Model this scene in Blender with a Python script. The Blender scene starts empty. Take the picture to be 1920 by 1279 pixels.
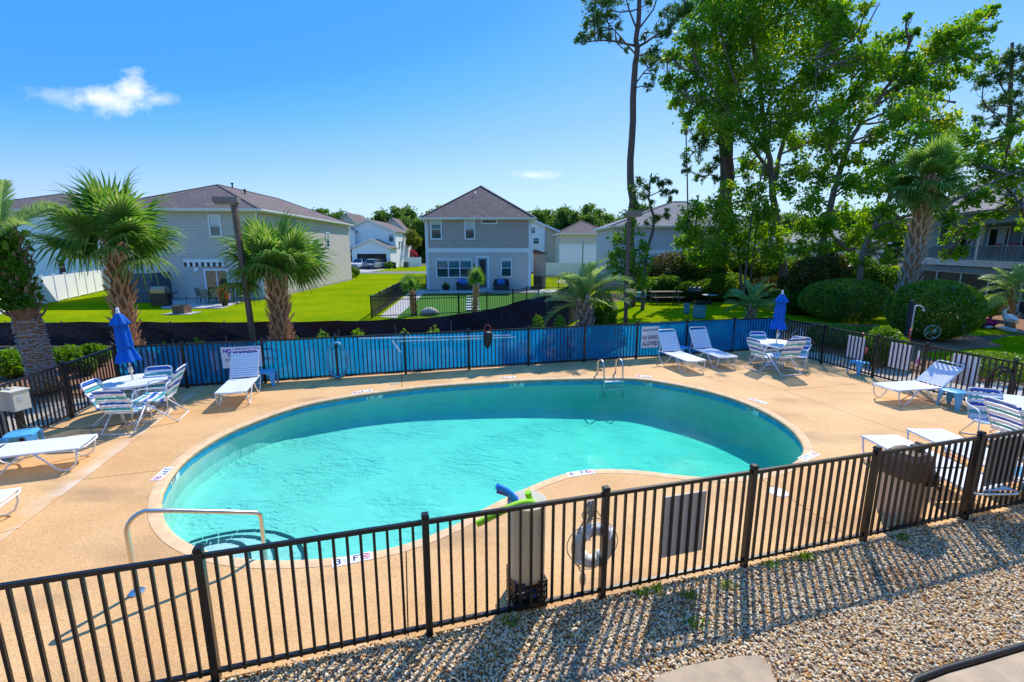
import bpy, bmesh, math, random
import numpy as np
from mathutils import Vector, Matrix, geometry
random.seed(11)
RNG = np.random.default_rng(11)
C = bpy.context.scene.collection
R = math.radians
SC = bpy.context.scene

# ------------------------------------------------------------ camera, sky, sun, exposure
CAM_H, PITCH, FPX = 3.61, 0.1954, 881.0
cam = bpy.data.cameras.new('camera')
cam.sensor_width = 36.0
cam.lens = 36.0 * FPX / 1920.0
cam.clip_start, cam.clip_end = 0.05, 3000
camo = bpy.data.objects.new('camera', cam)
C.objects.link(camo)
camo.location = (0, 0, CAM_H)
camo.rotation_euler = (math.pi / 2 - PITCH, 0, 0)
SC.camera = camo

SUN_EL, SUN_AZ = R(48), R(25)          # sun stands behind the far fence, to the right
SUN_DIR = Vector((math.sin(SUN_AZ) * math.cos(SUN_EL), math.cos(SUN_AZ) * math.cos(SUN_EL), math.sin(SUN_EL)))
sun = bpy.data.lights.new('sun', 'SUN')
sun.energy, sun.angle, sun.color = 3.05, R(0.5), (1.0, 0.94, 0.84)
suno = bpy.data.objects.new('sun', sun)
C.objects.link(suno)
suno.rotation_euler = SUN_DIR.to_track_quat('Z', 'Y').to_euler()
suno.location = (20, 40, 60)

world = bpy.data.worlds.new('World')
SC.world = world
world.use_nodes = True
SC.view_settings.view_transform = 'Standard'
SC.view_settings.look = 'None'
SC.view_settings.exposure = 0.80
SC.view_settings.gamma = 1.0
SC.view_settings.use_curve_mapping = False


def build_world():
    nt = world.node_tree
    nt.nodes.clear()
    N, L = nt.nodes, nt.links
    out = N.new('ShaderNodeOutputWorld')
    bg = N.new('ShaderNodeBackground')
    bg.inputs['Strength'].default_value = 0.15
    sky = N.new('ShaderNodeTexSky')
    sky.sky_type = 'NISHITA'
    sky.sun_disc = False
    sky.sun_elevation = SUN_EL
    sky.sun_rotation = SUN_AZ
    sky.air_density, sky.dust_density, sky.ozone_density = 1.0, 0.2, 2.5
    # tone curve over the whole sky: holds back the pale horizon, keeps the clear deep blue of the photograph
    sc_ = N.new('ShaderNodeVectorMath')
    sc_.operation = 'SCALE'
    sc_.inputs['Scale'].default_value = .15 / 3.0
    L.new(sky.outputs[0], sc_.inputs[0])
    cv = N.new('ShaderNodeRGBCurve')
    PTS = [[(.33, .052), (.40, .088), (.50, .17), (.82, .335), (1.515, .42), (3, 1)],
           [(.53, .24), (.62, .29), (.79, .375), (1.16, .51), (1.515, .56), (3, 1)],
           [(.8, .665), (1.4, .68), (3, 1)]]
    for ch, pts in enumerate(PTS):
        cu = cv.mapping.curves[ch]
        cu.points[0].location = (0, (.050, .235, .66)[ch])      # overhead the sky goes on as at the top of the picture
        for x_, y_ in pts[:-1]:
            cu.points.new(x_ / 3.0, y_)
    cv.mapping.update()
    L.new(sc_.outputs[0], cv.inputs['Color'])
    hs = N.new('ShaderNodeVectorMath')
    hs.operation = 'SCALE'
    hs.inputs['Scale'].default_value = 1 / .15
    L.new(cv.outputs[0], hs.inputs[0])
    tc = N.new('ShaderNodeTexCoord')
    sep = N.new('ShaderNodeSeparateXYZ')
    L.new(tc.outputs['Generated'], sep.inputs[0])

    def math_(op, a, b=None, clamp=False):
        m = N.new('ShaderNodeMath')
        m.operation = op
        m.use_clamp = clamp
        for i, v in enumerate((a, b)):
            if v is None:
                continue
            if isinstance(v, (int, float)):
                m.inputs[i].default_value = v
            else:
                L.new(v, m.inputs[i])
        return m.outputs[0]
    x, y, z = sep.outputs
    yy = math_('MAXIMUM', y, 0.02)
    u, v = math_('DIVIDE', x, yy), math_('DIVIDE', z, yy)
    cmb = N.new('ShaderNodeCombineXYZ')
    L.new(u, cmb.inputs[0])
    L.new(math_('MULTIPLY', v, 1.5), cmb.inputs[1])
    noi = N.new('ShaderNodeTexNoise')
    noi.inputs['Scale'].default_value = 20.0
    noi.inputs['Detail'].default_value = 8.0
    noi.inputs['Roughness'].default_value = 0.6
    L.new(cmb.outputs[0], noi.inputs['Vector'])
    nz = math_('SUBTRACT', noi.outputs[0], 0.5)

    def cloud(u0, v0, ru, rv, k, amp, mx):
        a = math_('DIVIDE', math_('SUBTRACT', u, u0), ru)
        b = math_('DIVIDE', math_('SUBTRACT', v, v0), rv)
        d = math_('SQRT', math_('ADD', math_('MULTIPLY', a, a), math_('MULTIPLY', b, b)))
        m = math_('ADD', math_('SUBTRACT', 1.0, d), math_('MULTIPLY', nz, amp))
        return math_('MULTIPLY', math_('MULTIPLY', m, k, True), mx)
    # fair-weather puffs low in the sky
    fs = [cloud(-0.785, 0.288, .095, .032, 1.0, 1.9, .82), cloud(-0.755, 0.300, .06, .040, 1.0, 1.9, .85), cloud(-0.895, 0.294, .08, .018, .8, 2.2, .36), cloud(-0.70, 0.287, .045, .016, .9, 2.0, .5),
          cloud(0.045, 0.146, .06, .010, .9, 2.6, .42), cloud(0.24, 0.375, .06, .016, .6, 2.8, .16)]
    f = fs[0]
    for g in fs[1:]:
        f = math_('MAXIMUM', f, g)
    f = math_('MULTIPLY', f, math_('GREATER_THAN', y, 0.05))
    mix = N.new('ShaderNodeMix')
    mix.data_type = 'RGBA'
    L.new(f, mix.inputs['Factor'])
    L.new(hs.outputs[0], mix.inputs['A'])
    mix.inputs['B'].default_value = (5.0, 5.0, 5.2, 1)
    L.new(mix.outputs['Result'], bg.inputs['Color'])
    L.new(bg.outputs[0], out.inputs[0])


build_world()

# ------------------------------------------------------------ surveying helpers (photo pixel -> place)
_c, _s = math.cos(PITCH), math.sin(PITCH)


def ray(px, py):
    a, b = (px - 960) / FPX, (py - 639.5) / FPX
    return Vector((a, _c - b * _s, -_s - b * _c))


def at(px, py, z=0.0):
    d = ray(px, py)
    t = (z - CAM_H) / d.z
    return Vector((d.x * t, d.y * t, z))


def vat(px, py, Y):
    d = ray(px, py)
    t = Y / d.y
    return Vector((d.x * t, Y, CAM_H + d.z * t))


# ------------------------------------------------------------ object helpers
class MB:
    """collects faces, then links them as one mesh object"""
    def __init__(self):
        self.v, self.f, self.m = [], [], []
        self.cur = 0

    def add(self, vs, fs):
        n = len(self.v)
        self.v += [tuple(p) for p in vs]
        for f in fs:
            self.f.append([i + n for i in f])
            self.m.append(self.cur)
        return self

    def box(self, cx, cy, cz, sx, sy, sz, rz=0.0, rot=None, taper=1.0):
        vs = []
        for z, k in ((-.5, 1.0), (.5, taper)):
            for x, y in ((-.5, -.5), (.5, -.5), (.5, .5), (-.5, .5)):
                vs.append(Vector((x * sx * k, y * sy * k, z * sz)))
        if rot is None and rz:
            rot = Matrix.Rotation(rz, 3, 'Z')
        if rot is not None:
            vs = [rot @ p for p in vs]
        c = Vector((cx, cy, cz))
        return self.add([p + c for p in vs], [(3, 2, 1, 0), (4, 5, 6, 7), (0, 1, 5, 4), (1, 2, 6, 5), (2, 3, 7, 6), (3, 0, 4, 7)])

    def bar(self, p, q, w, h, up=(0, 0, 1)):
        p, q = Vector(p), Vector(q)
        d = (q - p).normalized()
        s = d.cross(Vector(up))
        if s.length < 1e-4:
            s = Vector((1, 0, 0))
        s.normalize()
        u = s.cross(d)
        vs = []
        for o in (p, q):
            for a, b in ((-1, -1), (1, -1), (1, 1), (-1, 1)):
                vs.append(o + s * a * w / 2 + u * b * h / 2)
        return self.add(vs, [(3, 2, 1, 0), (4, 5, 6, 7), (0, 1, 5, 4), (1, 2, 6, 5), (2, 3, 7, 6), (3, 0, 4, 7)])

    def tube(self, pts, r, n=6, closed=False, flat=1.0, caps=True):
        pts = [Vector(p) for p in pts]
        k = len(pts)
        rs = r if isinstance(r, (list, tuple)) else [r] * k
        base = len(self.v)
        ref = None
        for i, p in enumerate(pts):
            if closed:
                d = pts[(i + 1) % k] - pts[i - 1]
            else:
                d = pts[min(i + 1, k - 1)] - pts[max(i - 1, 0)]
            if d.length < 1e-9:
                d = Vector((0, 0, 1))
            d.normalize()
            if ref is None:
                ref = Vector((0, 0, 1)) if abs(d.z) < .9 else Vector((1, 0, 0))
            a = d.cross(ref)
            if a.length < 1e-6:
                a = d.cross(Vector((0, 1, 0)))
            a.normalize()
            b = a.cross(d).normalized()
            ref = b
            for j in range(n):
                t = 2 * math.pi * j / n
                self.v.append(tuple(p + a * math.cos(t) * rs[i] + b * math.sin(t) * rs[i] * flat))
        for i in range(k if closed else k - 1):
            i2 = (i + 1) % k
            for j in range(n):
                j2 = (j + 1) % n
                self.f.append([base + i * n + j, base + i2 * n + j, base + i2 * n + j2, base + i * n + j2])
                self.m.append(self.cur)
        if not closed and caps:
            self.f.append([base + j for j in range(n)])
            self.f.append([base + (k - 1) * n + j for j in reversed(range(n))])
            self.m += [self.cur, self.cur]
        return self

    def lathe(self, prof, n=20, c=(0, 0, 0), fn=None):
        base = len(self.v)
        for i, (r, z) in enumerate(prof):
            for j in range(n):
                t = 2 * math.pi * j / n
                k = fn(i, t) if fn else 1.0
                self.v.append((c[0] + r * k * math.cos(t), c[1] + r * k * math.sin(t), c[2] + z))
        for i in range(len(prof) - 1):
            for j in range(n):
                j2 = (j + 1) % n
                self.f.append([base + i * n + j, base + i * n + j2, base + (i + 1) * n + j2, base + (i + 1) * n + j])
                self.m.append(self.cur)
        for i, rev in ((0, True), (len(prof) - 1, False)):
            if prof[i][0] > 1e-6:
                q = [base + i * n + j for j in range(n)]
                self.f.append(q[::-1] if rev else q)
                self.m.append(self.cur)
        return self

    def prism(self, poly, z0, z1):
        n = len(poly)
        ar = sum(poly[i][0] * poly[(i + 1) % n][1] - poly[(i + 1) % n][0] * poly[i][1] for i in range(n))
        if ar < 0:
            poly = poly[::-1]
        vs = [(p[0], p[1], z0) for p in poly] + [(p[0], p[1], z1) for p in poly]
        fs = [tuple(range(n))[::-1], tuple(range(n, 2 * n))]
        fs += [(i, (i + 1) % n, n + (i + 1) % n, n + i) for i in range(n)]
        return self.add(vs, fs)

    def poly(self, pts):
        return self.add(pts, [tuple(range(len(pts)))])

    def extrude(self, poly, axis, a0, a1):
        """polygon in the plane across `axis` pushed from a0 to a1"""
        n = len(poly)

        def P(p, a):
            return {'x': (a, p[0], p[1]), 'y': (p[0], a, p[1]), 'z': (p[0], p[1], a)}[axis]
        vs = [P(p, a0) for p in poly] + [P(p, a1) for p in poly]
        fs = [tuple(range(n))[::-1], tuple(range(n, 2 * n))]
        fs += [(i, (i + 1) % n, n + (i + 1) % n, n + i) for i in range(n)]
        return self.add(vs, fs)

    def mesh(self, name, mats, smooth=False):
        me = bpy.data.meshes.new(name)
        me.from_pydata([tuple(p) for p in self.v], [], self.f)
        if not isinstance(mats, (list, tuple)):
            mats = [mats]
        for m in mats:
            me.materials.append(m)
        if len(mats) > 1:
            me.polygons.foreach_set('material_index', self.m)
        bm = bmesh.new()
        bm.from_mesh(me)
        bmesh.ops.recalc_face_normals(bm, faces=bm.faces)
        bm.to_mesh(me)
        bm.free()
        if smooth:
            me.polygons.foreach_set('use_smooth', [True] * len(me.polygons))
            if smooth is not True:
                me.set_sharp_from_angle(angle=R(smooth))
        me.update()
        return me


def chain(o):
    m = o.matrix_basis.copy()
    while o.parent:
        o = o.parent
        m = o.matrix_basis @ m
    return m


def put(name, me, parent=None, loc=None, rz=0.0, mat=None):
    o = bpy.data.objects.new(name, me)
    C.objects.link(o)
    if parent:
        o.parent = parent
    if mat is not None:
        o.matrix_basis = mat
    else:
        if loc is not None:
            o.location = loc
        if rz:
            o.rotation_euler = (0, 0, rz)
    return o


def O(mb, name, mats, parent=None, world=False, smooth=False, kind=None):
    """MB -> mesh object; world=True means the shape was given in world coordinates"""
    if world and parent:
        inv = chain(parent).inverted()
        mb.v = [tuple(inv @ Vector(p)) for p in mb.v]
    o = put(name, mb.mesh(name, mats, smooth), parent)
    if kind:
        o['kind'] = kind
    return o


def T(name, label, cat, loc=(0, 0, 0), rz=0.0, group=None):
    o = bpy.data.objects.new(name, None)
    o.empty_display_size = .2
    C.objects.link(o)
    o.location = loc
    o.rotation_euler = (0, 0, rz)
    o['label'], o['category'] = label, cat
    if group:
        o['group'] = group
    return o


def tag(o, label, cat, group=None):
    o['label'], o['category'] = label, cat
    if group:
        o['group'] = group
    return o


def struct(o):
    o['kind'] = 'structure'
    return o


def dup(root, loc, rz, label, group=None, scale=1.0):
    r = root.copy()
    C.objects.link(r)
    r.location = loc
    r.rotation_euler = (0, 0, rz)
    r.scale = (scale,) * 3 if isinstance(scale, (int, float)) else scale
    r['label'] = label
    if group:
        r['group'] = group
    for ch in root.children:
        c = ch.copy()
        C.objects.link(c)
        c.parent = r
        for g in ch.children:
            d = g.copy()
            C.objects.link(d)
            d.parent = c
    return r


def npmesh(name, V, F, mats, smooth=False):
    """big meshes from numpy arrays: V (n,3), F (m,k)"""
    me = bpy.data.meshes.new(name)
    n, (m, k) = len(V), F.shape
    me.vertices.add(n)
    me.vertices.foreach_set('co', np.ascontiguousarray(V, np.float32).ravel())
    me.loops.add(m * k)
    me.loops.foreach_set('vertex_index', np.ascontiguousarray(F, np.int32).ravel())
    me.polygons.add(m)
    me.polygons.foreach_set('loop_start', np.arange(0, m * k, k, dtype=np.int32))
    for mt in (mats if isinstance(mats, (list, tuple)) else [mats]):
        me.materials.append(mt)
    me.update(calc_edges=True)
    if smooth:
        me.polygons.foreach_set('use_smooth', [True] * m)
    me.validate()
    return me


# ------------------------------------------------------------ materials
def M(name, col, rough=.6, metal=0.0, var=0.0, vs=4.0, bump=0.0, bs=40.0, col2=None, detail=4.0, trans=0.0, spec=.5, alpha=1.0, bd=.01, coat=0):
    m = bpy.data.materials.new(name)
    m.use_nodes = True
    nt = m.node_tree
    N, L = nt.nodes, nt.links
    b = N['Principled BSDF']
    b.inputs['Base Color'].default_value = (*col, 1)
    b.inputs['Roughness'].default_value = rough
    b.inputs['Metallic'].default_value = metal
    b.inputs['Specular IOR Level'].default_value = spec
    b.inputs['Coat Weight'].default_value = coat
    tc = N.new('ShaderNodeTexCoord')
    if var or col2:
        n = N.new('ShaderNodeTexNoise')
        n.inputs['Scale'].default_value = vs
        n.inputs['Detail'].default_value = detail
        n.inputs['Roughness'].default_value = .62
        L.new(tc.outputs['Object'], n.inputs['Vector'])
        r = N.new('ShaderNodeValToRGB')
        r.color_ramp.elements[0].position = .32
        r.color_ramp.elements[1].position = .68
        a = tuple(c * (1 - var) for c in col)
        z = col2 if col2 else tuple(min(1, c * (1 + var)) for c in col)
        r.color_ramp.elements[0].color = (*(a if not col2 else col), 1)
        r.color_ramp.elements[1].color = (*z, 1)
        L.new(n.outputs[0], r.inputs[0])
        L.new(r.outputs[0], b.inputs['Base Color'])
        m['ramp'] = 1
    if bump:
        n2 = N.new('ShaderNodeTexNoise')
        n2.inputs['Scale'].default_value = bs
        n2.inputs['Detail'].default_value = 3
        L.new(tc.outputs['Object'], n2.inputs['Vector'])
        bp = N.new('ShaderNodeBump')
        bp.inputs['Strength'].default_value = bump
        bp.inputs['Distance'].default_value = bd
        L.new(n2.outputs[0], bp.inputs['Height'])
        L.new(bp.outputs[0], b.inputs['Normal'])
    if trans:
        t = N.new('ShaderNodeBsdfTranslucent')
        t.inputs['Color'].default_value = (*col, 1)
        mx = N.new('ShaderNodeMixShader')
        mx.inputs[0].default_value = trans
        L.new(b.outputs[0], mx.inputs[1])
        L.new(t.outputs[0], mx.inputs[2])
        L.new(mx.outputs[0], N['Material Output'].inputs['Surface'])
    return m


def LEAF(name, cols, trans=.45, rough=.5, vs=.6, spec=.35):
    """foliage: every leaf gets its own tone, with a slow drift through the crown"""
    m = bpy.data.materials.new(name)
    m.use_nodes = True
    nt = m.node_tree
    N, L = nt.nodes, nt.links
    b = N['Principled BSDF']
    b.inputs['Roughness'].default_value = rough
    b.inputs['Specular IOR Level'].default_value = spec
    g = N.new('ShaderNodeNewGeometry')
    tc = N.new('ShaderNodeTexCoord')
    n = N.new('ShaderNodeTexNoise')
    n.inputs['Scale'].default_value = vs
    n.inputs['Detail'].default_value = 2
    L.new(tc.outputs['Object'], n.inputs['Vector'])
    a = N.new('ShaderNodeMath')
    a.operation = 'MULTIPLY_ADD'
    L.new(n.outputs[0], a.inputs[0])
    a.inputs[1].default_value = 1.6
    a.inputs[2].default_value = -.55
    k = N.new('ShaderNodeMath')
    k.operation = 'MULTIPLY_ADD'
    L.new(g.outputs['Random Per Island'], k.inputs[0])
    k.inputs[1].default_value = .5
    L.new(a.outputs[0], k.inputs[2])
    r = N.new('ShaderNodeValToRGB')
    el = r.color_ramp.elements
    el[0].position, el[1].position = .0, 1.0
    el[0].color, el[1].color = (*cols[0], 1), (*cols[-1], 1)
    for i, c in enumerate(cols[1:-1]):
        e = el.new((i + 1) / (len(cols) - 1))
        e.color = (*c, 1)
    L.new(k.outputs[0], r.inputs[0])
    L.new(r.outputs[0], b.inputs['Base Color'])
    t = N.new('ShaderNodeBsdfTranslucent')
    h = N.new('ShaderNodeHueSaturation')
    h.inputs['Hue'].default_value = .485
    h.inputs['Saturation'].default_value = 1.1
    h.inputs['Value'].default_value = 1.5
    L.new(r.outputs[0], h.inputs['Color'])
    L.new(h.outputs[0], t.inputs['Color'])
    mx = N.new('ShaderNodeMixShader')
    mx.inputs[0].default_value = trans
    L.new(b.outputs[0], mx.inputs[1])
    L.new(t.outputs[0], mx.inputs[2])
    L.new(mx.outputs[0], N['Material Output'].inputs['Surface'])
    return m


def node_mat(name):
    m = bpy.data.materials.new(name)
    m.use_nodes = True
    return m, m.node_tree.nodes, m.node_tree.links, m.node_tree.nodes['Principled BSDF']


def mat_deck():
    m, N, L, b = node_mat('pebble_deck')
    tc = N.new('ShaderNodeTexCoord')
    big = N.new('ShaderNodeTexNoise')
    big.inputs['Scale'].default_value = .55
    big.inputs['Detail'].default_value = 5
    big.inputs['Roughness'].default_value = .6
    L.new(tc.outputs['Object'], big.inputs['Vector'])
    r1 = N.new('ShaderNodeValToRGB')
    e = r1.color_ramp.elements
    e[0].position, e[1].position = .34, .66
    e[0].color, e[1].color = (.62, .335, .125, 1), (.74, .445, .19, 1)
    L.new(big.outputs[0], r1.inputs[0])
    vo = N.new('ShaderNodeTexVoronoi')
    vo.inputs['Scale'].default_value = 95
    L.new(tc.outputs['Object'], vo.inputs['Vector'])
    hs = N.new('ShaderNodeHueSaturation')
    sp = N.new('ShaderNodeSeparateColor')
    L.new(vo.outputs['Color'], sp.inputs[0])
    mr = N.new('ShaderNodeMapRange')
    mr.inputs['To Min'].default_value, mr.inputs['To Max'].default_value = .78, 1.2
    L.new(sp.outputs[0], mr.inputs[0])
    L.new(mr.outputs[0], hs.inputs['Value'])
    L.new(r1.outputs[0], hs.inputs['Color'])
    # rust-brown water stains with soft outlines
    st = N.new('ShaderNodeTexNoise')
    st.inputs['Scale'].default_value = .9
    st.inputs['Detail'].default_value = 3
    mp = N.new('ShaderNodeMapping')
    mp.inputs['Location'].default_value = (3.1, 7.7, 0)
    mp.inputs['Scale'].default_value = (.55, 1.5, 1)
    L.new(tc.outputs['Object'], mp.inputs[0])
    L.new(mp.outputs[0], st.inputs['Vector'])
    r2 = N.new('ShaderNodeValToRGB')
    e = r2.color_ramp.elements
    e[0].position, e[1].position = .54, .74
    e[0].color, e[1].color = (0, 0, 0, 1), (.65, .65, .65, 1)
    L.new(st.outputs[0], r2.inputs[0])
    mx = N.new('ShaderNodeMix')
    mx.data_type = 'RGBA'
    L.new(r2.outputs[0], mx.inputs['Factor'])
    L.new(hs.outputs[0], mx.inputs['A'])
    mx.inputs['B'].default_value = (.34, .20, .10, 1)
    a_, b_ = at(35, 990), at(262, 818)
    dd = (b_ - a_).normalized()
    nn_ = Vector((-dd.y, dd.x, 0))
    vd = N.new('ShaderNodeVectorMath')
    vd.operation = 'DOT_PRODUCT'
    L.new(tc.outputs['Object'], vd.inputs[0])
    vd.inputs[1].default_value = tuple(nn_)
    mrd = N.new('ShaderNodeMapRange')
    mrd.inputs['From Min'].default_value = a_.dot(nn_) + .02
    mrd.inputs['From Max'].default_value = a_.dot(nn_) + .34
    mrd.inputs['To Min'].default_value, mrd.inputs['To Max'].default_value = 1.0, 0.0
    L.new(vd.outputs['Value'], mrd.inputs[0])
    gt = N.new('ShaderNodeMath')
    gt.operation = 'GREATER_THAN'
    L.new(vd.outputs['Value'], gt.inputs[0])
    gt.inputs[1].default_value = a_.dot(nn_)
    m1 = N.new('ShaderNodeMath')
    m1.operation = 'MULTIPLY'
    L.new(mrd.outputs[0], m1.inputs[0])
    L.new(gt.outputs[0], m1.inputs[1])
    wn = N.new('ShaderNodeTexNoise')
    wn.inputs['Scale'].default_value = 1.6
    wn.inputs['Detail'].default_value = 5
    L.new(tc.outputs['Object'], wn.inputs['Vector'])
    wr = N.new('ShaderNodeMapRange')
    wr.inputs['From Min'].default_value, wr.inputs['From Max'].default_value = .36, .56
    wr.inputs['To Max'].default_value = .8
    L.new(wn.outputs[0], wr.inputs[0])
    m2 = N.new('ShaderNodeMath')
    m2.operation = 'MULTIPLY'
    L.new(m1.outputs[0], m2.inputs[0])
    L.new(wr.outputs[0], m2.inputs[1])
    mx2 = N.new('ShaderNodeMix')
    mx2.data_type = 'RGBA'
    L.new(m2.outputs[0], mx2.inputs['Factor'])
    L.new(mx.outputs['Result'], mx2.inputs['A'])
    mx2.inputs['B'].default_value = (.74, .62, .46, 1)
    L.new(mx2.outputs['Result'], b.inputs['Base Color'])
    b.inputs['Roughness'].default_value = .8
    bp = N.new('ShaderNodeBump')
    bp.inputs['Strength'].default_value = .35
    bp.inputs['Distance'].default_value = .004
    L.new(vo.outputs['Distance'], bp.inputs['Height'])
    L.new(bp.outputs[0], b.inputs['Normal'])
    return m


def mat_grass():
    m, N, L, b = node_mat('lawn_grass')
    tc = N.new('ShaderNodeTexCoord')
    n1 = N.new('ShaderNodeTexNoise')
    n1.inputs['Scale'].default_value = .22
    n1.inputs['Detail'].default_value = 6
    n1.inputs['Roughness'].default_value = .65
    L.new(tc.outputs['Object'], n1.inputs['Vector'])
    n2 = N.new('ShaderNodeTexNoise')
    n2.inputs['Scale'].default_value = 14
    n2.inputs['Detail'].default_value = 5
    n2.inputs['Roughness'].default_value = .8
    L.new(tc.outputs['Object'], n2.inputs['Vector'])
    n4 = N.new('ShaderNodeTexNoise')
    n4.inputs['Scale'].default_value = 1.7
    n4.inputs['Detail'].default_value = 7
    n4.inputs['Roughness'].default_value = .75
    L.new(tc.outputs['Object'], n4.inputs['Vector'])
    r = N.new('ShaderNodeValToRGB')
    e = r.color_ramp.elements
    e[0].position, e[1].position = .30, .72
    e[0].color, e[1].color = (.125, .235, .003, 1), (.30, .335, .004, 1)
    L.new(n1.outputs[0], r.inputs[0])
    mr = N.new('ShaderNodeMapRange')
    mr.inputs['From Min'].default_value, mr.inputs['From Max'].default_value = .25, .75
    mr.inputs['To Min'].default_value, mr.inputs['To Max'].default_value = .55, 1.36
    av = N.new('ShaderNodeMath')
    av.operation = 'MULTIPLY_ADD'
    L.new(n4.outputs[0], av.inputs[0])
    av.inputs[1].default_value = .55
    av2 = N.new('ShaderNodeMath')
    av2.operation = 'MULTIPLY'
    L.new(n2.outputs[0], av2.inputs[0])
    av2.inputs[1].default_value = .45
    L.new(av2.outputs[0], av.inputs[2])
    L.new(av.outputs[0], mr.inputs[0])
    hs = N.new('ShaderNodeHueSaturation')
    L.new(mr.outputs[0], hs.inputs['Value'])
    L.new(r.outputs[0], hs.inputs['Color'])
    L.new(hs.outputs[0], b.inputs['Base Color'])
    b.inputs['Roughness'].default_value = .9
    b.inputs['Specular IOR Level'].default_value = 0
    bp = N.new('ShaderNodeBump')
    bp.inputs['Strength'].default_value = .7
    bp.inputs['Distance'].default_value = .04
    L.new(n2.outputs[0], bp.inputs['Height'])
    L.new(bp.outputs[0], b.inputs['Normal'])
    return m


def mat_shingle(name, c1, c2):
    m, N, L, b = node_mat(name)
    tc = N.new('ShaderNodeTexCoord')
    sp = N.new('ShaderNodeSeparateXYZ')
    L.new(tc.outputs['Object'], sp.inputs[0])
    ad = N.new('ShaderNodeMath')
    ad.operation = 'ADD'
    L.new(sp.outputs[0], ad.inputs[0])
    L.new(sp.outputs[1], ad.inputs[1])
    cb = N.new('ShaderNodeCombineXYZ')
    L.new(ad.outputs[0], cb.inputs[0])
    ml = N.new('ShaderNodeMath')
    ml.operation = 'MULTIPLY'
    ml.inputs[1].default_value = 2.4
    L.new(sp.outputs[2], ml.inputs[0])
    L.new(ml.outputs[0], cb.inputs[1])
    br = N.new('ShaderNodeTexBrick')
    br.inputs['Scale'].default_value = 1.0
    br.inputs['Brick Width'].default_value = .34
    br.inputs['Row Height'].default_value = .30
    br.inputs['Mortar Size'].default_value = .012
    br.inputs['Color1'].default_value = (*c1, 1)
    br.inputs['Color2'].default_value = (*c2, 1)
    br.inputs['Mortar'].default_value = (*[c * .55 for c in c1], 1)
    L.new(cb.outputs[0], br.inputs['Vector'])
    n = N.new('ShaderNodeTexNoise')
    n.inputs['Scale'].default_value = 2.2
    n.inputs['Detail'].default_value = 6
    L.new(tc.outputs['Object'], n.inputs['Vector'])
    mr = N.new('ShaderNodeMapRange')
    mr.inputs['To Min'].default_value, mr.inputs['To Max'].default_value = .6, 1.4
    L.new(n.outputs[0], mr.inputs[0])
    hs = N.new('ShaderNodeHueSaturation')
    L.new(mr.outputs[0], hs.inputs['Value'])
    L.new(br.outputs[0], hs.inputs['Color'])
    L.new(hs.outputs[0], b.inputs['Base Color'])
    b.inputs['Roughness'].default_value = .9
    bp = N.new('ShaderNodeBump')
    bp.inputs['Strength'].default_value = .5
    bp.inputs['Distance'].default_value = .02
    L.new(br.outputs['Fac'], bp.inputs['Height'])
    bp.invert = True
    L.new(bp.outputs[0], b.inputs['Normal'])
    return m


def mat_water():
    m = bpy.data.materials.new('pool_water')
    m.use_nodes = True
    N, L = m.node_tree.nodes, m.node_tree.links
    N.remove(N['Principled BSDF'])
    out = N['Material Output']
    tc = N.new('ShaderNodeTexCoord')
    mp = N.new('ShaderNodeMapping')
    mp.inputs['Rotation'].default_value = (0, 0, .5)
    mp.inputs['Scale'].default_value = (1, 1.7, 1)
    L.new(tc.outputs['Object'], mp.inputs[0])
    n1 = N.new('ShaderNodeTexNoise')
    n1.inputs['Scale'].default_value = 5.5
    n1.inputs['Detail'].default_value = 4
    n1.inputs['Distortion'].default_value = .6
    L.new(mp.outputs[0], n1.inputs['Vector'])
    n2 = N.new('ShaderNodeTexNoise')
    n2.inputs['Scale'].default_value = 17.0
    n2.inputs['Detail'].default_value = 5
    n2.inputs['Distortion'].default_value = 1.1
    L.new(tc.outputs['Object'], n2.inputs['Vector'])
    n3 = N.new('ShaderNodeTexNoise')
    n3.inputs['Scale'].default_value = .7
    n3.inputs['Detail'].default_value = 2
    L.new(tc.outputs['Object'], n3.inputs['Vector'])
    br_ = N.new('ShaderNodeMapRange')          # breeze: some patches ruffled, some calm
    br_.inputs['From Min'].default_value, br_.inputs['From Max'].default_value = .38, .62
    br_.inputs['To Min'].default_value, br_.inputs['To Max'].default_value = .25, 1.0
    L.new(n3.outputs[0], br_.inputs[0])
    ad_ = N.new('ShaderNodeMath')
    ad_.operation = 'MULTIPLY_ADD'
    L.new(n2.outputs[0], ad_.inputs[0])
    ad_.inputs[1].default_value = .38
    L.new(n1.outputs[0], ad_.inputs[2])
    ml_ = N.new('ShaderNodeMath')
    ml_.operation = 'MULTIPLY'
    L.new(ad_.outputs[0], ml_.inputs[0])
    L.new(br_.outputs[0], ml_.inputs[1])
    bp = N.new('ShaderNodeBump')
    bp.inputs['Strength'].default_value = .42
    bp.inputs['Distance'].default_value = .05
    L.new(ml_.outputs[0], bp.inputs['Height'])
    fr = N.new('ShaderNodeFresnel')
    fr.inputs['IOR'].default_value = 1.33
    L.new(bp.outputs[0], fr.inputs['Normal'])
    gl = N.new('ShaderNodeBsdfGlossy')
    gl.inputs['Roughness'].default_value = .04
    L.new(bp.outputs[0], gl.inputs['Normal'])
    tr = N.new('ShaderNodeBsdfTransparent')
    mx = N.new('ShaderNodeMixShader')
    L.new(fr.outputs[0], mx.inputs[0])
    L.new(tr.outputs[0], mx.inputs[1])
    L.new(gl.outputs[0], mx.inputs[2])
    L.new(mx.outputs[0], out.inputs['Surface'])
    va = N.new('ShaderNodeVolumeAbsorption')
    va.inputs['Color'].default_value = (.02, .955, .865, 1)
    va.inputs['Density'].default_value = .72
    L.new(va.outputs[0], out.inputs['Volume'])
    return m


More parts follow.
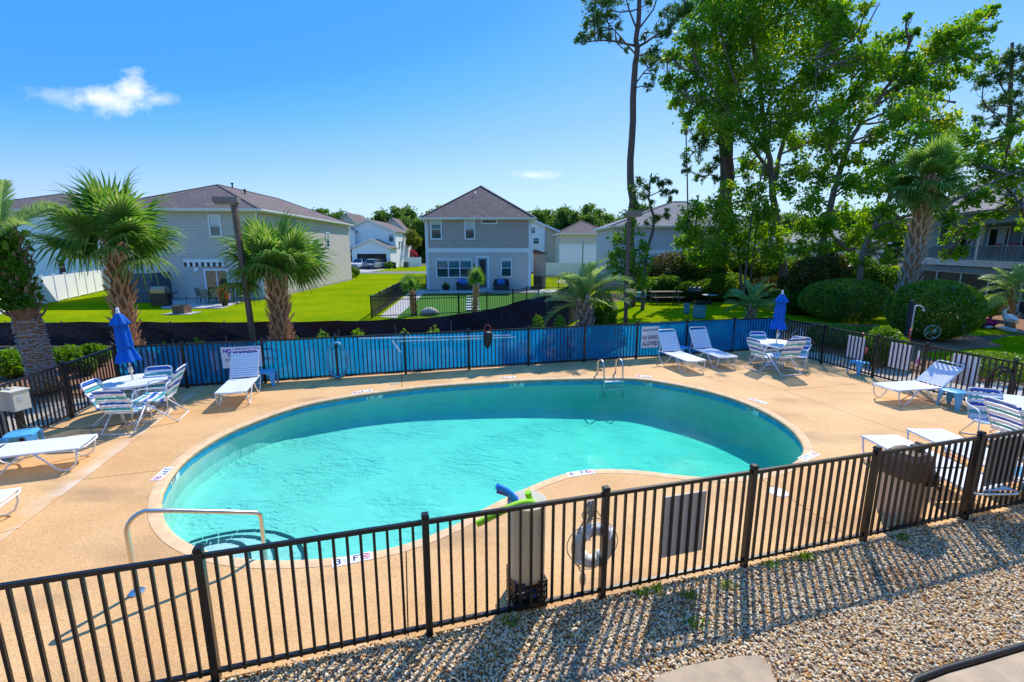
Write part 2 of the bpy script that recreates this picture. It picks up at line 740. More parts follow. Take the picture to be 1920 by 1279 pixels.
def mat_gravel_stone():
    m, N, L, b = node_mat('river_pebble')
    oi = N.new('ShaderNodeObjectInfo')
    r = N.new('ShaderNodeValToRGB')
    cols = [(0.69, 0.545, 0.356), (0.86, 0.687, 0.449), (0.378, 0.294, 0.204), (0.779, 0.458, 0.163), (0.86, 0.763, 0.551), (0.557, 0.414, 0.254), (0.401, 0.174, 0.052), (0.86, 0.654, 0.356), (0.69, 0.371, 0.102), (0.712, 0.6, 0.428)]
    el = r.color_ramp.elements
    r.color_ramp.interpolation = 'CONSTANT'
    el[0].color = (*cols[0], 1)
    el[1].position, el[1].color = .1, (*cols[1], 1)
    for i in range(2, 10):
        e = el.new(i / 10)
        e.color = (*cols[i], 1)
    L.new(oi.outputs['Random'], r.inputs[0])
    tc = N.new('ShaderNodeTexCoord')
    n = N.new('ShaderNodeTexNoise')
    n.inputs['Scale'].default_value = 30
    L.new(tc.outputs['Object'], n.inputs['Vector'])
    hs = N.new('ShaderNodeHueSaturation')
    mr = N.new('ShaderNodeMapRange')
    mr.inputs['To Min'].default_value, mr.inputs['To Max'].default_value = .7, 1.2
    L.new(n.outputs[0], mr.inputs[0])
    L.new(mr.outputs[0], hs.inputs['Value'])
    L.new(r.outputs[0], hs.inputs['Color'])
    L.new(hs.outputs[0], b.inputs['Base Color'])
    b.inputs['Roughness'].default_value = .75
    return m


def mat_siding_glass(name, col, rough=.05):
    m, N, L, b = node_mat(name)
    b.inputs['Base Color'].default_value = (*col, 1)
    b.inputs['Roughness'].default_value = rough
    b.inputs['Specular IOR Level'].default_value = .9
    return m


m_fence = M('black_powder_coat', (.006, .006, .007), .34, 0, bump=.05, bs=200, var=.2)
m_screen = M('blue_mesh_cloth', (.002, .31, .66), .75, var=.22, vs=1.6, bump=.4, bs=60, trans=.62)
_nt = m_screen.node_tree
_tr = _nt.nodes.new('ShaderNodeBsdfTransparent')
_tr.inputs['Color'].default_value = (.45, .68, .85, 1)
_mx = _nt.nodes.new('ShaderNodeMixShader')
_mx.inputs[0].default_value = .13
_src = _nt.nodes['Material Output'].inputs['Surface'].links[0].from_socket
_nt.links.new(_src, _mx.inputs[1])
_nt.links.new(_tr.outputs[0], _mx.inputs[2])
_nt.links.new(_mx.outputs[0], _nt.nodes['Material Output'].inputs['Surface'])
m_deck = mat_deck()
m_soil = M('dark_soil', (.09, .055, .035), .95, col2=(.17, .10, .06), vs=6, bump=.6, bs=30, bd=.03)
m_mulch = M('pine_straw_mulch', (.20, .085, .04), .95, col2=(.34, .17, .085), vs=9, bump=.8, bs=45, bd=.03, detail=8)
m_grass = mat_grass()
m_turf = M('green_turf', (.05, .16, .015), .9, var=.3, vs=10, bump=.6, bs=60, bd=.03, spec=.1)
m_conc = M('grey_concrete', (.42, .39, .35), .85, var=.18, vs=2.5, bump=.2, bs=60)
m_concw = M('tan_concrete', (.44, .33, .22), .85, var=.22, vs=3, bump=.25, bs=70)
m_asph = M('street_asphalt', (.17, .165, .16), .9, var=.2, vs=3)
m_gravelbed = M('gravel_bed', (.22, .155, .09), .95, col2=(.34, .28, .21), vs=40, bump=.8, bs=60)
m_fargravel = M('pebble_strip', (.34, .27, .19), .95, col2=(.58, .50, .40), vs=28, bump=1, bs=34, bd=.03, detail=8)
m_water = mat_water()
m_plaster = M('pool_plaster', (.64, .635, .61), .7, var=.06, vs=2.5)
m_tile = M('blue_waterline_tile', (.03, .38, .74), .25, var=.2, vs=6)
m_dtile = M('dark_step_tile', (.02, .05, .07), .3, var=.2)
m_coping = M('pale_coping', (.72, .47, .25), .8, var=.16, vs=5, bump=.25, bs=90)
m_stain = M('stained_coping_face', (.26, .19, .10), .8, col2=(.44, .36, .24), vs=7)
m_white = M('white_paint', (.78, .79, .80), .35, var=.04)
m_strap = M('white_vinyl_strap', (.80, .82, .86), .4, var=.05)
m_sblue = M('blue_vinyl_strap', (.02, .115, .50), .4, var=.1)
m_steal = M('teal_vinyl_strap', (.07, .42, .42), .4, var=.1)
m_stool = M('sky_blue_resin', (.11, .47, .80), .4, var=.06, trans=.12)
m_umb = M('royal_blue_canvas', (.006, .20, .74), .8, var=.2, vs=5, bump=.3, bs=14, trans=.4)
m_cream = M('cream_metal', (.66, .60, .46), .5, var=.08)
m_steel = M('polished_steel', (.66, .63, .58), .30, 1.0)
m_brown = M('bronze_painted_steel', (.12, .085, .055), .5, var=.15)
m_sign = M('white_sign_face', (.84, .85, .88), .5, var=.03)
m_ink = M('navy_ink', (.012, .02, .10), .6)
m_inkp = M('violet_blue_ink', (.06, .03, .42), .6)
m_red = M('faded_red_ink', (.50, .06, .12), .6)
m_greyb = M('grey_sign_back', (.52, .53, .52), .6, var=.06)
m_black = M('black_plastic', (.012, .012, .013), .5)
m_silt = M('black_silt_cloth', (.010, .017, .032), .42, var=.4, vs=2.0, bump=.8, bs=4, bd=.08, spec=.3)
m_trash = M('beige_plastic', (.60, .47, .34), .6, var=.08)
m_trashlid = M('brown_plastic', (.11, .055, .03), .45, var=.2)
m_vinyl = M('white_vinyl', (.82, .82, .80), .45, var=.03)
m_bark = M('grey_brown_bark', (.13, .095, .07), .95, col2=(.24, .19, .15), vs=9, bump=.9, bs=18, bd=.04)
m_pbark = M('pine_bark', (.085, .055, .042), .95, col2=(.17, .115, .085), vs=7, bump=.9, bs=14, bd=.05)
m_fiber = M('palm_fibre', (.24, .10, .035), .95, col2=(.42, .20, .08), vs=14, bump=.8, bs=40, bd=.03)
m_boot = M('dry_palm_boot', (.52, .27, .12), .9, col2=(.74, .50, .28), vs=10, bump=.5, bs=40)
m_bootg = M('grey_palm_boot', (.32, .265, .225), .9, col2=(.54, .48, .42), vs=10, bump=.5, bs=40)
m_roof = mat_shingle('brown_shingle', (.125, .088, .078), (.175, .125, .108))
m_roofd = mat_shingle('grey_shingle', (.20, .18, .17), (.28, .26, .24))
m_glass = mat_siding_glass('teal_window_glass', (.03, .17, .19))
m_dark = mat_siding_glass('dark_glass', (.008, .010, .012))
m_leaf_gum = LEAF('sweetgum_leaf', [(.045, .145, .014), (.105, .27, .022), (.20, .37, .03), (.42, .41, .05)], .60)
m_leaf_dark = LEAF('dark_shrub_leaf', [(.035, .10, .014), (.085, .20, .024), (.16, .27, .03), (.34, .31, .04)], .52)
m_leaf_hedge = LEAF('clipped_hedge_leaf', [(.045, .12, .012), (.10, .22, .02), (.18, .31, .025), (.36, .38, .04)], .42, rough=.34, vs=1.4, spec=.6)
m_leaf_light = LEAF('light_shrub_leaf', [(.06, .16, .015), (.12, .26, .02), (.22, .36, .04)], .5)
m_needle = LEAF('pine_needle', [(.03, .09, .018), (.065, .16, .025), (.12, .22, .028)], .45)
m_far_leaf = LEAF('far_tree_leaf', [(.045, .12, .02), (.10, .20, .03), (.18, .28, .04)], .45, vs=.25)
m_palm = LEAF('fan_palm_leaf', [(.03, .12, .018), (.075, .21, .025), (.16, .30, .05), (.42, .42, .18)], .45, vs=1.2)
m_pindo = LEAF('silver_palm_leaf', [(.10, .20, .05), (.20, .33, .09), (.38, .46, .20)], .45, vs=1.0)
m_ivy = LEAF('vine_leaf', [(.04, .14, .01), (.09, .24, .015), (.16, .32, .03)], .45)

# ------------------------------------------------------------ survey of the pool enclosure
NEAR0, NDIR = Vector((-2.519, 3.374, 0)), Vector((.9631, .2691, 0))
FAR0, FDIR = Vector((-10.3295, 11.3896, 0)), Vector((.9666, .2565, 0))
PANEL_N, PANEL_F = 1.799, 1.869
CORNER_L = FAR0 + FDIR * .40
CORNER_R = FAR0 + FDIR * PANEL_F * 11
LDIR = Vector((.215, -.977, 0))
RPOSTS = [CORNER_R + Vector((-.06, -.08, 0)), Vector((9.84, 14.55, 0)), Vector((10.22, 12.88, 0)), Vector((10.52, 11.66, 0)), Vector((10.9, 9.88, 0)), Vector((11.3, 8.08, 0)), Vector((11.5, 7.20, 0))]


def line_hit(p, d, q, e):
    den = d.x * e.y - d.y * e.x
    t = ((q.x - p.x) * e.y - (q.y - p.y) * e.x) / den
    return p + d * t


NEAR_L = line_hit(NEAR0, NDIR, CORNER_L, LDIR)


def inset(poly, dist):
    """offset a closed outline (positive = outwards for counter-clockwise)"""
    n = len(poly)
    out = []
    for i in range(n):
        a, b = poly[i - 1], poly[(i + 1) % n]
        d = Vector((b[0] - a[0], b[1] - a[1], 0)).normalized()
        out.append(Vector((poly[i][0] + d.y * dist, poly[i][1] - d.x * dist, 0)))
    return out


def smooth_loop(pts, n):
    k = len(pts)
    out = []
    for i in range(k):
        p0, p1, p2, p3 = pts[i - 1], pts[i], pts[(i + 1) % k], pts[(i + 2) % k]
        for j in range(n):
            t = j / n
            out.append(.5 * ((2 * p1) + (p2 - p0) * t + (2 * p0 - 5 * p1 + 4 * p2 - p3) * t * t + (3 * p1 - p0 - 3 * p2 + p3) * t ** 3))
    return out


POOL_PX = [(299, 950), (303, 922), (325, 884), (362, 848), (420, 813), (477, 789), (527, 771), (590, 754), (673, 740), (757, 729), (820, 722.5), (920, 716), (995, 712), (1095, 709.5), (1190, 709.5),
           (1265, 720), (1335, 735), (1395, 754), (1445, 777), (1484, 803), (1505, 828), (1509, 847), (1490, 868), (1450, 884), (1400, 894), (1335, 896), (1262, 890), (1200, 883),
           (1140, 880), (1085, 884), (1040, 895), (985, 917), (915, 951), (867, 978), (809, 1004), (761, 1021), (700, 1036), (626, 1047), (545, 1052), (477, 1051), (413, 1042), (362, 1025), (326, 1003), (305, 977)]
POOL = smooth_loop([at(*p) for p in POOL_PX], 3)
_ar = sum(POOL[i].x * POOL[(i + 1) % len(POOL)].y - POOL[(i + 1) % len(POOL)].x * POOL[i].y for i in range(len(POOL)))
if _ar < 0:
    POOL = POOL[::-1]
WATER_Z = -.115


def pool_depth(x, y):
    return -(.70 + max(0.0, min(1.0, (x + 4.0) / 9.0)) * .36)


def flat_with_hole(outer, hole, z):
    tris = geometry.tessellate_polygon([outer, hole] if hole else [outer])
    pts = list(outer) + (list(hole) if hole else [])
    mb = MB()
    mb.add([(p[0], p[1], z) for p in pts], [list(t) for t in tris])
    return mb


def sheet(name, pts, z, mat, kind='structure', thick=0.0):
    mb = MB()
    if thick:
        mb.prism([(p[0], p[1]) for p in pts], z - thick, z)
    else:
        mb.poly([(p[0], p[1], z) for p in pts])
    me = mb.mesh(name, mat)
    if not thick and me.polygons[0].normal.z < 0:
        me.flip_normals()
    o = put(name, me)
    o['kind'] = kind
    return o


# ------------------------------------------------------------ ground sheets
hole = inset(POOL, .25)
big = [Vector((-900, -300, 0)), Vector((900, -300, 0)), Vector((900, 1500, 0)), Vector((-900, 1500, 0))]
struct(O(flat_with_hole(big, hole, -.05), 'ground', m_soil))

# lawns, street, patio slabs, mulch beds
sheet('lawn', [(-80, 17.3), (-3.2, 17.6), (0, 19.3), (2.4, 21.3), (4.2, 25), (4.8, 30), (5.0, 69.0), (-80, 69.0)], -.034, m_grass)
sheet('lawn', [(5.0, 19.6), (13.5, 18.2), (24, 20.5), (40, 26), (40, 30.8), (20, 32), (5.0, 33)], -.033, m_grass)
sheet('lawn', [(9.6, 40), (40, 40), (40, 69), (5.0, 69), (5.0, 36)], -.035, m_grass)
sheet('lawn', [(13.2, 16.2), (15.5, 16.6), (21, 19.5), (40, 24.5), (40, 8), (16.2, 8), (14.3, 12)], -.031, m_grass)
sheet('lawn', [(-90, 75.5), (90, 75.5), (90, 100), (-90, 100)], -.036, m_grass)
sheet('street', [(-160, 69.2), (160, 69.2), (160, 75.2), (-160, 75.2)], -.030, m_asph)
sheet('driveway', [at(628, 510), at(690, 510), at(735, 502), at(745, 497), (-24.5, 90), (-33, 90), at(630, 497)], -.026, m_conc)
sheet('patio', [at(302, 578), at(415, 578), at(462, 563), (-17.9, 33.7), (-24.6, 33.7)], .02, m_conc, thick=.1)
sheet('patio', [(-8.3, 41.8), (2.0, 41.8), (5.6, 41.0), (4.2, 38.6), (-8.3, 38.3)], .02, m_conc, thick=.1)
sheet('path', [at(711, 593), at(742, 596), at(800, 546), at(770, 546)], -.020, m_conc)
sheet('turf', [at(742, 594), (1.6, 25.4), (4.4, 28.6), (4.4, 38.6), (-8.3, 38.3)], -.024, m_turf)
sheet('bounce_pavement', [(-40, -30), (40, -30), (40, 1.45), (-40, 1.45)], -.028, m_concw)  # unseen pale paving behind the camera, added to bounce light forward
sheet('mulch_bed', [(-30, 9), CORNER_L + Vector((-.1, .1, 0)), (-9.7, 13), (10, 18), (9.6, 20.4), (5.2, 20), (3, 20), (-3.2, 17.4), (-30, 17.2)], -.028, m_mulch)
sheet('gravel_strip', [CORNER_L + Vector((-.1, .06, 0)), NEAR_L + Vector((-.1, 0, 0)), NEAR_L + Vector((-1.7, 0, 0)), CORNER_L + Vector((-1.3, -.9, 0))], -.022, m_fargravel)
sheet('gravel_strip', [CORNER_R + Vector((.1, -.1, 0)), (11.6, 7.2), (13.2, 7.2), (12.2, 12.2), (11.0, 16.2), CORNER_R + Vector((.3, .3, 0))], -.022, m_fargravel)
sheet('footpath', [(12.3, 12.3), (13.3, 7.2), (14.9, 7.2), (13.6, 12.6)], -.018, m_conc)
sheet('mulch_bed', [(11.0, 16.2), (12.2, 12.2), (13.6, 12.7), (14.2, 16.2), (18.5, 17.3), (19.6, 19.5), (18, 22.3), (13.5, 23.6), (10.2, 18.5)], -.024, m_mulch)
sheet('mulch_bed', [at(1790, 596), at(1920, 621), (31, 24), (30, 30), (25, 30)], -.020, m_mulch)

# ------------------------------------------------------------ pool deck: slabs with open joints
deck_outer = [NEAR_L - NDIR * .05, NEAR0 + NDIR * 14.9, RPOSTS[5] + Vector((.06, 0, 0)), RPOSTS[2] + Vector((.06, 0, 0)), CORNER_R + Vector((.1, 0.1, 0)), CORNER_L + Vector((-.1, .1, 0))]
deck_hole = inset(POOL, .14)
deck = put('pool_deck', flat_with_hole(deck_outer, deck_hole, -.2).mesh('pool_deck', m_soil))
for v in deck.data.vertices:
    v.co.z = -.045
deck['kind'] = 'structure'
base_bm = bmesh.new()
base_bm.from_mesh(flat_with_hole(deck_outer, deck_hole, 0.0).mesh('tmp', m_deck))


def cut(bm, a, b):
    """split along the line a-b, leaving an open joint; returns left and right sides"""
    d = (b - a).normalized()
    n = Vector((-d.y, d.x, 0))
    res = []
    for sgn in (1, -1):
        c = bm.copy()
        bmesh.ops.bisect_plane(c, geom=c.verts[:] + c.edges[:] + c.faces[:], plane_co=a + n * sgn * .007, plane_no=n * sgn, clear_inner=True)
        res.append(c)
    return res


A, B = cut(base_bm, at(35, 990), at(262, 818))
A1, A2 = cut(A, at(192, 826), at(262, 817.5))
A2, A3 = cut(A2, at(0, 999), at(35, 990))
BL, BR = cut(B, at(765, 1178), at(761, 1021))
BL1, BL2 = cut(BL, at(155, 899), at(275, 885))
RF, RN = cut(BR, at(1360, 694), at(1469, 732))
RF1, RF2 = cut(RF, at(1469, 732), at(1536, 726))
RN1, RN2 = cut(RN, at(1422, 895), at(1585, 1002))
for i, b in enumerate((A1, A2, A3, BL1, BL2, RF1, RF2, RN1, RN2)):
    if not b.faces:
        continue
    bmesh.ops.recalc_face_normals(b, faces=b.faces)
    g = bmesh.ops.extrude_face_region(b, geom=b.faces[:])
    bmesh.ops.translate(b, verts=[e for e in g['geom'] if isinstance(e, bmesh.types.BMVert)], vec=(0, 0, -.1 - .002 * i))
    bmesh.ops.recalc_face_normals(b, faces=b.faces)
    me = bpy.data.meshes.new('slab')
    b.to_mesh(me)
    me.materials.clear()
    me.materials.append(m_deck)
    put('slab', me, deck)

# ------------------------------------------------------------ pool basin
n = len(POOL)
mb = MB()
rings = [(0.0, lambda p: -.02), (0.0, lambda p: pool_depth(p.x, p.y) + .22), (-.07, lambda p: pool_depth(p.x, p.y) + .07), (-.22, lambda p: pool_depth(p.x, p.y))]
vs = []
for off, zf in rings:
    vs += [(p.x, p.y, zf(p)) for p in inset(POOL, off)]
fs = [[k * n + i, k * n + (i + 1) % n, (k + 1) * n + (i + 1) % n, (k + 1) * n + i] for k in range(3) for i in range(n)]
floor_t = geometry.tessellate_polygon([inset(POOL, -.22)])
fs += [[3 * n + i for i in t] for t in floor_t]
mb.add(vs, fs)
pool = struct(O(mb, 'swimming_pool', m_plaster))


def ring_strip(prof, mats, name, cuts):
    """profile (offset outwards, z) swept round the pool; cuts = material index per profile segment"""
    mb = MB()
    k = len(prof)
    vs = []
    for off, z in prof:
        vs += [(p.x, p.y, z) for p in inset(POOL, off)]
    base = len(mb.v)
    mb.v += vs
    for a in range(k - 1):
        for i in range(n):
            mb.f.append([a * n + i, a * n + (i + 1) % n, (a + 1) * n + (i + 1) % n, (a + 1) * n + i])
            mb.m.append(cuts[a])
    return O(mb, name, mats, pool, smooth=50)


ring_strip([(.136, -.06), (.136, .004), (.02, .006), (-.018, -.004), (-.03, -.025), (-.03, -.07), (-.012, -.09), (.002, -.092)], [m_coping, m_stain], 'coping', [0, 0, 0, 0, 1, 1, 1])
ring_strip([(-.004, -.093), (-.008, -.19), (.002, -.192)], [m_tile], 'waterline_tile', [0, 0])

mb = MB().prism([(p.x, p.y) for p in inset(POOL, .03)], -2.1, WATER_Z)
me = mb.mesh('water', m_water)
water = struct(put('water', me))

# round entry steps in the shallow corner, dark tile along each nosing
ARCS = [(-.60, [(338, 1026), (355, 1018), (380, 1010), (410, 1003), (445, 997), (480, 995), (517, 999), (544, 1008), (560, 1020), (569, 1036), (571, 1056)]),
        (-.46, [(345, 1030), (365, 1023), (388, 1016), (410, 1011), (435, 1007), (457, 1006), (481, 1008), (501, 1015), (512, 1027), (517, 1042), (517, 1058)]),
        (-.32, [(352, 1034), (375, 1026), (395, 1020), (410, 1017), (425, 1015), (438, 1016), (451, 1020), (461, 1028), (467, 1040), (468, 1060)])]
for z, px in ARCS:
    P = [at(x, y, z) for x, y in px]
    back = [at(560, 1090, z), at(400, 1090, z), at(320, 1040, z)]
    st = O(MB().prism([(p.x, p.y) for p in P + back], -1.2, z), 'step', m_plaster, pool)
    for i in range(len(P) - 1):
        a, b = P[i], P[i + 1]
        d = (b - a).normalized()
        m2 = MB().bar(a + d * .008 + Vector((0, 0, .002)), b - d * .008 + Vector((0, 0, .002)), .055, .02)
        O(m2, 'nosing_tile', m_dtile, st)

# ------------------------------------------------------------ near gravel: pebbles as real stones (uncountable)
slab_px = [at(1225, 1279), at(1240, 1266), at(1290, 1250), at(1340, 1240), at(1385, 1232), at(1425, 1231), at(1440, 1246), at(1455, 1279)]
walk_px = [at(1715, 1279), at(1770, 1258), at(1830, 1241), at(1920, 1214)]
bed = [NEAR0 - NDIR * 4 + Vector((0, -.03, 0)), NEAR0 + NDIR * 15 + Vector((0, -.03, 0)), Vector((13.2, 1.5, 0)), Vector((-6, 1.5, 0))]
sheet('gravel_bed', bed, -.024, m_gravelbed)
slab1 = sheet('concrete_pad', slab_px[::1] + [slab_px[-1] + Vector((0, -1.6, 0)), slab_px[0] + Vector((-.1, -1.6, 0))], .012, m_concw, thick=.06)
w_end = walk_px[-1] + (walk_px[-1] - walk_px[-2]) * 6
slab2 = sheet('walkway', [p + Vector((.03, -.03, 0)) for p in walk_px] + [w_end + Vector((0, -.03, 0)), w_end + Vector((0, -4, 0)), walk_px[0] + Vector((-.3, -2, 0))], .014, m_concw, thick=.06)
edge = O(MB().tube([walk_px[0] + Vector((-.5, -.35, .02))] + [p + Vector((0, 0, .022)) for p in walk_px] + [w_end + Vector((0, 0, .02))], .028, 8), 'lawn_edging', m_black, smooth=True)
tag(edge, 'black plastic edging strip curving between the pebbles and the walkway', 'edging')


def pebble_field():
    k = 110000
    xs, ys = RNG.uniform(-3.2, 8.6, k), RNG.uniform(2.9, 6.6, k)
    fy = NEAR0.y + (xs - NEAR0.x) * NDIR.y / NDIR.x
    ok = ys < fy + .02 + RNG.normal(0, .012, k)
    ok &= (ys > 3.15)
    # keep off the pad and the walkway
    def inside(poly):
        c = np.zeros(k, bool)
        m = len(poly)
        for i in range(m):
            a, b = poly[i], poly[(i + 1) % m]
            cond = ((a.y > ys) != (b.y > ys)) & (xs < (b.x - a.x) * (ys - a.y) / (b.y - a.y + 1e-12) + a.x)
            c ^= cond
        return c
    ok &= ~(inside(slab_px + [slab_px[-1] + Vector((0, -1.6, 0)), slab_px[0] + Vector((-.1, -1.6, 0))]) & (RNG.random(k) < .985))
    ok &= ~(inside(walk_px + [w_end, w_end + Vector((0, -4, 0)), walk_px[0] + Vector((-.3, -2, 0))]) & (RNG.random(k) < .998))
    xs, ys = xs[ok], ys[ok]
    # bare spots and little hollows
    h = np.sin(xs * 3.1 + ys * 1.7) * np.sin(ys * 4.3 - xs * .9)
    keep = ~((RNG.random(len(xs)) < .35) & (h > .62))
    xs, ys, h = xs[keep], ys[keep], h[keep]
    zs = -.016 + RNG.uniform(0, .018, len(xs)) - .006 * h
    me = bpy.data.meshes.new('gravel')
    me.vertices.add(len(xs))
    me.vertices.foreach_set('co', np.stack([xs, ys, zs], 1).astype(np.float32).ravel())
    o = put('gravel', me)
    o['kind'] = 'stuff'
    o['label'] = 'loose river pebbles between the black fence and the walkway'
    m_stone = mat_gravel_stone()
    ng = bpy.data.node_groups.new('pebbles', 'GeometryNodeTree')
    ng.interface.new_socket('Geometry', in_out='INPUT', socket_type='NodeSocketGeometry')
    ng.interface.new_socket('Geometry', in_out='OUTPUT', socket_type='NodeSocketGeometry')
    N, L = ng.nodes, ng.links
    gi, go = N.new('NodeGroupInput'), N.new('NodeGroupOutput')
    ico = N.new('GeometryNodeMeshIcoSphere')
    ico.inputs['Radius'].default_value = 1
    ico.inputs['Subdivisions'].default_value = 2
    sm = N.new('GeometryNodeSetMaterial')
    sm.inputs['Material'].default_value = m_stone
    ss = N.new('GeometryNodeSetShadeSmooth')
    L.new(ico.outputs[0], ss.inputs[0])
    L.new(ss.outputs[0], sm.inputs['Geometry'])
    iop = N.new('GeometryNodeInstanceOnPoints')
    L.new(gi.outputs[0], iop.inputs['Points'])
    L.new(sm.outputs[0], iop.inputs['Instance'])
    rr = N.new('FunctionNodeRandomValue')
    rr.data_type = 'FLOAT_VECTOR'
    rr.inputs[0].default_value = (-.5, -.5, 0)
    rr.inputs[1].default_value = (.5, .5, 6.28)
    L.new(rr.outputs[0], iop.inputs['Rotation'])
    rs = N.new('FunctionNodeRandomValue')
    rs.data_type = 'FLOAT_VECTOR'
    rs.inputs[0].default_value = (.0078, .007, .0055)
    rs.inputs[1].default_value = (.0175, .0145, .011)
    L.new(rs.outputs[0], iop.inputs['Scale'])
    L.new(iop.outputs[0], go.inputs[0])
    md = o.modifiers.new('pebbles', 'NODES')
    md.node_group = ng


pebble_field()

# brown leaf litter caught in the pebbles
lr = np.random.default_rng(77)
lp = []
for cx, cy, sd, k in ((1660, 1078, .22, 420), (1560, 1010, .3, 160), (1880, 985, .3, 260), (1180, 1150, .2, 60), (1290, 1130, .15, 60), (900, 1240, .12, 40)):
    c = at(cx, cy)
    q = lr.normal(size=(k, 2)) * sd * np.array([1.5, .6])
    lp.append(np.stack([c.x + q[:, 0], c.y + q[:, 1], np.full(k, .008)], 1))
lp = np.concatenate(lp)
fy = NEAR0.y + (lp[:, 0] - NEAR0.x) * NDIR.y / NDIR.x
lp = lp[lp[:, 1] < fy - .02]
kk = len(lp)
dv = lr.normal(size=(kk, 3)) * np.array([1, 1, .25])
dv /= np.linalg.norm(dv, axis=1)[:, None]
sv = np.cross(dv, np.array([0, 0, 1.0]) + lr.normal(size=(kk, 3)) * .3)
sv /= np.linalg.norm(sv, axis=1)[:, None]
ll = lr.uniform(.010, .026, kk)[:, None]
LV = np.stack([lp - dv * ll, lp + sv * ll * .35 + [0, 0, .004], lp + dv * ll, lp - sv * ll * .35 + [0, 0, .004]], 1).reshape(-1, 3)
lo_ = put('leaf_litter', npmesh('leaf_litter', LV, np.arange(kk * 4).reshape(kk, 4), LEAF('dry_leaf', [(.16, .06, .02), (.30, .13, .05), (.10, .045, .02)], .15)))
lo_['kind'] = 'stuff'
lo_['label'] = 'brown dry leaf litter caught in the pebbles'

# ------------------------------------------------------------ fences round the pool
POST_ME = MB().box(0, 0, .61, .062, .062, 1.22).box(0, 0, 1.245, .072, .072, .03, taper=.8).mesh('post', m_fence)
PICK_ME = MB().box(0, 0, .60, .024, .024, 1.10).mesh('picket', m_fence)


def fence(label, posts, picks=15, group='black picket fences round the pool', first=True, last=True):
    root = T('picket_fence', label, 'fence', posts[0], 0, group)
    for i, p in enumerate(posts):
        if (i == 0 and not first) or (i == len(posts) - 1 and not last):
            continue
        d = posts[min(i + 1, len(posts) - 1)] - posts[max(i - 1, 0)]
        put('post', POST_ME, root, p - posts[0], math.atan2(d.y, d.x))
    for a, b in zip(posts[:-1], posts[1:]):
        d = (b - a).normalized()
        L_ = (b - a).length
        za = math.atan2(d.y, d.x)
        for z, h in ((1.175, .04), (.085, .035)):
            m2 = MB().box(L_ / 2, 0, z, L_ - .066, .034, h)
            put('rail', m2.mesh('rail', m_fence), root, a - posts[0], za)
        k = max(2, round(picks * L_ / 1.83))
        for j in range(k):
            put('picket', PICK_ME, root, a - posts[0] + d * L_ * (j + 1) / (k + 1), za)
    return root


near_posts = [NEAR0 + NDIR * PANEL_N * k for k in range(-1, 8)]
fence('black picket fence in the foreground in front of the pebbles', near_posts)
far_posts = [CORNER_L] + [FAR0 + FDIR * PANEL_F * k for k in range(1, 11)] + [RPOSTS[0]]
far = fence('black picket fence lined with blue cloth behind the pool', far_posts)
left_posts = [CORNER_L + LDIR * 1.85 * k for k in range(0, 4)]
fence('bare black picket fence beside the left striped table', left_posts, first=False)
fence('bare black picket fence behind the single right lounger, carrying white boards', RPOSTS, first=False)

# blue cloth tied along the far fence, slightly slack
mb = MB()
cols = []
tot = (RPOSTS[0] - CORNER_L).length
nd = Vector((-FDIR.y, FDIR.x, 0))
ns = 150
for i in range(ns + 1):
    t = i / ns
    p = CORNER_L + (RPOSTS[0] - CORNER_L) * t
    ph = (t * 11) % 1
    for j, z in enumerate((.10, .35, .62, .9, 1.185)):
        off = .026 + .014 * math.sin(i * 1.3 + j * 2.1) * math.sin(j / 4 * math.pi) + .008 * math.sin(i * .37)
        q = p + nd * off
        cols.append((q.x, q.y, z - (.012 * math.sin(ph * math.pi) if j in (0, 4) else 0)))
fs = [(i * 5 + j, (i + 1) * 5 + j, (i + 1) * 5 + j + 1, i * 5 + j + 1) for i in range(ns) for j in range(4)]
mb.add(cols, fs)
O(mb, 'screen_cloth', m_screen, far, world=True, smooth=True)

# ------------------------------------------------------------ lettering
def text_mb(s, size, mat, name='lettering', parent=None, matrix=None, align='CENTER', bold=.0, sx=1.0):
    cu = bpy.data.curves.new(name, 'FONT')
    cu.body = s
    cu.size = size
    cu.align_x, cu.align_y = align, 'CENTER'
    cu.extrude = .0012
    cu.offset = bold
    cu.resolution_u = 3
    tmp = bpy.data.objects.new('tmp_text', cu)
    C.objects.link(tmp)
    dg = bpy.context.evaluated_depsgraph_get()
    me = bpy.data.meshes.new_from_object(tmp.evaluated_get(dg))
    bpy.data.objects.remove(tmp)
    bpy.data.curves.remove(cu)
    me.name = name
    if sx != 1.0:
        me.transform(Matrix.Diagonal((sx, 1, 1, 1)))
    me.materials.clear()
    me.materials.append(mat)
    o = put(name, me, parent)
    if matrix is not None:
        o.matrix_basis = matrix
    return o


def frame3(origin, right, up):
    right, up = Vector(right).normalized(), Vector(up).normalized()
    nrm = right.cross(up).normalized()
    up = nrm.cross(right)
    m = Matrix((right, up, nrm)).transposed().to_4x4()
    m.translation = origin
    return m


def no_diving_ring(parent, m, r):
    mb = MB()
    k = 20
    for i in range(k):
        a, b = 2 * math.pi * i / k, 2 * math.pi * (i + 1) / k
        mb.add([(r * math.cos(a), r * math.sin(a), 0), (r * math.cos(b), r * math.sin(b), 0), (r * .78 * math.cos(b), r * .78 * math.sin(b), 0), (r * .78 * math.cos(a), r * .78 * math.sin(a), 0)], [(0, 1, 2, 3)])
    for s in (1, -1):
        c, w = r * .55, r * .1
        mb.add([(-c - w, -s * c + s * w, .0003 * s), (-c + w, -s * c - s * w, .0003 * s), (c + w, s * c - s * w, .0003 * s), (c - w, s * c + s * w, .0003 * s)], [(0, 1, 2, 3)])
    o = O(mb, 'no_diving_symbol', m_red, parent)
    o.matrix_basis = m


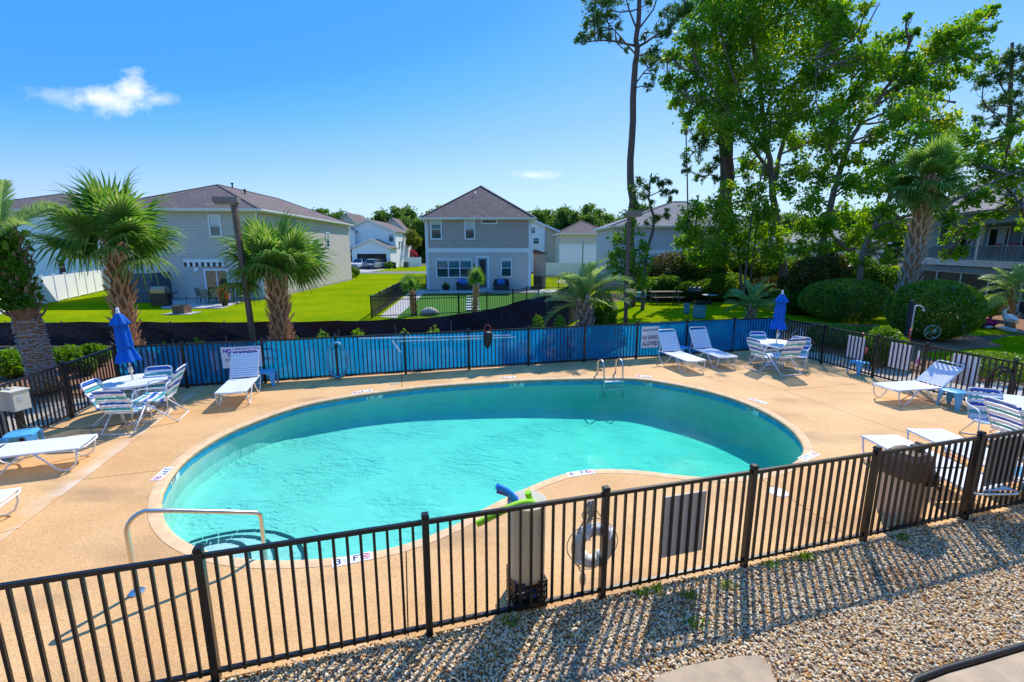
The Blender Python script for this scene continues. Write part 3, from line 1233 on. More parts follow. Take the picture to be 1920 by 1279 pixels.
def depth_marker(label, txt, a, b, ring=True, wall=None):
    """white tile with lettering; a->b is the reading direction on the deck, or wall=(centre, right, up)"""
    if wall:
        m = frame3(*wall)
        w, h = .40, .115
    else:
        d = b - a
        m = frame3((a + b) / 2 + Vector((0, 0, .002)), d, Vector((-d.y, d.x, 0)))
        w, h = d.length, .15
    t = T('depth_marker', label, 'depth marker', (0, 0, 0), 0, 'pool depth markers')
    t.matrix_basis = m
    O(MB().box(0, 0, .002, w, h, .006), 'tile', m_sign, t)
    x = -w * .5 + .03
    lead = txt.split('½')
    o = text_mb(lead[0], h * 1.0, m_ink, parent=t, matrix=Matrix.Translation((x, 0, .006)), align='LEFT', bold=.002)
    x += h * .50
    if len(lead) > 1:
        text_mb('1', h * .40, m_ink, parent=t, matrix=Matrix.Translation((x, h * .18, .006)), align='LEFT')
        text_mb('/', h * .62, m_ink, parent=t, matrix=Matrix.Translation((x + h * .16, 0, .006)), align='LEFT')
        text_mb('2', h * .40, m_ink, parent=t, matrix=Matrix.Translation((x + h * .32, -h * .18, .006)), align='LEFT')
        x += h * .62
    text_mb('FT', h * .95, m_ink, parent=t, matrix=Matrix.Translation((x + h * .18, 0, .006)), align='LEFT', bold=.002)
    if ring:
        no_diving_ring(t, Matrix.Translation((w * .5 - h * .5, 0, .0075)), h * .38)
    return t


depth_marker('deck tile reading 3 FT with a red ring, left end of the pool', '3', at(318, 877), at(291, 901))
depth_marker('deck tile reading 3½ FT with a red ring behind the foreground fence', '3½', at(623, 1058), at(697, 1041))
depth_marker('deck tile reading 4½ FT on the rounded bulge of the deck', '4½', at(1064, 891), at(1114, 884))
depth_marker('deck tile reading 5 FT at the right tip of the pool', '5', at(1503, 862), at(1531, 850))
depth_marker('deck tile lying upside down on the far side, nearest the left lounger', '3½', at(698, 731.5), at(660, 737.5))
depth_marker('deck tile lying upside down at the middle of the far side', '4½', at(967, 707.5), at(937, 709.5))
depth_marker('deck tile lying upside down at the far side just right of the steel ladder', '5', at(1222, 706.5), at(1193, 705.5))
depth_marker('deck tile lying upside down at the far right curve of the pool', '5', at(1437, 757), at(1406, 748))


def wall_marker(label, txt, px, py):
    p = at(px, py)
    i = min(range(len(POOL)), key=lambda k: (POOL[k] - p).length)
    q, d = POOL[i], (POOL[(i + 1) % len(POOL)] - POOL[i - 1]).normalized()
    inn = Vector((-d.y, d.x, 0))
    right = Vector((0, 0, 1)).cross(inn).normalized()
    up = Vector((0, 0, 1))
    depth_marker(label, txt, None, None, False, (q + inn * .012 + Vector((0, 0, -.135)), right, up))


wall_marker('waterline tile reading 3 FT on the left pool wall', '3', 322, 885)
wall_marker('waterline tile reading 3½ FT on the far wall toward the left lounger', '3½', 689, 735)
wall_marker('waterline tile reading 4½ FT at the middle of the far pool wall', '4½', 958, 714)
wall_marker('waterline tile reading 5 FT on the pool wall right of the ladder', '5', 1210, 713)
wall_marker('waterline tile reading 5 FT on the right pool wall', '5', 1420, 763)

for lab, px, py, r in (('round white skimmer lid in the deck behind the near fence', 1459, 923, .14), ('round skimmer lid set in the deck beyond the pool, far left', 741, 719, .15)):
    t = T('skimmer_lid', lab, 'lid', at(px, py))
    O(MB().lathe([(0, .006), (r * .9, .006), (r * .92, .003)], 24), 'cover', m_white if px > 1000 else m_concw, t)
    O(MB().lathe([(r * .93, .001), (r * .94, .007), (r, .007), (r * 1.02, .001)], 24), 'rim', m_white if px > 1000 else m_coping, t)

# ------------------------------------------------------------ steel rails
base = at(257, 1111)
end = at(497, 1036)
hd = (end - base)
hd.z = 0
ln = hd.length
hd.normalize()
t = T('pool_handrail', 'bent polished steel handrail leading down to the entry steps', 'handrail', base)
pts = [Vector((0, 0, -.05)), Vector((0, 0, .35)), Vector((0, 0, .68))]
for k in range(1, 7):
    a = k / 6 * math.pi / 2 * .9
    pts.append(hd * (.20 - .20 * math.cos(a)) + Vector((0, 0, .70 + .20 * math.sin(a))))
pts += [hd * (ln * .3) + Vector((0, 0, .84)), hd * (ln - .10) + Vector((0, 0, .565))]
for k in range(1, 6):
    a = k / 5 * math.pi / 2
    pts.append(hd * (ln - .08 + .08 * math.sin(a)) + Vector((0, 0, .46 + .09 * math.cos(a))))
pts += [hd * ln + Vector((0, 0, .2)), hd * ln + Vector((0, 0, -.4))]
O(MB().tube(pts, .0245, 12), 'rail', m_steel, t, smooth=True)
O(MB().lathe([(.075, .003), (.075, .012), (.05, .02), (.026, .022)], 20), 'flange', m_steel, t, smooth=40)

la, lb = at(1120, 702), at(1154, 700)
ld = lb - la
inn = Vector((ld.y, -ld.x, 0)).normalized()
t = T('pool_ladder', 'polished steel pool ladder with two arched rails at the far edge', 'ladder', (la + lb) / 2)
hw = ld.length / 2
ldn = ld.normalized()
for s in (-1, 1):
    o = ldn * hw * s
    pts = [o + Vector((0, 0, -.02)), o + Vector((0, 0, .26))]
    for k in range(0, 9):
        a = k / 8 * math.pi
        pts.append(o + inn * (.23 - .23 * math.cos(a)) + Vector((0, 0, .33 + .16 * math.sin(a))))
    pts += [o + inn * .48 + Vector((0, 0, .12)), o + inn * .53 + Vector((0, 0, -.15)), o + inn * .53 + Vector((0, 0, -.55))]
    O(MB().tube(pts, .022, 10), 'rail', m_steel, t, smooth=True)
    O(MB().lathe([(.05, .002), (.05, .012), (.023, .015)], 16, c=tuple(o)), 'flange', m_steel, t)
for z in (-.08, -.30):
    O(MB().box(0, 0, z, ld.length, .09, .03, rot=Matrix.Rotation(math.atan2(ld.y, ld.x), 3, 'Z')), 'tread', m_white, t).location = inn * .53

# ------------------------------------------------------------ strap chairs, tables, umbrellas, loungers, stools
def rounded_u(w, y0, z0, y1, z1, r=.09, k=4):
    """inverted U from (−w, y0, z0) up to (y1, z1) and down on the other side"""
    d = Vector((0, y1 - y0, z1 - z0))
    L_ = d.length
    d.normalize()
    o = Vector((0, y0, z0))
    pts = [o + Vector((-w, 0, 0)), o + Vector((-w, 0, 0)) + d * (L_ - r)]
    for i in range(1, k + 1):
        a = i / k * math.pi / 2
        pts.append(o + d * (L_ - r + r * math.sin(a)) + Vector((-w + r - r * math.cos(a), 0, 0)))
    return pts + [Vector((-p.x, p.y, p.z)) for p in reversed(pts)]


def strap_mb(w, y, z, d, wid=.052, th=.006, sag=0.0):
    """one strap across, lying along direction d (unit, in the y-z plane), wrapping the side tubes"""
    d = Vector(d).normalized()
    nrm = Vector((1, 0, 0)).cross(d)
    mb = MB()
    xs = [-w - .016, -w - .012, -w + .03, 0, w - .03, w + .012, w + .016]
    hs = [-.014, .010, .014, .014 - sag, .014, .010, -.014]
    vs = []
    for x, h in zip(xs, hs):
        for a in (-wid / 2, wid / 2):
            vs.append(Vector((x, y, z)) + d * a + nrm * h)
    for x, h in zip(xs, hs):
        for a in (-wid / 2, wid / 2):
            vs.append(Vector((x * .985, y, z)) + d * a + nrm * (h - th))
    k = len(xs)
    fs = []
    for i in range(k - 1):
        fs.append((2 * i, 2 * i + 2, 2 * i + 3, 2 * i + 1))
        fs.append((2 * k + 2 * i, 2 * k + 2 * i + 1, 2 * k + 2 * i + 3, 2 * k + 2 * i + 2))
        fs.append((2 * i, 2 * k + 2 * i, 2 * k + 2 * i + 2, 2 * i + 2))
        fs.append((2 * i + 1, 2 * i + 3, 2 * k + 2 * i + 3, 2 * k + 2 * i + 1))
    return mb.add(vs, fs)


def make_chair():
    t = T('strap_chair', 'chair', 'chair')
    # seat/back tube frame; sitter looks along +y
    O(MB().tube(rounded_u(.255, -.20, .40, -.44, .93), .0125, 8), 'back_frame', m_white, t, smooth=True)
    f = MB()
    f.tube([(-.255, -.22, .40), (-.255, .20, .425)], .0125, 8).tube([(.255, -.22, .40), (.255, .20, .425)], .0125, 8)
    f.tube([(-.255, .2, .425), (-.2, .245, .425), (.2, .245, .425), (.255, .2, .425)], .0125, 8).tube([(-.255, -.2, .40), (.255, -.2, .40)], .0125, 8)
    O(f, 'seat_frame', m_white, t, smooth=True)
    for s in (-1, 1):
        x = .285 * s
        O(MB().tube([(x, -.35, .74), (x, -.28, .655), (x, -.20, .645), (x, .10, .645), (x, .19, .625), (x, .235, .56), (x, .27, .30), (x, .31, .02)], .0125, 8), 'arm', m_white, t, smooth=True)
        O(MB().tube([(x, .12, .43), (x, -.10, .24), (x, -.36, .02)], .0125, 8), 'leg', m_white, t, smooth=True)
    for y in (.31, -.36):
        O(MB().tube([(-.285, y, .014), (.285, y, .014)], .0125, 8), 'floor_bar', m_white, t, smooth=True)
    mats = [m_sblue, m_strap, m_steal, m_strap]
    b0, b1 = Vector((0, -.215, .44)), Vector((0, -.425, .895))
    for i in range(8):
        k = i / 7
        p = b0.lerp(b1, k)
        put('back_strap', strap_mb(.255, p.y, p.z, b1 - b0, .054, sag=.012).mesh('back_strap', mats[(7 - i) % 4]), t)
    s0, s1 = Vector((0, -.17, .402)), Vector((0, .215, .425))
    for i in range(7):
        p = s0.lerp(s1, i / 6)
        put('seat_strap', strap_mb(.255, p.y, p.z, s1 - s0, .052, sag=.02).mesh('seat_strap', mats[i % 4]), t)
    return t


def make_table():
    t = T('patio_table', 'table', 'table')
    O(MB().lathe([(0, .705), (.57, .705), (.595, .712), (.605, .70), (.60, .665), (.585, .665), (.58, .69), (0, .69)], 36), 'tabletop', m_white, t, smooth=35)
    for k in range(4):
        a = k * math.pi / 2 + .5
        c, s = math.cos(a), math.sin(a)
        O(MB().tube([(.42 * c, .42 * s, .69), (.30 * c, .30 * s, .45), (.22 * c, .22 * s, .30), (.26 * c, .26 * s, .14), (.38 * c, .38 * s, .012)], .017, 8), 'leg', m_white, t, smooth=True)
    O(MB().tube([(.30 * math.cos(i * .3927), .30 * math.sin(i * .3927), .46) for i in range(16)], .010, 6, closed=True), 'brace_ring', m_white, t, smooth=True)
    O(MB().lathe([(.30, .0), (.30, .03), (.27, .05), (.06, .07), (.05, .14), (.03, .15)], 24), 'base', m_white, t, smooth=35)
    return t


def make_umbrella():
    t = T('patio_umbrella', 'umbrella', 'umbrella')
    O(MB().tube([(0, 0, .10), (0, 0, 2.30)], .019, 10), 'pole', m_cream, t, smooth=True)
    O(MB().lathe([(.0, 2.42), (.025, 2.41), (.034, 2.38), (.028, 2.34), (.04, 2.31), (.04, 2.28)], 14), 'finial', m_white, t, smooth=True)
    ph = [RNG.uniform(0, 6.28) for _ in range(12)]

    def fold(i, a):
        return 1 + .22 * math.sin(6 * a + ph[i % 12] * .15) + .10 * math.sin(11 * a + ph[(i * 3) % 12])
    prof = [(.215, 1.18), (.20, 1.22), (.165, 1.32), (.135, 1.42), (.115, 1.50), (.13, 1.56), (.125, 1.70), (.12, 1.86), (.11, 2.0), (.09, 2.12), (.05, 2.24), (.02, 2.29)]
    O(MB().lathe(prof, 48, fn=fold), 'canopy', m_umb, t, smooth=True)
    prof = [(.185, 2.03), (.165, 2.08), (.12, 2.17), (.07, 2.26), (.022, 2.305)]
    O(MB().lathe(prof, 48, fn=lambda i, a: 1 + .14 * math.sin(7 * a + 1) * (1 if i < 3 else .3)), 'valance', m_umb, t, smooth=True)
    O(MB().tube([(0, 0, 1.52), (0, 0, 1.555)], .145, 14), 'tie_strap', m_umb, t, smooth=40)
    cr = O(MB().box(0, -.01, .98, .07, .07, .13, taper=.8).tube([(0, -.03, .98), (.05, -.07, .98), (.09, -.09, 1.02)], .010, 6), 'crank', m_cream, t)
    return t


def make_lounger(back=50, name='pool_lounger'):
    t = T(name, 'lounger', 'lounger')
    a = R(back)
    hy, hz = 1.22, .36
    d = Vector((0, math.cos(a), math.sin(a)))
    tip = Vector((0, hy, hz)) + d * .74
    O(MB().tube(rounded_u(.30, hy, hz, tip.y, tip.z, .07), .014, 8), 'back_frame', m_white, t, smooth=True)
    f = MB()
    for s in (-1, 1):
        f.tube([(.30 * s, 1.50, .35), (.30 * s, hy, hz), (.30 * s, .10, hz), (.28 * s, .03, hz - .01)], .014, 8)
    f.tube([(-.28, .03, hz - .01), (-.2, 0, hz - .015), (.2, 0, hz - .015), (.28, .03, hz - .01)], .014, 8)
    f.tube([(-.30, .66, hz - .02), (.30, .66, hz - .02)], .011, 6).tube([(-.30, 1.48, .33), (.30, 1.48, .33)], .011, 6)
    O(f, 'seat_frame', m_white, t, smooth=True)
    for s in (-1, 1):
        x = .305 * s
        O(MB().tube([(x, .07, .345), (x, .09, .18), (x, .14, .06), (x, .22, .018), (x, .30, .022), (x, .38, .09), (x, .52, .26), (x, .60, .34)], .0135, 8), 'leg', m_white, t, smooth=True)
        O(MB().tube([(x, .78, .34), (x, .86, .27), (x, 1.04, .09), (x, 1.14, .022), (x, 1.24, .018), (x, 1.33, .06), (x, 1.42, .20), (x, 1.50, .345)], .0135, 8), 'leg', m_white, t, smooth=True)
    if back > 15:
        for s in (-1, 1):
            O(MB().tube([(.285 * s, 1.46, .33), tuple(Vector((.285 * s, hy, hz)) + d * .40)], .009, 6), 'brace', m_white, t)
    for i in range(20):
        y = .055 + i * (hy - .09) / 19
        put('seat_strap', strap_mb(.30, y, hz, (0, 1, 0), .047, sag=.012).mesh('seat_strap', m_strap) if i == 0 else None, t) if False else None
    ms = strap_mb(.30, 0, 0, (0, 1, 0), .048, sag=.012).mesh('seat_strap', m_strap)
    for i in range(20):
        put('seat_strap', ms, t, (0, .055 + i * (hy - .10) / 19, hz))
    mbk = strap_mb(.30, 0, 0, d, .047, sag=.012).mesh('back_strap', m_strap)
    for i in range(11):
        p = Vector((0, hy, hz)) + d * (.06 + i * .57 / 10)
        put('back_strap', mbk, t, p)
    return t


def make_stool():
    t = T('side_table', 'stool', 'side table')
    prof = []
    k = 20
    sq = lambda i, a: 1.0 / max(abs(math.cos(a)), abs(math.sin(a))) ** .55
    O(MB().lathe([(0, .40), (.20, .40), (.215, .393), (.22, .375), (.215, .36), (0, .365)], 32, fn=sq), 'tabletop', m_stool, t, smooth=40)
    for q in range(4):
        a = q * math.pi / 2 + math.pi / 4
        c, s = math.cos(a), math.sin(a)
        sv = Vector((-s, c, 0))
        rd = Vector((c, s, 0))
        mb = MB()
        vs = []
        for z, r, w, th in ((.37, .235, .085, .05), (.20, .262, .06, .035), (.0, .285, .035, .022)):
            for u, v in ((-1, -1), (1, -1), (1, 1), (-1, 1)):
                vs.append(rd * (r + v * th / 2) + sv * u * w + Vector((0, 0, z)))
        fs = []
        for i in range(2):
            for j in range(4):
                fs.append((i * 4 + j, i * 4 + (j + 1) % 4, i * 4 + 4 + (j + 1) % 4, i * 4 + 4 + j))
        fs += [(0, 3, 2, 1), (8, 9, 10, 11)]
        O(mb.add(vs, fs), 'leg', m_stool, t)
    return t


def face(frm, to):
    d = Vector(to) - Vector(frm)
    return math.atan2(-d.x, d.y)


chair0, table0, umb0, stool0 = make_chair(), make_table(), make_umbrella(), make_stool()
used = set()


def place(proto, loc, rz, label, group, scale=1.0):
    loc = Vector(loc)
    if proto.name not in used:
        used.add(proto.name)
        proto.location, proto.rotation_euler, proto['label'], proto['group'] = loc, (0, 0, rz), label, group
        proto.scale = (scale,) * 3 if isinstance(scale, (int, float)) else scale
        return proto
    return dup(proto, loc, rz, label, group, scale)


G_CH, G_TB, G_UM, G_LO, G_ST = 'striped strap chairs', 'round white patio tables', 'closed blue umbrellas', 'white strap loungers', 'sky blue side tables'
TL = at(253, 713, .70)
TL.z = 0
TR = at(1455, 643, .70)
TR.z = 0
TX = at(1921, 757, .70)
TX.z = 0
place(table0, TL, .3, 'round white table with a closed umbrella beside the cream electrical box', G_TB)
place(table0, TR, .8, 'round white table with a closed umbrella in the far right deck corner', G_TB)
place(table0, TX, .1, 'round white table cut by the right picture edge', G_TB)
u1 = place(umb0, TL, .2, 'closed blue umbrella at the left table in front of the palm trunk', G_UM, (1, 1, .97))
u1.rotation_euler = (0, R(-3), .2)
u2 = place(umb0, TR, 1.3, 'closed blue umbrella at the far right corner table', G_UM, (1, 1, .97))
u2.rotation_euler = (R(1), R(1.5), 1.3)


def seat_chair(L_, R_, lab):
    """chair set from the two top corners of its back (sitter's left, right)"""
    z = .93 * 1.06
    a, b = at(*L_, z), at(*R_, z)
    r = (b - a)
    sc = max(1.0, min(1.2, r.length / .50))
    r.normalize()
    f = Vector((-r.y, r.x, 0))
    o = (a + b) / 2 + f * .435 * sc
    o.z = 0
    place(chair0, o, math.atan2(-f.x, f.y), lab, G_CH, sc)


seat_chair((174, 729), (225, 727), 'striped chair seen from behind, nearest at the left table')
seat_chair((180, 704), (150, 715), 'striped chair at the left table against the side fence')
seat_chair((318, 681), (275, 684), 'striped chair on the far side of the left table in front of the blue cloth')
seat_chair((331, 706), (351, 692), 'striped chair turned sideways at the right of the left table')
seat_chair((1400, 631), (1423, 637), 'striped chair at the corner table, nearest the two reclined loungers')
seat_chair((1479, 644), (1514, 642), 'striped chair at the corner table, nearest the viewer')
seat_chair((1433, 619), (1408, 619), 'striped chair at the corner table standing against the blue cloth')
seat_chair((1518, 630), (1489, 627), 'striped chair at the corner table, nearest the side fence')
seat_chair((1865, 725), (1829, 722), 'striped chair facing the viewer behind the table at the right edge')
seat_chair((1845, 748), (1909, 768), 'striped chair seen from behind at the right picture edge')

lounge50, lounge62, lounge0 = make_lounger(42), make_lounger(58), make_lounger(0)


def lounger(proto, foot_px, hinge_px, lab):
    """lounger set from the middle of its foot edge towards the hinge, both at seat height"""
    a, b = at(*foot_px, .36), at(*hinge_px, .36)
    d = b - a
    a.z = 0
    return place(proto, a, math.atan2(-d.x, d.y), lab, G_LO, 1.04)


lounger(lounge62, (431, 738), (459, 709), 'white lounger with raised back in front of the lifeguard sign')
lounger(lounge62, (1308, 678), (1252, 658), 'white lounger with raised back in front of the no diving sign')
lounger(lounge62, (1368, 671), (1313, 653), 'white lounger with raised back, right of the one by the no diving sign')
lounger(lounge50, (1657, 727), (1740, 722), 'single white lounger with raised back by the right side fence')
lounger(lounge0, (1646, 817), (1751, 869), 'flat white lounger behind the near fence, the one beside the trash can')
lounger(lounge0, (1730, 805), (1841, 855), 'flat white lounger behind the near fence, the one nearer the striped chairs')
lounger(lounge0, (171, 828), (0, 847), 'flat white lounger lying on the left deck beside the blue side table')
lounger(lounge0, (16, 938), (-150, 960), 'flat white lounger of which only the foot end shows at the left picture edge')
for px, py, rz, lab in ((502, 722, .2, 'sky blue side table right of the lounger by the lifeguard sign'), (48, 850, .5, 'sky blue side table by the flat lounger on the left deck'),
                        (1277, 672, .4, 'sky blue side table between the two loungers at the blue cloth'), (1786, 763, .3, 'sky blue side table right of the single lounger'),
                        (1608, 700, .2, 'sky blue side table standing outside the side fence under a white board'), (1885, 925, .8, 'sky blue side table seen through the near fence at the right edge')):
    place(stool0, at(px, py), rz, lab, G_ST, 1.0 if px != 1608 else .9)

# light blue sling chair and small wire chair tucked behind the corner table
p = at(1448, 652)
t = T('sling_chair', 'light blue sling chair tucked behind the corner table', 'chair', p, face(p, TR) + .15)
O(MB().tube(rounded_u(.27, -.18, .38, -.40, 1.05, .05), .013, 8), 'back_frame', m_white, t, smooth=True)
mb = MB()
mb.bar((0, -.19, .40), (0, -.39, 1.02), .52, .012, up=(0, 1, 0))
O(mb, 'back_sling', m_stool, t)
O(MB().bar((0, -.18, .40), (0, .26, .42), .52, .012), 'seat_sling', m_stool, t)
for s in (-1, 1):
    O(MB().tube([(.27 * s, -.34, .02), (.27 * s, .0, .34), (.27 * s, .27, .42), (.27 * s, .30, .02)], .012, 8), 'leg', m_white, t, smooth=True)
    O(MB().tube([(.29 * s, -.28, .66), (.29 * s, .1, .64), (.29 * s, .25, .60), (.28 * s, .28, .3)], .012, 8), 'arm', m_white, t, smooth=True)
p = at(1487, 661)
t = T('wire_chair', 'small white scrolled wire chair half hidden behind the corner table', 'chair', p, face(p, TR) - .2)
mb = MB()
for k in range(9):
    a = math.pi * k / 8
    x = .21 * math.cos(a)
    mb.tube([(x, -.20, .44), (x * .9, -.24, .66), (x * .5, -.25, .70 + .17 * math.sin(a))], .006, 5)
O(mb, 'back', m_white, t)
O(MB().lathe([(.22, .43), (.23, .44), (.22, .45), (.0, .45)], 20), 'seat', m_white, t)
for q in range(4):
    a = q * math.pi / 2 + .78
    O(MB().tube([(.18 * math.cos(a), .18 * math.sin(a), .44), (.25 * math.cos(a), .25 * math.sin(a), 0)], .009, 6), 'leg', m_white, t)

# ------------------------------------------------------------ signs on the fences
def sign(label, a_px, lines, w, h, ztop, face_n=None, base=None):
    pass


def fence_point(px):
    """where the sight line at column px meets the far fence"""
    d = ray(px, 620)
    return line_hit(Vector((0, 0, 0)), Vector((d.x, d.y, 0)), CORNER_L, (RPOSTS[0] - CORNER_L).normalized())


front = -nd
for lab, x0, x1, z0, z1, lines in (
        ('white sign in bold violet capitals about no lifeguard, behind a lounger', 410, 486, .48, 1.05, [('NO LIFEGUARD', .30, .25, m_inkp, .006), ('ON DUTY', .11, .25, m_inkp, .006), ('SWIM AT YOUR', -.12, .20, m_ink, 0), ('OWN RISK', -.31, .20, m_ink, 0)]),
        ('white sign reading shallow water no diving allowed on the blue cloth', 1203, 1235, .36, 1.08, [('SHALLOW WATER', .33, .17, m_ink, .002), ('NO DIVING', -.02, .26, m_ink, .004), ('ALLOWED', -.30, .26, m_ink, .004)])):
    a, b = fence_point(x0), fence_point(x1)
    w, h = (b - a).length, z1 - z0
    ctr = (a + b) / 2 + front * .024 + Vector((0, 0, (z0 + z1) / 2))
    t = T('warning_sign', lab, 'sign')
    t.matrix_basis = frame3(ctr, b - a, (0, 0, 1))
    O(MB().box(0, 0, 0, w, h, .006), 'board', m_sign, t)
    for s, y, sz, mt, bo in lines:
        o = text_mb(s, sz * h, mt, parent=t, bold=bo, matrix=Matrix.Translation((0, y * h, .0045)))
        wd = o.dimensions.x if o.dimensions.x else 1
        xs = [v.co.x for v in o.data.vertices]
        wd = max(xs) - min(xs)
        mx = .90 * w
        k = mx / wd if (wd > mx or s in ('NO LIFEGUARD', 'SHALLOW WATER')) else 1.0
        o.data.transform(Matrix.Diagonal((k, 1, 1, 1)))

def board_on(label, a, b, z0, z1, side, mat, off=.03):
    d = (b - a).normalized()
    nn = Vector((-d.y, d.x, 0)) * side
    ctr = (a + b) / 2 + nn * off + Vector((0, 0, (z0 + z1) / 2))
    t = T('notice_board', label, 'board', ctr, math.atan2(d.y, d.x), 'blank notice boards on the fences')
    O(MB().box(0, 0, 0, (b - a).length, .012, z1 - z0), 'board', mat, t)
    for sx in (-1, 1):
        for sz in (-1, 1):
            O(MB().lathe([(0, .004), (.01, .003), (.012, 0)], 8, c=((b - a).length * .44 * sx, 0, (z1 - z0) * .44 * sz)), 'bolt', m_steel, t)


def rp(px, z):
    """point on the right fence line seen at column px"""
    d = ray(px, 700)
    best = None
    for a, b in zip(RPOSTS[:-1], RPOSTS[1:]):
        h = line_hit(Vector((0, 0, 0)), Vector((d.x, d.y, 0)), a, (b - a).normalized())
        s = (h - a).dot((b - a).normalized())
        if -.001 <= s <= (b - a).length + .001:
            best = h
    return best


def np_(px):
    d = ray(px, 900)
    return line_hit(Vector((0, 0, 0)), Vector((d.x, d.y, 0)), NEAR0, NDIR)


board_on('blank white board on the side fence, farthest of the three', rp(1578, 0), rp(1612, 0), .42, 1.06, 1, m_sign)
board_on('blank white board on the side fence, between the gate posts', rp(1661, 0), rp(1702, 0), .42, 1.10, 1, m_sign)
board_on('blank white board on the side fence, behind the single lounger', rp(1780, 0), rp(1832, 0), .40, 1.12, 1, m_sign)
board_on('blank grey board on the foreground fence, right of the life ring', np_(1248), np_(1330), .30, 1.02, 1, m_greyb)
board_on('blank grey board on the foreground fence at the far right by the loungers', np_(1850), np_(1905), .42, 1.10, 1, m_greyb)

# ------------------------------------------------------------ houses
def siding(root, A, B, z0, z1, mat, course=.19, name='siding'):
    """lap boards on the wall A->B (outward side on the right of A->B), real overlapping courses"""
    A, B = Vector((*A, 0)), Vector((*B, 0))
    d = (B - A).normalized()
    nn = Vector((d.y, -d.x, 0))
    mb = MB()
    k = max(1, round((z1 - z0) / course))
    h = (z1 - z0) / k
    for i in range(k):
        a, b = z0 + i * h, z0 + (i + 1) * h
        # dutch-lap course: upright face, shadow lip below, sloping cove above
        o1, o2 = nn * .030, nn * .004
        m_ = a + h * .70
        P = [A + o1 + Vector((0, 0, a)), B + o1 + Vector((0, 0, a)), B + o1 + Vector((0, 0, m_)), A + o1 + Vector((0, 0, m_)), A + o2 + Vector((0, 0, b)), B + o2 + Vector((0, 0, b)), A + Vector((0, 0, a)), B + Vector((0, 0, a))]
        mb.add(P, [(0, 1, 2, 3), (3, 2, 5, 4), (0, 6, 7, 1)])
    return O(mb, name, mat, root, kind='stuff')


def battens(root, A, B, z0, z1, mat, step=.30):
    A, B = Vector((*A, 0)), Vector((*B, 0))
    d = (B - A).normalized()
    nn = Vector((d.y, -d.x, 0))
    mb = MB()
    mb.add([A + Vector((0, 0, z0)), B + Vector((0, 0, z0)), B + Vector((0, 0, z1)), A + Vector((0, 0, z1))], [(0, 1, 2, 3)])
    k = int((B - A).length / step)
    za = math.atan2(d.y, d.x)
    for i in range(k + 1):
        p = A + d * (i * (B - A).length / k) + nn * .012
        mb.box(p.x, p.y, (z0 + z1) / 2, .045, .024, z1 - z0 - .002, rz=za)
    return O(mb, 'siding', mat, root, kind='stuff')


def gable_fill(root, A, B, z, rise, mat):
    """triangular gable end in lap boards"""
    A, B = Vector((*A, 0)), Vector((*B, 0))
    d = (B - A).normalized()
    L_ = (B - A).length
    nn = Vector((d.y, -d.x, 0))
    mb = MB()
    k = max(3, int(rise / .19))
    for i in range(k):
        f0, f1 = i / k, (i + 1) / k
        a0, b0 = A + d * L_ * f0 / 2, B - d * L_ * f0 / 2
        a1, b1 = A + d * L_ * f1 / 2, B - d * L_ * f1 / 2
        mb.add([a0 + nn * .022 + Vector((0, 0, z + rise * f0)), b0 + nn * .022 + Vector((0, 0, z + rise * f0)), b1 + nn * .002 + Vector((0, 0, z + rise * f1)), a1 + nn * .002 + Vector((0, 0, z + rise * f1))], [(0, 1, 2, 3)])
    return O(mb, 'gable', mat, root, kind='stuff')


def hip_roof(root, x0, x1, y0, y1, z, rise, mat, eave=.38, trim=None, name='roof', run=None):
    X0, X1, Y0, Y1 = x0 - eave, x1 + eave, y0 - eave, y1 + eave
    w, d = X1 - X0, Y1 - Y0
    if d >= w:
        r = run or w / 2
        a, b = ((X0 + X1) / 2, Y0 + r), ((X0 + X1) / 2, Y1 - r)
    else:
        r = run or d / 2
        a, b = (X0 + r, (Y0 + Y1) / 2), (X1 - r, (Y0 + Y1) / 2)
    zt = z + rise
    c = [(X0, Y0, z + .03), (X1, Y0, z + .03), (X1, Y1, z + .03), (X0, Y1, z + .03)]
    A, B = (*a, zt), (*b, zt)
    vs = c + [A, B]
    if d >= w:
        fs = [(0, 1, 4), (1, 2, 5, 4), (2, 3, 5), (3, 0, 4, 5)]
    else:
        fs = [(0, 1, 5, 4), (1, 2, 5), (2, 3, 4, 5), (3, 0, 4)]
    mb = MB().add(vs, fs)
    rf = O(mb, name, mat, root)
    f = MB()
    for p, q in ((c[0], c[1]), (c[1], c[2]), (c[2], c[3]), (c[3], c[0])):
        p, q = Vector(p), Vector(q)
        f.bar(p + Vector((0, 0, -.095)), q + Vector((0, 0, -.095)), .03, .18)
    O(f, 'fascia', trim or m_trim, root)
    O(MB().add([(X0 + .02, Y0 + .02, z - .12), (X1 - .02, Y0 + .02, z - .12), (X1 - .02, Y1 - .02, z - .12), (X0 + .02, Y1 - .02, z - .12)], [(3, 2, 1, 0)]), 'soffit', trim or m_trim, root)
    g = MB()
    for p, q in ((c[0], c[1]), (c[1], c[2])):
        p, q = Vector(p), Vector(q)
        out = Vector(((q - p).y, -(q - p).x, 0)).normalized() * .06
        g.bar(p + out + Vector((0, 0, -.05)), q + out + Vector((0, 0, -.05)), .10, .10)
    O(g, 'gutter', trim or m_trim, root)
    # ridge caps
    rc = MB()
    for p, q in [(c[0], A), (c[1], A if d >= w else B), (c[2], B), (c[3], B if d >= w else A), (A, B)]:
        rc.bar(Vector(p) + Vector((0, 0, .012)), Vector(q) + Vector((0, 0, .012)), .22, .03)
    O(rc, 'ridge_cap', mat, rf)
    return rf


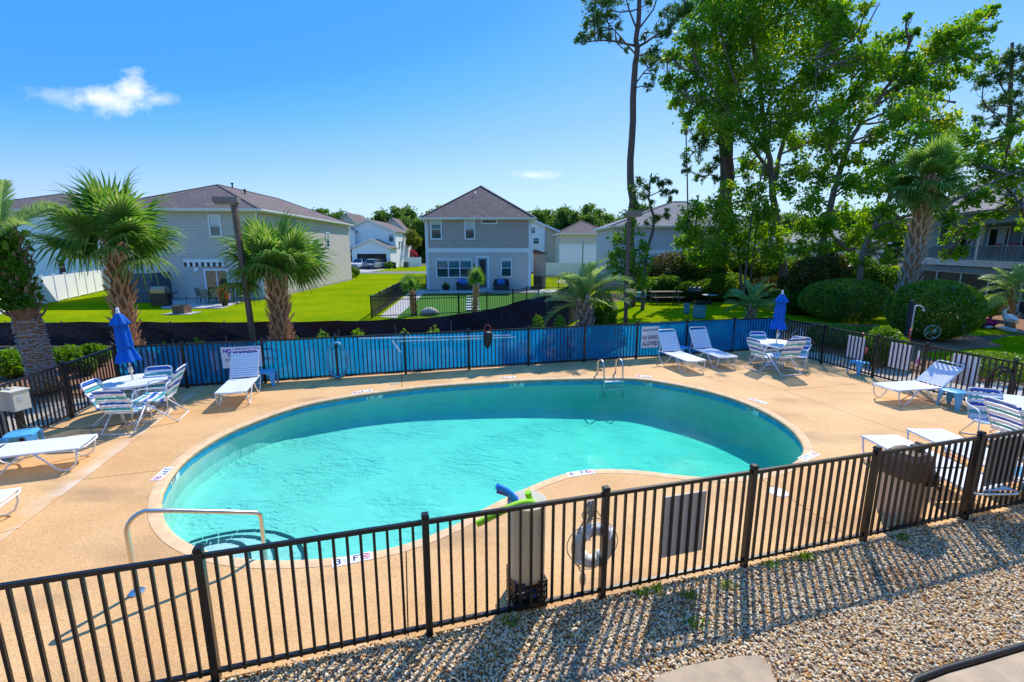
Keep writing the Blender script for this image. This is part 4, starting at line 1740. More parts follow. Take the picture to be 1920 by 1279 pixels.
def gable_roof(root, x0, x1, y0, y1, z, rise, mat, along='y', eave=.3, trim=None, name='roof'):
    mb = MB()
    th = .12
    if along == 'y':
        X0, X1, xm = x0 - eave, x1 + eave, (x0 + x1) / 2
        k = rise / ((x1 - x0) / 2)
        zl = z - eave * k
        prof = [(X0, zl), (xm, z + rise), (X1, zl), (X1, zl + th), (xm, z + rise + th), (X0, zl + th)]
        mb.extrude(prof, 'y', y0 - eave, y1 + eave)
        rk = MB().extrude([(X0, zl - .10), (xm, z + rise - .10), (X1, zl - .10), (X1, zl + th - .01), (xm, z + rise + th - .01), (X0, zl + th - .01)], 'y', y0 - eave - .03, y0 - eave - .002)
    else:
        Y0, Y1, ym = y0 - eave, y1 + eave, (y0 + y1) / 2
        k = rise / ((y1 - y0) / 2)
        zl = z - eave * k
        prof = [(Y0, zl), (ym, z + rise), (Y1, zl), (Y1, zl + th), (ym, z + rise + th), (Y0, zl + th)]
        mb.extrude(prof, 'x', x0 - eave, x1 + eave)
        rk = MB().extrude([(Y0, zl - .10), (ym, z + rise - .10), (Y1, zl - .10), (Y1, zl + th - .01), (ym, z + rise + th - .01), (Y0, zl + th - .01)], 'x', x0 - eave - .03, x0 - eave - .002)
        rk.extrude([(Y0, zl - .10), (ym, z + rise - .10), (Y1, zl - .10), (Y1, zl + th - .01), (ym, z + rise + th - .01), (Y0, zl + th - .01)], 'x', x1 + eave + .002, x1 + eave + .03)
    rf = O(mb, name, mat, root)
    O(rk, 'rake_board', trim or m_trim, rf)
    return rf


m_trim = M('white_trim', (.78, .77, .73), .5, var=.03)
m_blind = M('pale_window_blind', (.50, .56, .54), .35, var=.1, vs=2, coat=.6)


def window(root, c, right, w, h, sashes=1, trim=.11, glass=None, frame=True, name='window', blind=.5, single=False):
    """window centred at c on a wall whose outward normal is right x up"""
    right = Vector(right).normalized()
    up = Vector((0, 0, 1))
    m = frame3(Vector(c), right, up)
    f = MB()
    for x in (-w / 2 - trim / 2, w / 2 + trim / 2):
        f.box(x, 0, .035, trim, h + 2 * trim, .07)
    for y in (-h / 2 - trim / 2, h / 2 + trim / 2):
        f.box(0, y, .034, w, trim, .066)
    o = O(f, name, m_white, root)
    o.matrix_basis = m
    sw = w / sashes
    for i in range(sashes):
        cx = -w / 2 + sw * (i + .5)
        if sashes > 1 and i:
            O(MB().box(cx - sw / 2, 0, .03, .09, h, .058), 'mullion', m_white, o)
        ww = sw - (.09 if sashes > 1 else 0)
        if single:
            O(MB().box(cx, 0, .010, ww, h, .014), 'pane', glass or m_glass, o)
            continue
        O(MB().box(cx, h / 4 + .01, .012, ww, h / 2 - .02, .014), 'pane', glass or m_glass, o)
        O(MB().box(cx, -h / 4, .006, ww, h / 2, .014), 'pane', m_glassd if glass is None else glass, o)
        O(MB().box(cx, 0, .022, ww, .05, .04), 'meeting_rail', m_white, o)
        if blind:
            O(MB().box(cx, h / 2 - h * blind / 2 * .5, .021, ww * .96, h * blind * .5, .003), 'blind', m_blind, o)
    return o


m_glassd = mat_siding_glass('dark_teal_glass', (.012, .065, .075))
m_sgrey = M('grey_siding', (.55, .49, .43), .6, var=.05, vs=1.5)
m_sgrey2 = M('warm_grey_siding', (.47, .375, .325), .6, var=.05, vs=1.5)
m_sgrey3 = M('pale_grey_batten', (.61, .54, .485), .6, var=.04)
m_swhite = M('white_siding', (.88, .86, .82), .55, var=.03)
m_sbeige = M('beige_siding', (.68, .58, .43), .6, var=.05)
m_sblueg = M('blue_grey_siding', (.50, .53, .58), .6, var=.05)
m_condo = M('condo_blue_grey', (.17, .245, .275), .7, var=.12, vs=3)
m_condow = M('condo_pale_trim', (.56, .58, .55), .6, var=.06)

# --- grey two-storey house straight ahead
xl, xr, Y0 = vat(801, 500, 41.9).x, vat(994, 500, 41.9).x, 41.9
W = xr - xl
hc = T('house', 'taupe two-storey house with hip roof standing straight beyond the fenced turf', 'house', (xl, Y0, 0))
EZ = vat(800, 409, Y0).z
bz0, bz1 = vat(800, 473.5, Y0).z, vat(800, 465.5, Y0).z
D_ = 11.0
battens(hc, (0, 0), (W, 0), 0, bz0, m_sgrey3)
siding(hc, (0, 0), (W, 0), bz1, EZ, m_sgrey2, .17)
for a, b in (((W, 0), (W, D_)), ((W, D_), (0, D_)), ((0, D_), (0, 0))):
    siding(hc, a, b, 0, EZ, m_sgrey2, .17)
O(MB().box(W / 2, -.02, (bz0 + bz1) / 2, W, .06, bz1 - bz0), 'band_board', m_white, hc)
f = MB()
for x in (0.07, W - .07):
    f.box(x, -.022, bz0 / 2, .16, .064, bz0).box(x, -.022, (bz1 + EZ - .16) / 2, .16, .064, EZ - bz1 - .16)
O(f, 'corner_trim', m_white, hc)
RISE_C = vat(897, 349, Y0 + D_ * .5).z - EZ - .1
hip_roof(hc, 0, W, 0, D_, EZ, RISE_C, m_roof, .42)


def hx(px, py):
    p = vat(px, py, Y0)
    return p.x - xl, p.z


def hwin(px0, py0, px1, py1, **k):
    (a, zt), (b, zb) = hx(px0, py0), hx(px1, py1)
    window(hc, ((a + b) / 2, -.024, (zt + zb) / 2), (1, 0, 0), b - a, zt - zb, **k)


hwin(809, 413, 827, 447)
hwin(873, 413, 889, 447, blind=.9)
hwin(904, 413, 930, 418, blind=0, glass=m_dark, single=True)
hwin(819, 487, 884, 519, sashes=3, blind=.2)
hwin(941, 487, 958, 518, blind=.2)
(a, zt), (b, zb) = hx(896, 484), hx(914, 541)
dr = O(MB().box((a + b) / 2, -.02, zt / 2, b - a, .05, zt), 'door', m_condo, hc)
O(MB().box((a + b) / 2, -.05, zt * .52, (b - a) * .62, .02, zt * .86), 'door_glass', m_black, dr)
O(MB().box(a + .09, -.06, zt * .46, .04, .04, .12), 'handle', m_steel, dr)
f = MB().box(a - .09, -.03, zt / 2, .17, .08, zt).box(b + .09, -.03, zt / 2, .17, .08, zt).box((a + b) / 2, -.03, zt + .09, b - a + .36, .08, .18)
O(f, 'door_trim', m_white, hc)
O(MB().box((a + b) / 2, -.45, .06, 1.5, .8, .12), 'doorstep', m_conc, hc)
O(MB().box(a - .35, -.08, 2.15, .12, .12, .22, taper=.7), 'wall_lamp', m_black, hc)
f = MB().tube([(-.25, -.42, EZ - .1), (-.1, -.2, EZ - .35), (-.04, -.06, EZ - .5), (-.04, -.06, .1)], .045, 8)
O(f, 'downspout', m_white, hc)
O(MB().tube([(W + .25, -.42, EZ - .1), (W + .1, -.2, EZ - .35), (W + .04, -.06, EZ - .5), (W + .04, -.06, .1)], .045, 8), 'downspout', m_white, hc)
pv = vat(891, 365, Y0 + 3.4)
O(MB().tube([(pv.x - xl, 3.0, pv.z - .5), (pv.x - xl, 3.0, pv.z + .1), (pv.x - xl + .06, 2.95, pv.z + .18)], .05, 8), 'vent_pipe', m_white, hc)
# lower side wing on the right, seen past the corner
O(MB().box(W + 1.0, 3.0, 1.55, 1.0, 3.0, 3.1), 'side_bay', m_sgrey2, hc)
O(MB().extrude([(W + .4, 3.1), (W + 1.7, 3.1), (W + .5, 3.5)], 'y', 1.4, 4.6), 'side_roof', m_roof, hc)

# --- long grey house on the left
XR, YF, DL, WL = -17.75, 33.8, 21.5, 10.6
hl = T('house', 'long grey two-storey house with striped awning on the left lawn', 'house', Vector((XR, YF, 0)) - Matrix.Rotation(R(2.6), 3, 'Z') @ Vector((WL, 0, 0)), R(2.6))
EL = vat(480, 393, YF).z
siding(hl, (0, 0), (WL, 0), 0.05, EL, m_sgrey, .2)
siding(hl, (WL, 0), (WL, DL), 0.05, EL, m_sgrey, .2)
siding(hl, (WL, DL), (0, DL), 0.05, EL, m_sgrey, .4)
siding(hl, (0, DL), (0, 0), 0.05, EL, m_sgrey, .4)
O(MB().box(WL / 2, DL / 2, .03, WL + .06, DL + .06, .16), 'foundation', m_conc, hl)
hip_roof(hl, 0, WL, 0, DL, EL, vat(412, 347, YF + WL / 2).z - EL, m_roof, .4)
for x in (.06, WL - .06):
    O(MB().box(x, -.012, EL / 2, .12, .05, EL - .3), 'corner_trim', m_trim, hl)


def lx(px, py):
    p = vat(px, py, YF)
    return p.x - (XR - WL), p.z


for q, bl in (((393, 404, 419, 444), .9), ((281, 499, 306, 541), .9)):
    (a, zt), (b, zb) = lx(q[0], q[1]), lx(q[2], q[3])
    window(hl, ((a + b) / 2, -.024, (zt + zb) / 2), (1, 0, 0), b - a - .14, zt - zb - .14, trim=.10, blind=bl)
(a, zt), (b, zb) = lx(385, 504), lx(436, 560)
dr = O(MB().box((a + b) / 2, -.02, zt / 2 + .03, b - a - .2, .06, zt - .06), 'sliding_door', m_dark, hl)
f = MB().box(a + .06, -.03, zt / 2, .12, .10, zt).box(b - .06, -.03, zt / 2, .12, .10, zt).box((a + b) / 2, -.03, zt - .06, b - a - .24, .10, .12).box((a + b) / 2 + .03, -.04, zt / 2, .08, .08, zt - .2)
O(f, 'door_frame', m_white, hl)
(a, zt), (b, zb) = lx(349, 489), lx(425, 497)
aw = T('awning', 'rolled awning with black and white striped valance over the sliding door', 'awning', Vector((XR - WL, YF, 0)) + Vector(((a + b) / 2, 0, zt)))
O(MB().box(0, -.16, 0, b - a, .26, .20), 'cassette', m_white, aw)
k = 14
for i in range(k):
    x = -(b - a) / 2 + (b - a) * (i + .5) / k
    O(MB().box(x, -.27, -.24, (b - a) / k * .96, .02, .30, taper=1.0), 'valance_stripe', m_black if i % 2 == 0 else m_white, aw)
x_, z_ = lx(374, 505)
O(MB().box(x_, -.12, z_, .28, .22, .24, taper=.8), 'wall_lamp', m_white, hl)
for px, py in ((447, 352), (468, 364), (582, 396)):
    d = ray(px, py)
    Yv = YF + {447: 8.0, 468: 6.2, 582: 17.5}[px]
    p = vat(px, py, Yv)
    O(MB().tube([(p.x - (XR - WL), Yv - YF, p.z - .6), (p.x - (XR - WL), Yv - YF, p.z + .25)], .06, 8).lathe([(.11, 0), (.12, .1), (.0, .12)], 8, c=(p.x - (XR - WL), Yv - YF, p.z + .25)), 'vent_pipe', m_black, hl)
for py, Yw in ((428, 6), (430, 14)):
    window(hl, (WL + .024, Yw, 4.4), (0, 1, 0), .8, 1.3, blind=.8)
window(hl, (WL + .024, 9.0, 1.9), (0, 1, 0), .6, .9, blind=.3)
# slate-coloured privacy fence at its left corner
pf = T('privacy_fence', 'slate grey board fence at the left corner of the long grey house', 'fence', (vat(236, 540, 31.6).x, 31.6, 0))
xa, xb = 0, vat(292, 540, 32.0).x - vat(236, 540, 31.6).x
m_slate = M('slate_boards', (.075, .10, .125), .7, var=.12)
for i in range(12):
    x = xb * (i + .5) / 12
    O(MB().box(x, .012 * (i % 2), .98, xb / 12 - .012, .03, 1.96), 'board', m_slate, pf)
for i in range(9):
    O(MB().box(xb, .15 + .25 * i, .98, .03, .235, 1.96), 'board', m_slate, pf)

# --- white house at the far left with vinyl fence
wa, wb = Vector((-28.3, 25.75, 0)), Vector((-35.3, 40.7, 0))
wd = (wb - wa).normalized()
YW = 41.4
xw1 = vat(204, 480, YW).x
WW = 13.0
hw_ = T('house', 'white sided house behind the vinyl fence at the left picture edge', 'house', (xw1 - WW, YW, 0))
EW = vat(60, 394, YW).z
siding(hw_, (0, 0), (WW, 0), 0, EW, m_swhite, .22)
siding(hw_, (WW, 0), (WW, 10), 0, EW, m_swhite, .22)
siding(hw_, (WW, 10), (0, 10), 0, EW, m_swhite, .4)
siding(hw_, (0, 10), (0, 0), 0, EW, m_swhite, .4)
hip_roof(hw_, 0, WW, 0, 10, EW, vat(35, 364, YW + 5).z - EW, m_roof, .4)
(a, zt), (b, zb) = [(vat(*q_, YW).x - (xw1 - WW), vat(*q_, YW).z) for q_ in ((109, 487), (127, 515))]
window(hw_, ((a + b) / 2, -.03, (zt + zb) / 2), (1, 0, 0), b - a, zt - zb, blind=0, glass=m_dark)
vf = T('vinyl_fence', 'white vinyl fence running away along the left lawn', 'fence', wa)
k = 9
st_ = (wb - wa).length / k
za = math.atan2(wd.y, wd.x)
for i in range(-3, k + 4):
    p = wd * st_ * i
    O(MB().box(p.x, p.y, .92, .13, .13, 1.84, rz=za).box(p.x, p.y, 1.86, .16, .16, .05, rz=za), 'post', m_vinyl, vf)
    q = wd * st_ * (i + .5)
    O(MB().box(q.x, q.y, .90, st_ - .14, .05, 1.5, rz=za), 'panel', m_vinyl, vf)
    O(MB().box(q.x, q.y, 1.70, st_ - .14, .06, .12, rz=za).box(q.x, q.y, .10, st_ - .14, .06, .12, rz=za), 'rail', m_vinyl, vf)

# --- white house with garage, cars and bins across the street (about 88 m off)
GY = 92.0


def gx(px, py, Y=GY):
    return vat(px, py, Y)


x0, x1 = gx(632, 490).x, gx(743, 490).x
hg = T('house', 'white house with open double garage across the street behind the parked cars', 'house', (x0, GY, 0))
wg = x1 - x0
E2 = gx(743, 434).z
siding(hg, (0, 0), (wg, 0), 0, E2, m_swhite, .3)
siding(hg, (wg, 0), (wg, 14), 0, E2, m_swhite, .3)
siding(hg, (0, 14), (0, 0), 0, E2, m_swhite, .5)
pk = gx(692, 412).z - E2
gable_fill(hg, (gx(643, 450).x - x0, 0), (wg, 0), E2 - .02, pk, m_swhite)
gable_roof(hg, gx(643, 450).x - x0, wg, 0, 14, E2, pk, m_roof, 'y', .35)
# small dormer bay on the left
da, db = gx(631, 450, GY - 1).x - x0, gx(666, 450, GY - 1).x - x0
dz0, dz1 = gx(640, 462, GY - 1).z, gx(640, 434, GY - 1).z
siding(hg, (da, -1), (db, -1), dz0, dz1, m_swhite, .3)
siding(hg, (db, -1), (db, 0), dz0, dz1, m_swhite, .3)
gable_fill(hg, (da, -1), (db, -1), dz1, gx(648, 425, GY - 1).z - dz1, m_swhite)
gable_roof(hg, da, db, -1, 3, dz1, gx(648, 425, GY - 1).z - dz1, m_roof, 'y', .3, name='dormer_roof')
(xa_, za_), (xb_, zb_) = [(gx(*q, GY - 1).x - x0, gx(*q, GY - 1).z) for q in ((644, 437), (654, 453))]
window(hg, ((xa_ + xb_) / 2, -1.024, (za_ + zb_) / 2), (1, 0, 0), xb_ - xa_, za_ - zb_, blind=0, glass=m_dark, trim=.06)
(xa_, za_), (xb_, zb_) = [(gx(*q).x - x0, gx(*q).z) for q in ((729, 438), (738, 453))]
window(hg, ((xa_ + xb_) / 2, -.024, (za_ + zb_) / 2), (1, 0, 0), xb_ - xa_, za_ - zb_, blind=.6, trim=.1)
# garage block
ga, gb = gx(661, 490, GY - 5).x - x0, gx(732, 490, GY - 5).x - x0
gz = gx(700, 465, GY - 5).z
da_, db_ = gx(670, 490, GY - 5).x - x0, gx(725, 490, GY - 5).x - x0
dz = gx(700, 476, GY - 5).z
siding(hg, (ga, -5), (da_, -5), 0, gz, m_swhite, .3)
siding(hg, (db_, -5), (gb, -5), 0, gz, m_swhite, .3)
siding(hg, (da_, -5), (db_, -5), dz, gz, m_swhite, .3)
siding(hg, (gb, -5), (gb, 0), 0, gz, m_swhite, .3)
gable_fill(hg, (ga, -5), (gb, -5), gz, gx(696, 449, GY - 5).z - gz, m_swhite)
gable_roof(hg, ga, gb, -5, .2, gz, gx(696, 449, GY - 5).z - gz, m_roof, 'y', .35, name='garage_roof')
O(MB().box((da_ + db_) / 2, -2.2, dz / 2, db_ - da_ + .3, 4.4, dz), 'garage_shade_block', m_black, hg)  # solid black block standing for the shade inside the open garage
O(MB().box((da_ + db_) / 2, -4.95, dz + .1, db_ - da_ + .4, .12, .2), 'door_header', m_white, hg)
# entry porch roof
O(MB().extrude([(-2.2, gz - .6), (0, gz + .4), (0, gz + .2), (-2.2, gz - .8)], 'x', da, ga + .1), 'porch_roof', m_roof, hg)
O(MB().box(da + .3, -2.0, (gz - .7) / 2, .2, .2, gz - .7), 'porch_post', m_white, hg)
O(MB().box((da + ga) / 2 + .4, -.06, 1.1, 1.0, .1, 2.2), 'front_door', M('red_brown_door', (.12, .04, .025), .5), hg)
for yy in (3, 5):
    window(hg, (wg + .024, yy, 4.2), (0, 1, 0), .8, 1.4, blind=0, glass=m_dark, trim=.08)
# neighbours behind
for lab, pa, pb, py_e, py_t, Y, dep, mat, rz in (
        ('house', 625, 680, 432, 399, 112, 12, m_sbeige, 0), ('house', 712, 765, 436, 409, 118, 12, m_sbeige, 0)):
    xa_, xb_ = vat(pa, 450, Y).x, vat(pb, 450, Y).x
    ez = vat(pa, py_e, Y).z
    h = T('house', 'beige house whose brown gable rises left behind the white garage house' if pa == 625 else 'beige house whose brown roof rises right behind the white garage house', 'house', (xa_, Y, 0))
    w = xb_ - xa_
    siding(h, (0, 0), (w, 0), 0, ez, mat, .4)
    siding(h, (w, 0), (w, dep), 0, ez, mat, .4)
    gable_fill(h, (0, 0), (w, 0), ez, vat(pa, py_t, Y).z - ez, mat)
    gable_roof(h, 0, w, 0, dep, ez, vat(pa, py_t, Y).z - ez, m_roof, 'y', .4)
    window(h, (w * .7, -.024, ez * .75), (1, 0, 0), 1.0, 1.4)

# --- houses right of the grey one
xa_, xm_, xb_ = vat(993, 450, 74).x, vat(1022, 450, 74).x, vat(1049, 450, 74).x
h = T('house', 'cream gabled house just right behind the taupe house', 'house', (xa_ - 6, 74, 0))
ez = vat(1049, 435, 74).z
w = xb_ - xa_ + 6
siding(h, (0, 0), (xm_ - xa_ + 6, 0), 0, ez, m_swhite, .25)
siding(h, (xm_ - xa_ + 6, .3), (w, .3), 0, ez, m_sbeige, .25)
siding(h, (w, .3), (w, 12), 0, ez, m_sbeige, .3)
O(MB().box(xm_ - xa_ + 6, .12, ez / 2, .14, .3, ez), 'corner_trim', m_white, h)
rr_ = vat(1000, 411, 74).z - ez
# single long slope falling to the right
O(MB().extrude([(w + .5, ez - .15), (6.2, ez + rr_), (0, ez + rr_), (0, ez + rr_ + .18), (6.2, ez + rr_ + .18), (w + .5, ez + .03)], 'y', -.4, 12), 'roof', m_roofd, h)
O(MB().extrude([(w + .5, ez - .32), (6.2, ez + rr_ - .17), (6.2, ez + rr_ + .1), (w + .5, ez - .05)], 'y', -.44, -.41), 'rake_board', m_white, h)
O(MB().add([(0, -.002, ez), (xm_ - xa_ + 6, -.002, ez), (xm_ - xa_ + 6, -.002, ez + rr_ * .52), (6.2, -.002, ez + rr_), (0, -.002, ez + rr_)], [(0, 1, 2, 3, 4)]), 'gable', m_swhite, h)
O(MB().add([(xm_ - xa_ + 6, .298, ez), (w, .298, ez), (xm_ - xa_ + 6, .298, ez + rr_ * .52)], [(0, 1, 2)]), 'gable', m_sbeige, h)
for px, py in ((998, 432), (1005, 452)):
    p = vat(px, py, 74)
    window(h, (p.x - xa_ + 6, -.024, p.z), (1, 0, 0), .8, .8, blind=0, trim=.06)

xa_, xb_ = vat(1049, 450, 66).x, vat(1143, 450, 66).x
h = T('house', 'beige hip-roofed house with white lower storey behind the silver palm', 'house', (xa_, 66, 0))
ez, zb = vat(1060, 438, 66).z, vat(1060, 462, 66).z
w = xb_ - xa_
siding(h, (0, 0), (w, 0), zb + .3, ez, m_sbeige, .25)
siding(h, (0, 0), (w, 0), 0, zb, m_swhite, .25)
siding(h, (0, 10), (0, 0), 0, ez, m_sbeige, .3)
siding(h, (w, 0), (w, 10), 0, ez, m_sbeige, .3)
O(MB().box(w / 2, -.02, zb + .15, w + .06, .06, .34), 'band_board', m_white, h)
hip_roof(h, 0, w, 0, 10, ez, vat(1105, 415, 71).z - ez, m_roof, .35)
p = vat(1133, 447, 66)
window(h, (p.x - xa_, -.024, p.z), (1, 0, 0), 1.0, 1.15, sashes=2, blind=0, glass=m_dark)
O(MB().box(vat(1124, 440, 66).x - xa_, -.02, ez / 2, .14, .05, ez), 'corner_trim', m_white, h)

xa_, xb_ = vat(1150, 450, 46).x, vat(1450, 450, 46).x
h = T('house', 'blue-grey house half hidden behind the tall pine and the hedge', 'house', (xa_, 46, 0))
ez, zb = vat(1200, 424, 46).z, vat(1200, 472, 46).z
w = xb_ - xa_
siding(h, (0, 0), (w, 0), zb + .16, ez, m_sblueg, .2)
siding(h, (0, 0), (w, 0), 0, zb - .16, m_sblueg, .2)
siding(h, (0, 9), (0, 0), 0, ez, m_sblueg, .2)
O(MB().box(w / 2, -.02, zb, w + .06, .06, .32), 'band_board', m_white, h)
hip_roof(h, 0, w, 0, 9.5, ez, vat(1290, 378, 50.7).z - ez, m_roofd, .45, run=7.4)
# low pale houses glimpsed between the trunks on the right
for lab, pa, pb, py_e, py_t, Y in (('pale low house with grey roof glimpsed between the sweetgum trunks', 1395, 1500, 452, 430, 62), ('grey-roofed building glimpsed behind the leaning sweetgum', 1500, 1660, 455, 425, 54)):
    xa_, xb_ = vat(pa, 450, Y).x, vat(pb, 450, Y).x
    ez = vat(pa, py_e, Y).z
    h = T('house', lab, 'house', (xa_, Y, 0))
    siding(h, (0, 0), (xb_ - xa_, 0), 0, ez, m_swhite if pa < 1450 else m_sbeige, .3)
    siding(h, (0, 9), (0, 0), 0, ez, m_swhite, .3)
    hip_roof(h, 0, xb_ - xa_, 0, 9, ez, vat(pa, py_t, Y + 4).z - ez, m_roofd, .4)
    window(h, ((xb_ - xa_) * .3, -.024, ez * .6), (1, 0, 0), 1.2, 1.2)

# --- condo block at the right with balcony and screened porches
ca, cb = Vector((31.6, 37.2, 0)), Vector((28.2, 24.2, 0))       # facade line, far to near
cd = (cb - ca).normalized()
# local frame: x along the facade (towards the viewer), outward normal = x cross z
co = T('condo_building', 'slate blue two-storey condo with balcony and dark screened porches', 'building', ca, math.atan2(cd.y, cd.x))
CL_ = (cb - ca).length
FZ = 2.62
m_scr = M('porch_screen', (.010, .011, .012), .55)
O(MB().box(CL_ / 2, 3.3, 3.0, CL_ + .0, 3.0, 6.0), 'wall', m_condo, co)          # inner wall behind balcony/porch
O(MB().box(CL_ / 2, .85, FZ + .02, CL_ + .4, 1.9, .42), 'balcony_floor', m_condow, co)
O(MB().box(CL_ / 2, .2, 2.18, CL_, .3, .36), 'beam', m_condo, co)
for i in range(6):
    x = CL_ * i / 5
    O(MB().box(x, .12, 1.0, .10, .10, 2.0), 'porch_post', m_condow, co)
    if i < 5:
        xm = x + CL_ / 10
        sc = O(MB().box(xm, .14, 1.33, CL_ / 5 - .1, .02, 1.3), 'screen', m_scr, co)
        O(MB().box(xm, .12, .67, CL_ / 5 - .1, .05, .06).box(xm, .12, 1.97, CL_ / 5 - .1, .06, .05), 'screen_rail', m_condow, sc)
        O(MB().box(xm, .16, .33, CL_ / 5 - .1, .03, .62), 'kick_panel', m_scr, co)
rl = O(MB().box(CL_ / 2, 0.0, FZ + 1.12, CL_, .09, .06).box(CL_ / 2, 0.0, FZ + .32, CL_, .07, .06), 'balcony_rail', m_condo, co)
bl = MB().box(0, 0, 0, .045, .045, .78).mesh('baluster', m_condo)
for i in range(int(CL_ / .16)):
    put('baluster', bl, rl, (.08 + i * .16, 0, FZ + .72))
for x in (0, CL_ * .5, CL_):
    O(MB().box(x, .02, FZ + 1.55, .2, .2, 2.7), 'balcony_post', m_condow, co)
for x in (CL_ * .18, CL_ * .40, CL_ * .62, CL_ * .86):
    g = O(MB().box(x, 1.77, FZ + 1.22, 1.7, .04, 2.0), 'balcony_door', m_dark, co)
    O(MB().box(x + .25, 1.74, FZ + 1.22, .8, .02, 1.96), 'curtain', M('pale_curtain', (.42, .50, .48), .8), g)
    O(MB().box(x - .9, 1.75, FZ + 1.22, .12, .07, 2.1).box(x + .9, 1.75, FZ + 1.22, .12, .07, 2.1).box(x, 1.75, FZ + 2.3, 1.92, .07, .12), 'door_trim', m_condow, g)
O(MB().box(CL_ / 2, .9, 5.55, CL_ + .6, 2.2, .9), 'upper_wall', m_condo, co)
O(MB().extrude([(-.7, 5.9), (4.6, 9.3), (9.5, 5.9), (9.5, 5.75), (4.6, 9.1), (-.7, 5.72)], 'x', -1.2, CL_ + 6), 'roof', m_roofd, co)
# plain wing beyond
O(MB().box(-2.4, 4.3, 2.7, 4.8, 6.0, 5.4), 'wing_wall', m_condo, co)
O(MB().box(-.05, 1.25, 2.7, .12, .12, 5.4), 'corner_trim', m_condow, co)
window(co, (-2.2, 1.276, 1.9), (1, 0, 0), .8, 1.0, blind=.9)
O(MB().extrude([(.7, 5.3), (4.3, 7.4), (7.9, 5.3)], 'x', -5.2, -.02), 'wing_roof', m_roofd, co)
# red cushioned chairs on the balcony
m_cush = M('crimson_cushion', (.45, .012, .05), .8, trans=.1)
for i, fx in enumerate((.16, .56, .66, .90)):
    lab = ['crimson cushioned balcony chair at the far end near the palm trunk', 'crimson cushioned balcony chair left of a pair in mid balcony', 'crimson cushioned balcony chair right of a pair in mid balcony', 'crimson cushioned balcony chair by the near balcony post'][i]
    p = ca + cd * CL_ * fx + Vector((-cd.y, cd.x, 0)) * .75
    t = T('balcony_chair', lab, 'chair', (p.x, p.y, FZ + .23), math.atan2(cd.y, cd.x), 'crimson chairs on the balcony')
    O(MB().box(0, -.24, .72, .55, .12, .62), 'back_cushion', m_cush, t)
    O(MB().box(0, .05, .42, .55, .5, .12), 'seat_cushion', m_cush, t)
    for sx in (-1, 1):
        for sy in (-1, 1):
            O(MB().tube([(.26 * sx, .25 * sy, 0), (.26 * sx, .23 * sy, .38)], .018, 6), 'leg', m_black, t)

# --- unseen building under the viewpoint, added to bounce sunlight back; front parallel to near fence
m_spale = M('pale_cream_siding', (.64, .58, .48), .6, var=.05)
cb_ = T('condo_building', 'unseen long cream two-storey condo building added behind the viewer to bounce sunlight towards the pool', 'building', Vector((0, -3.4, 0)) + NDIR * -26, math.atan2(NDIR.y, NDIR.x))
# local: x along the front, pool side is +y
LB = 56.0
siding(cb_, (LB, 0), (0, 0), .2, 6.6, m_spale, .2)
siding(cb_, (0, 0), (0, -10), .2, 6.6, m_spale, .3)
siding(cb_, (LB, -10), (LB, 0), .2, 6.6, m_spale, .3)
O(MB().box(LB / 2, -5, .1, LB, 10, .22), 'foundation', m_conc, cb_)
O(MB().box(LB / 2, .75, 2.62, LB, 1.5, .22), 'walkway_floor', m_condow, cb_)
hip_roof(cb_, 0, LB, -10, 1.6, 6.6, 2.6, m_roofd, .4)
for i in range(9):
    x = 3.0 + i * 6.2
    for z in (1.5, 4.3):
        window(cb_, (x, .034, z), (-1, 0, 0), 1.3, 1.3, sashes=2)
        O(MB().box(x + 2.2, .05, z - .25, .95, .06, 2.1), 'door', m_condo, cb_)
    O(MB().box(x - 1.3, 1.46, 1.26, .16, .1, 2.5).box(x - 1.3, 1.46, 4.7, .16, .1, 3.9), 'walkway_post', m_condow, cb_)

# white vinyl fence far right of the taupe house
vf = T('vinyl_fence', 'white vinyl fence across the yellowish lawn right of the taupe house', 'fence', (vat(1005, 480, 60).x, 60, 0))
L_ = vat(1160, 480, 60).x - vat(1005, 480, 60).x
for i in range(7):
    x = L_ * i / 6
    O(MB().box(x, 0, .95, .14, .14, 1.9), 'post', m_vinyl, vf)
    if i < 6:
        O(MB().box(x + L_ / 12, 0, .93, L_ / 6 - .15, .06, 1.7), 'panel', m_vinyl, vf)
vf = T('vinyl_fence', 'short white vinyl fence beside the air conditioner of the garage house', 'fence', (gx(760, 490).x, GY + 1, 0))
for i in range(3):
    O(MB().box(i * 1.4, 0, .95, .16, .16, 1.9), 'post', m_vinyl, vf)
    if i < 2:
        O(MB().box(i * 1.4 + .7, 0, .93, 1.24, .06, 1.8), 'panel', m_vinyl, vf)

# --- black metal yard fence round the turf
def yard_fence(label, pts, h=1.15, step=.13):
    root = T('yard_fence', label, 'fence', pts[0])
    for a, b in zip(pts[:-1], pts[1:]):
        d = (b - a)
        L_ = d.length
        d.normalize()
        za = math.atan2(d.y, d.x)
        k = max(1, round(L_ / 2.4))
        for i in range(k + 1):
            p = a + d * L_ * i / k - pts[0]
            O(MB().box(p.x, p.y, h / 2 + .03, .06, .06, h + .06, rz=za), 'post', m_fence, root)
        m = (a + b) / 2 - pts[0]
        for z in (h - .02, h - .2, .12):
            O(MB().box(m.x, m.y, z, L_, .035, .04, rz=za), 'rail', m_fence, root)
        pk = MB()
        for i in range(int(L_ / step)):
            p = a + d * step * (i + .5) - pts[0]
            pk.box(p.x, p.y, h / 2, .018, .018, h, rz=za)
        O(pk, 'pickets', m_fence, root, kind='stuff')
    return root


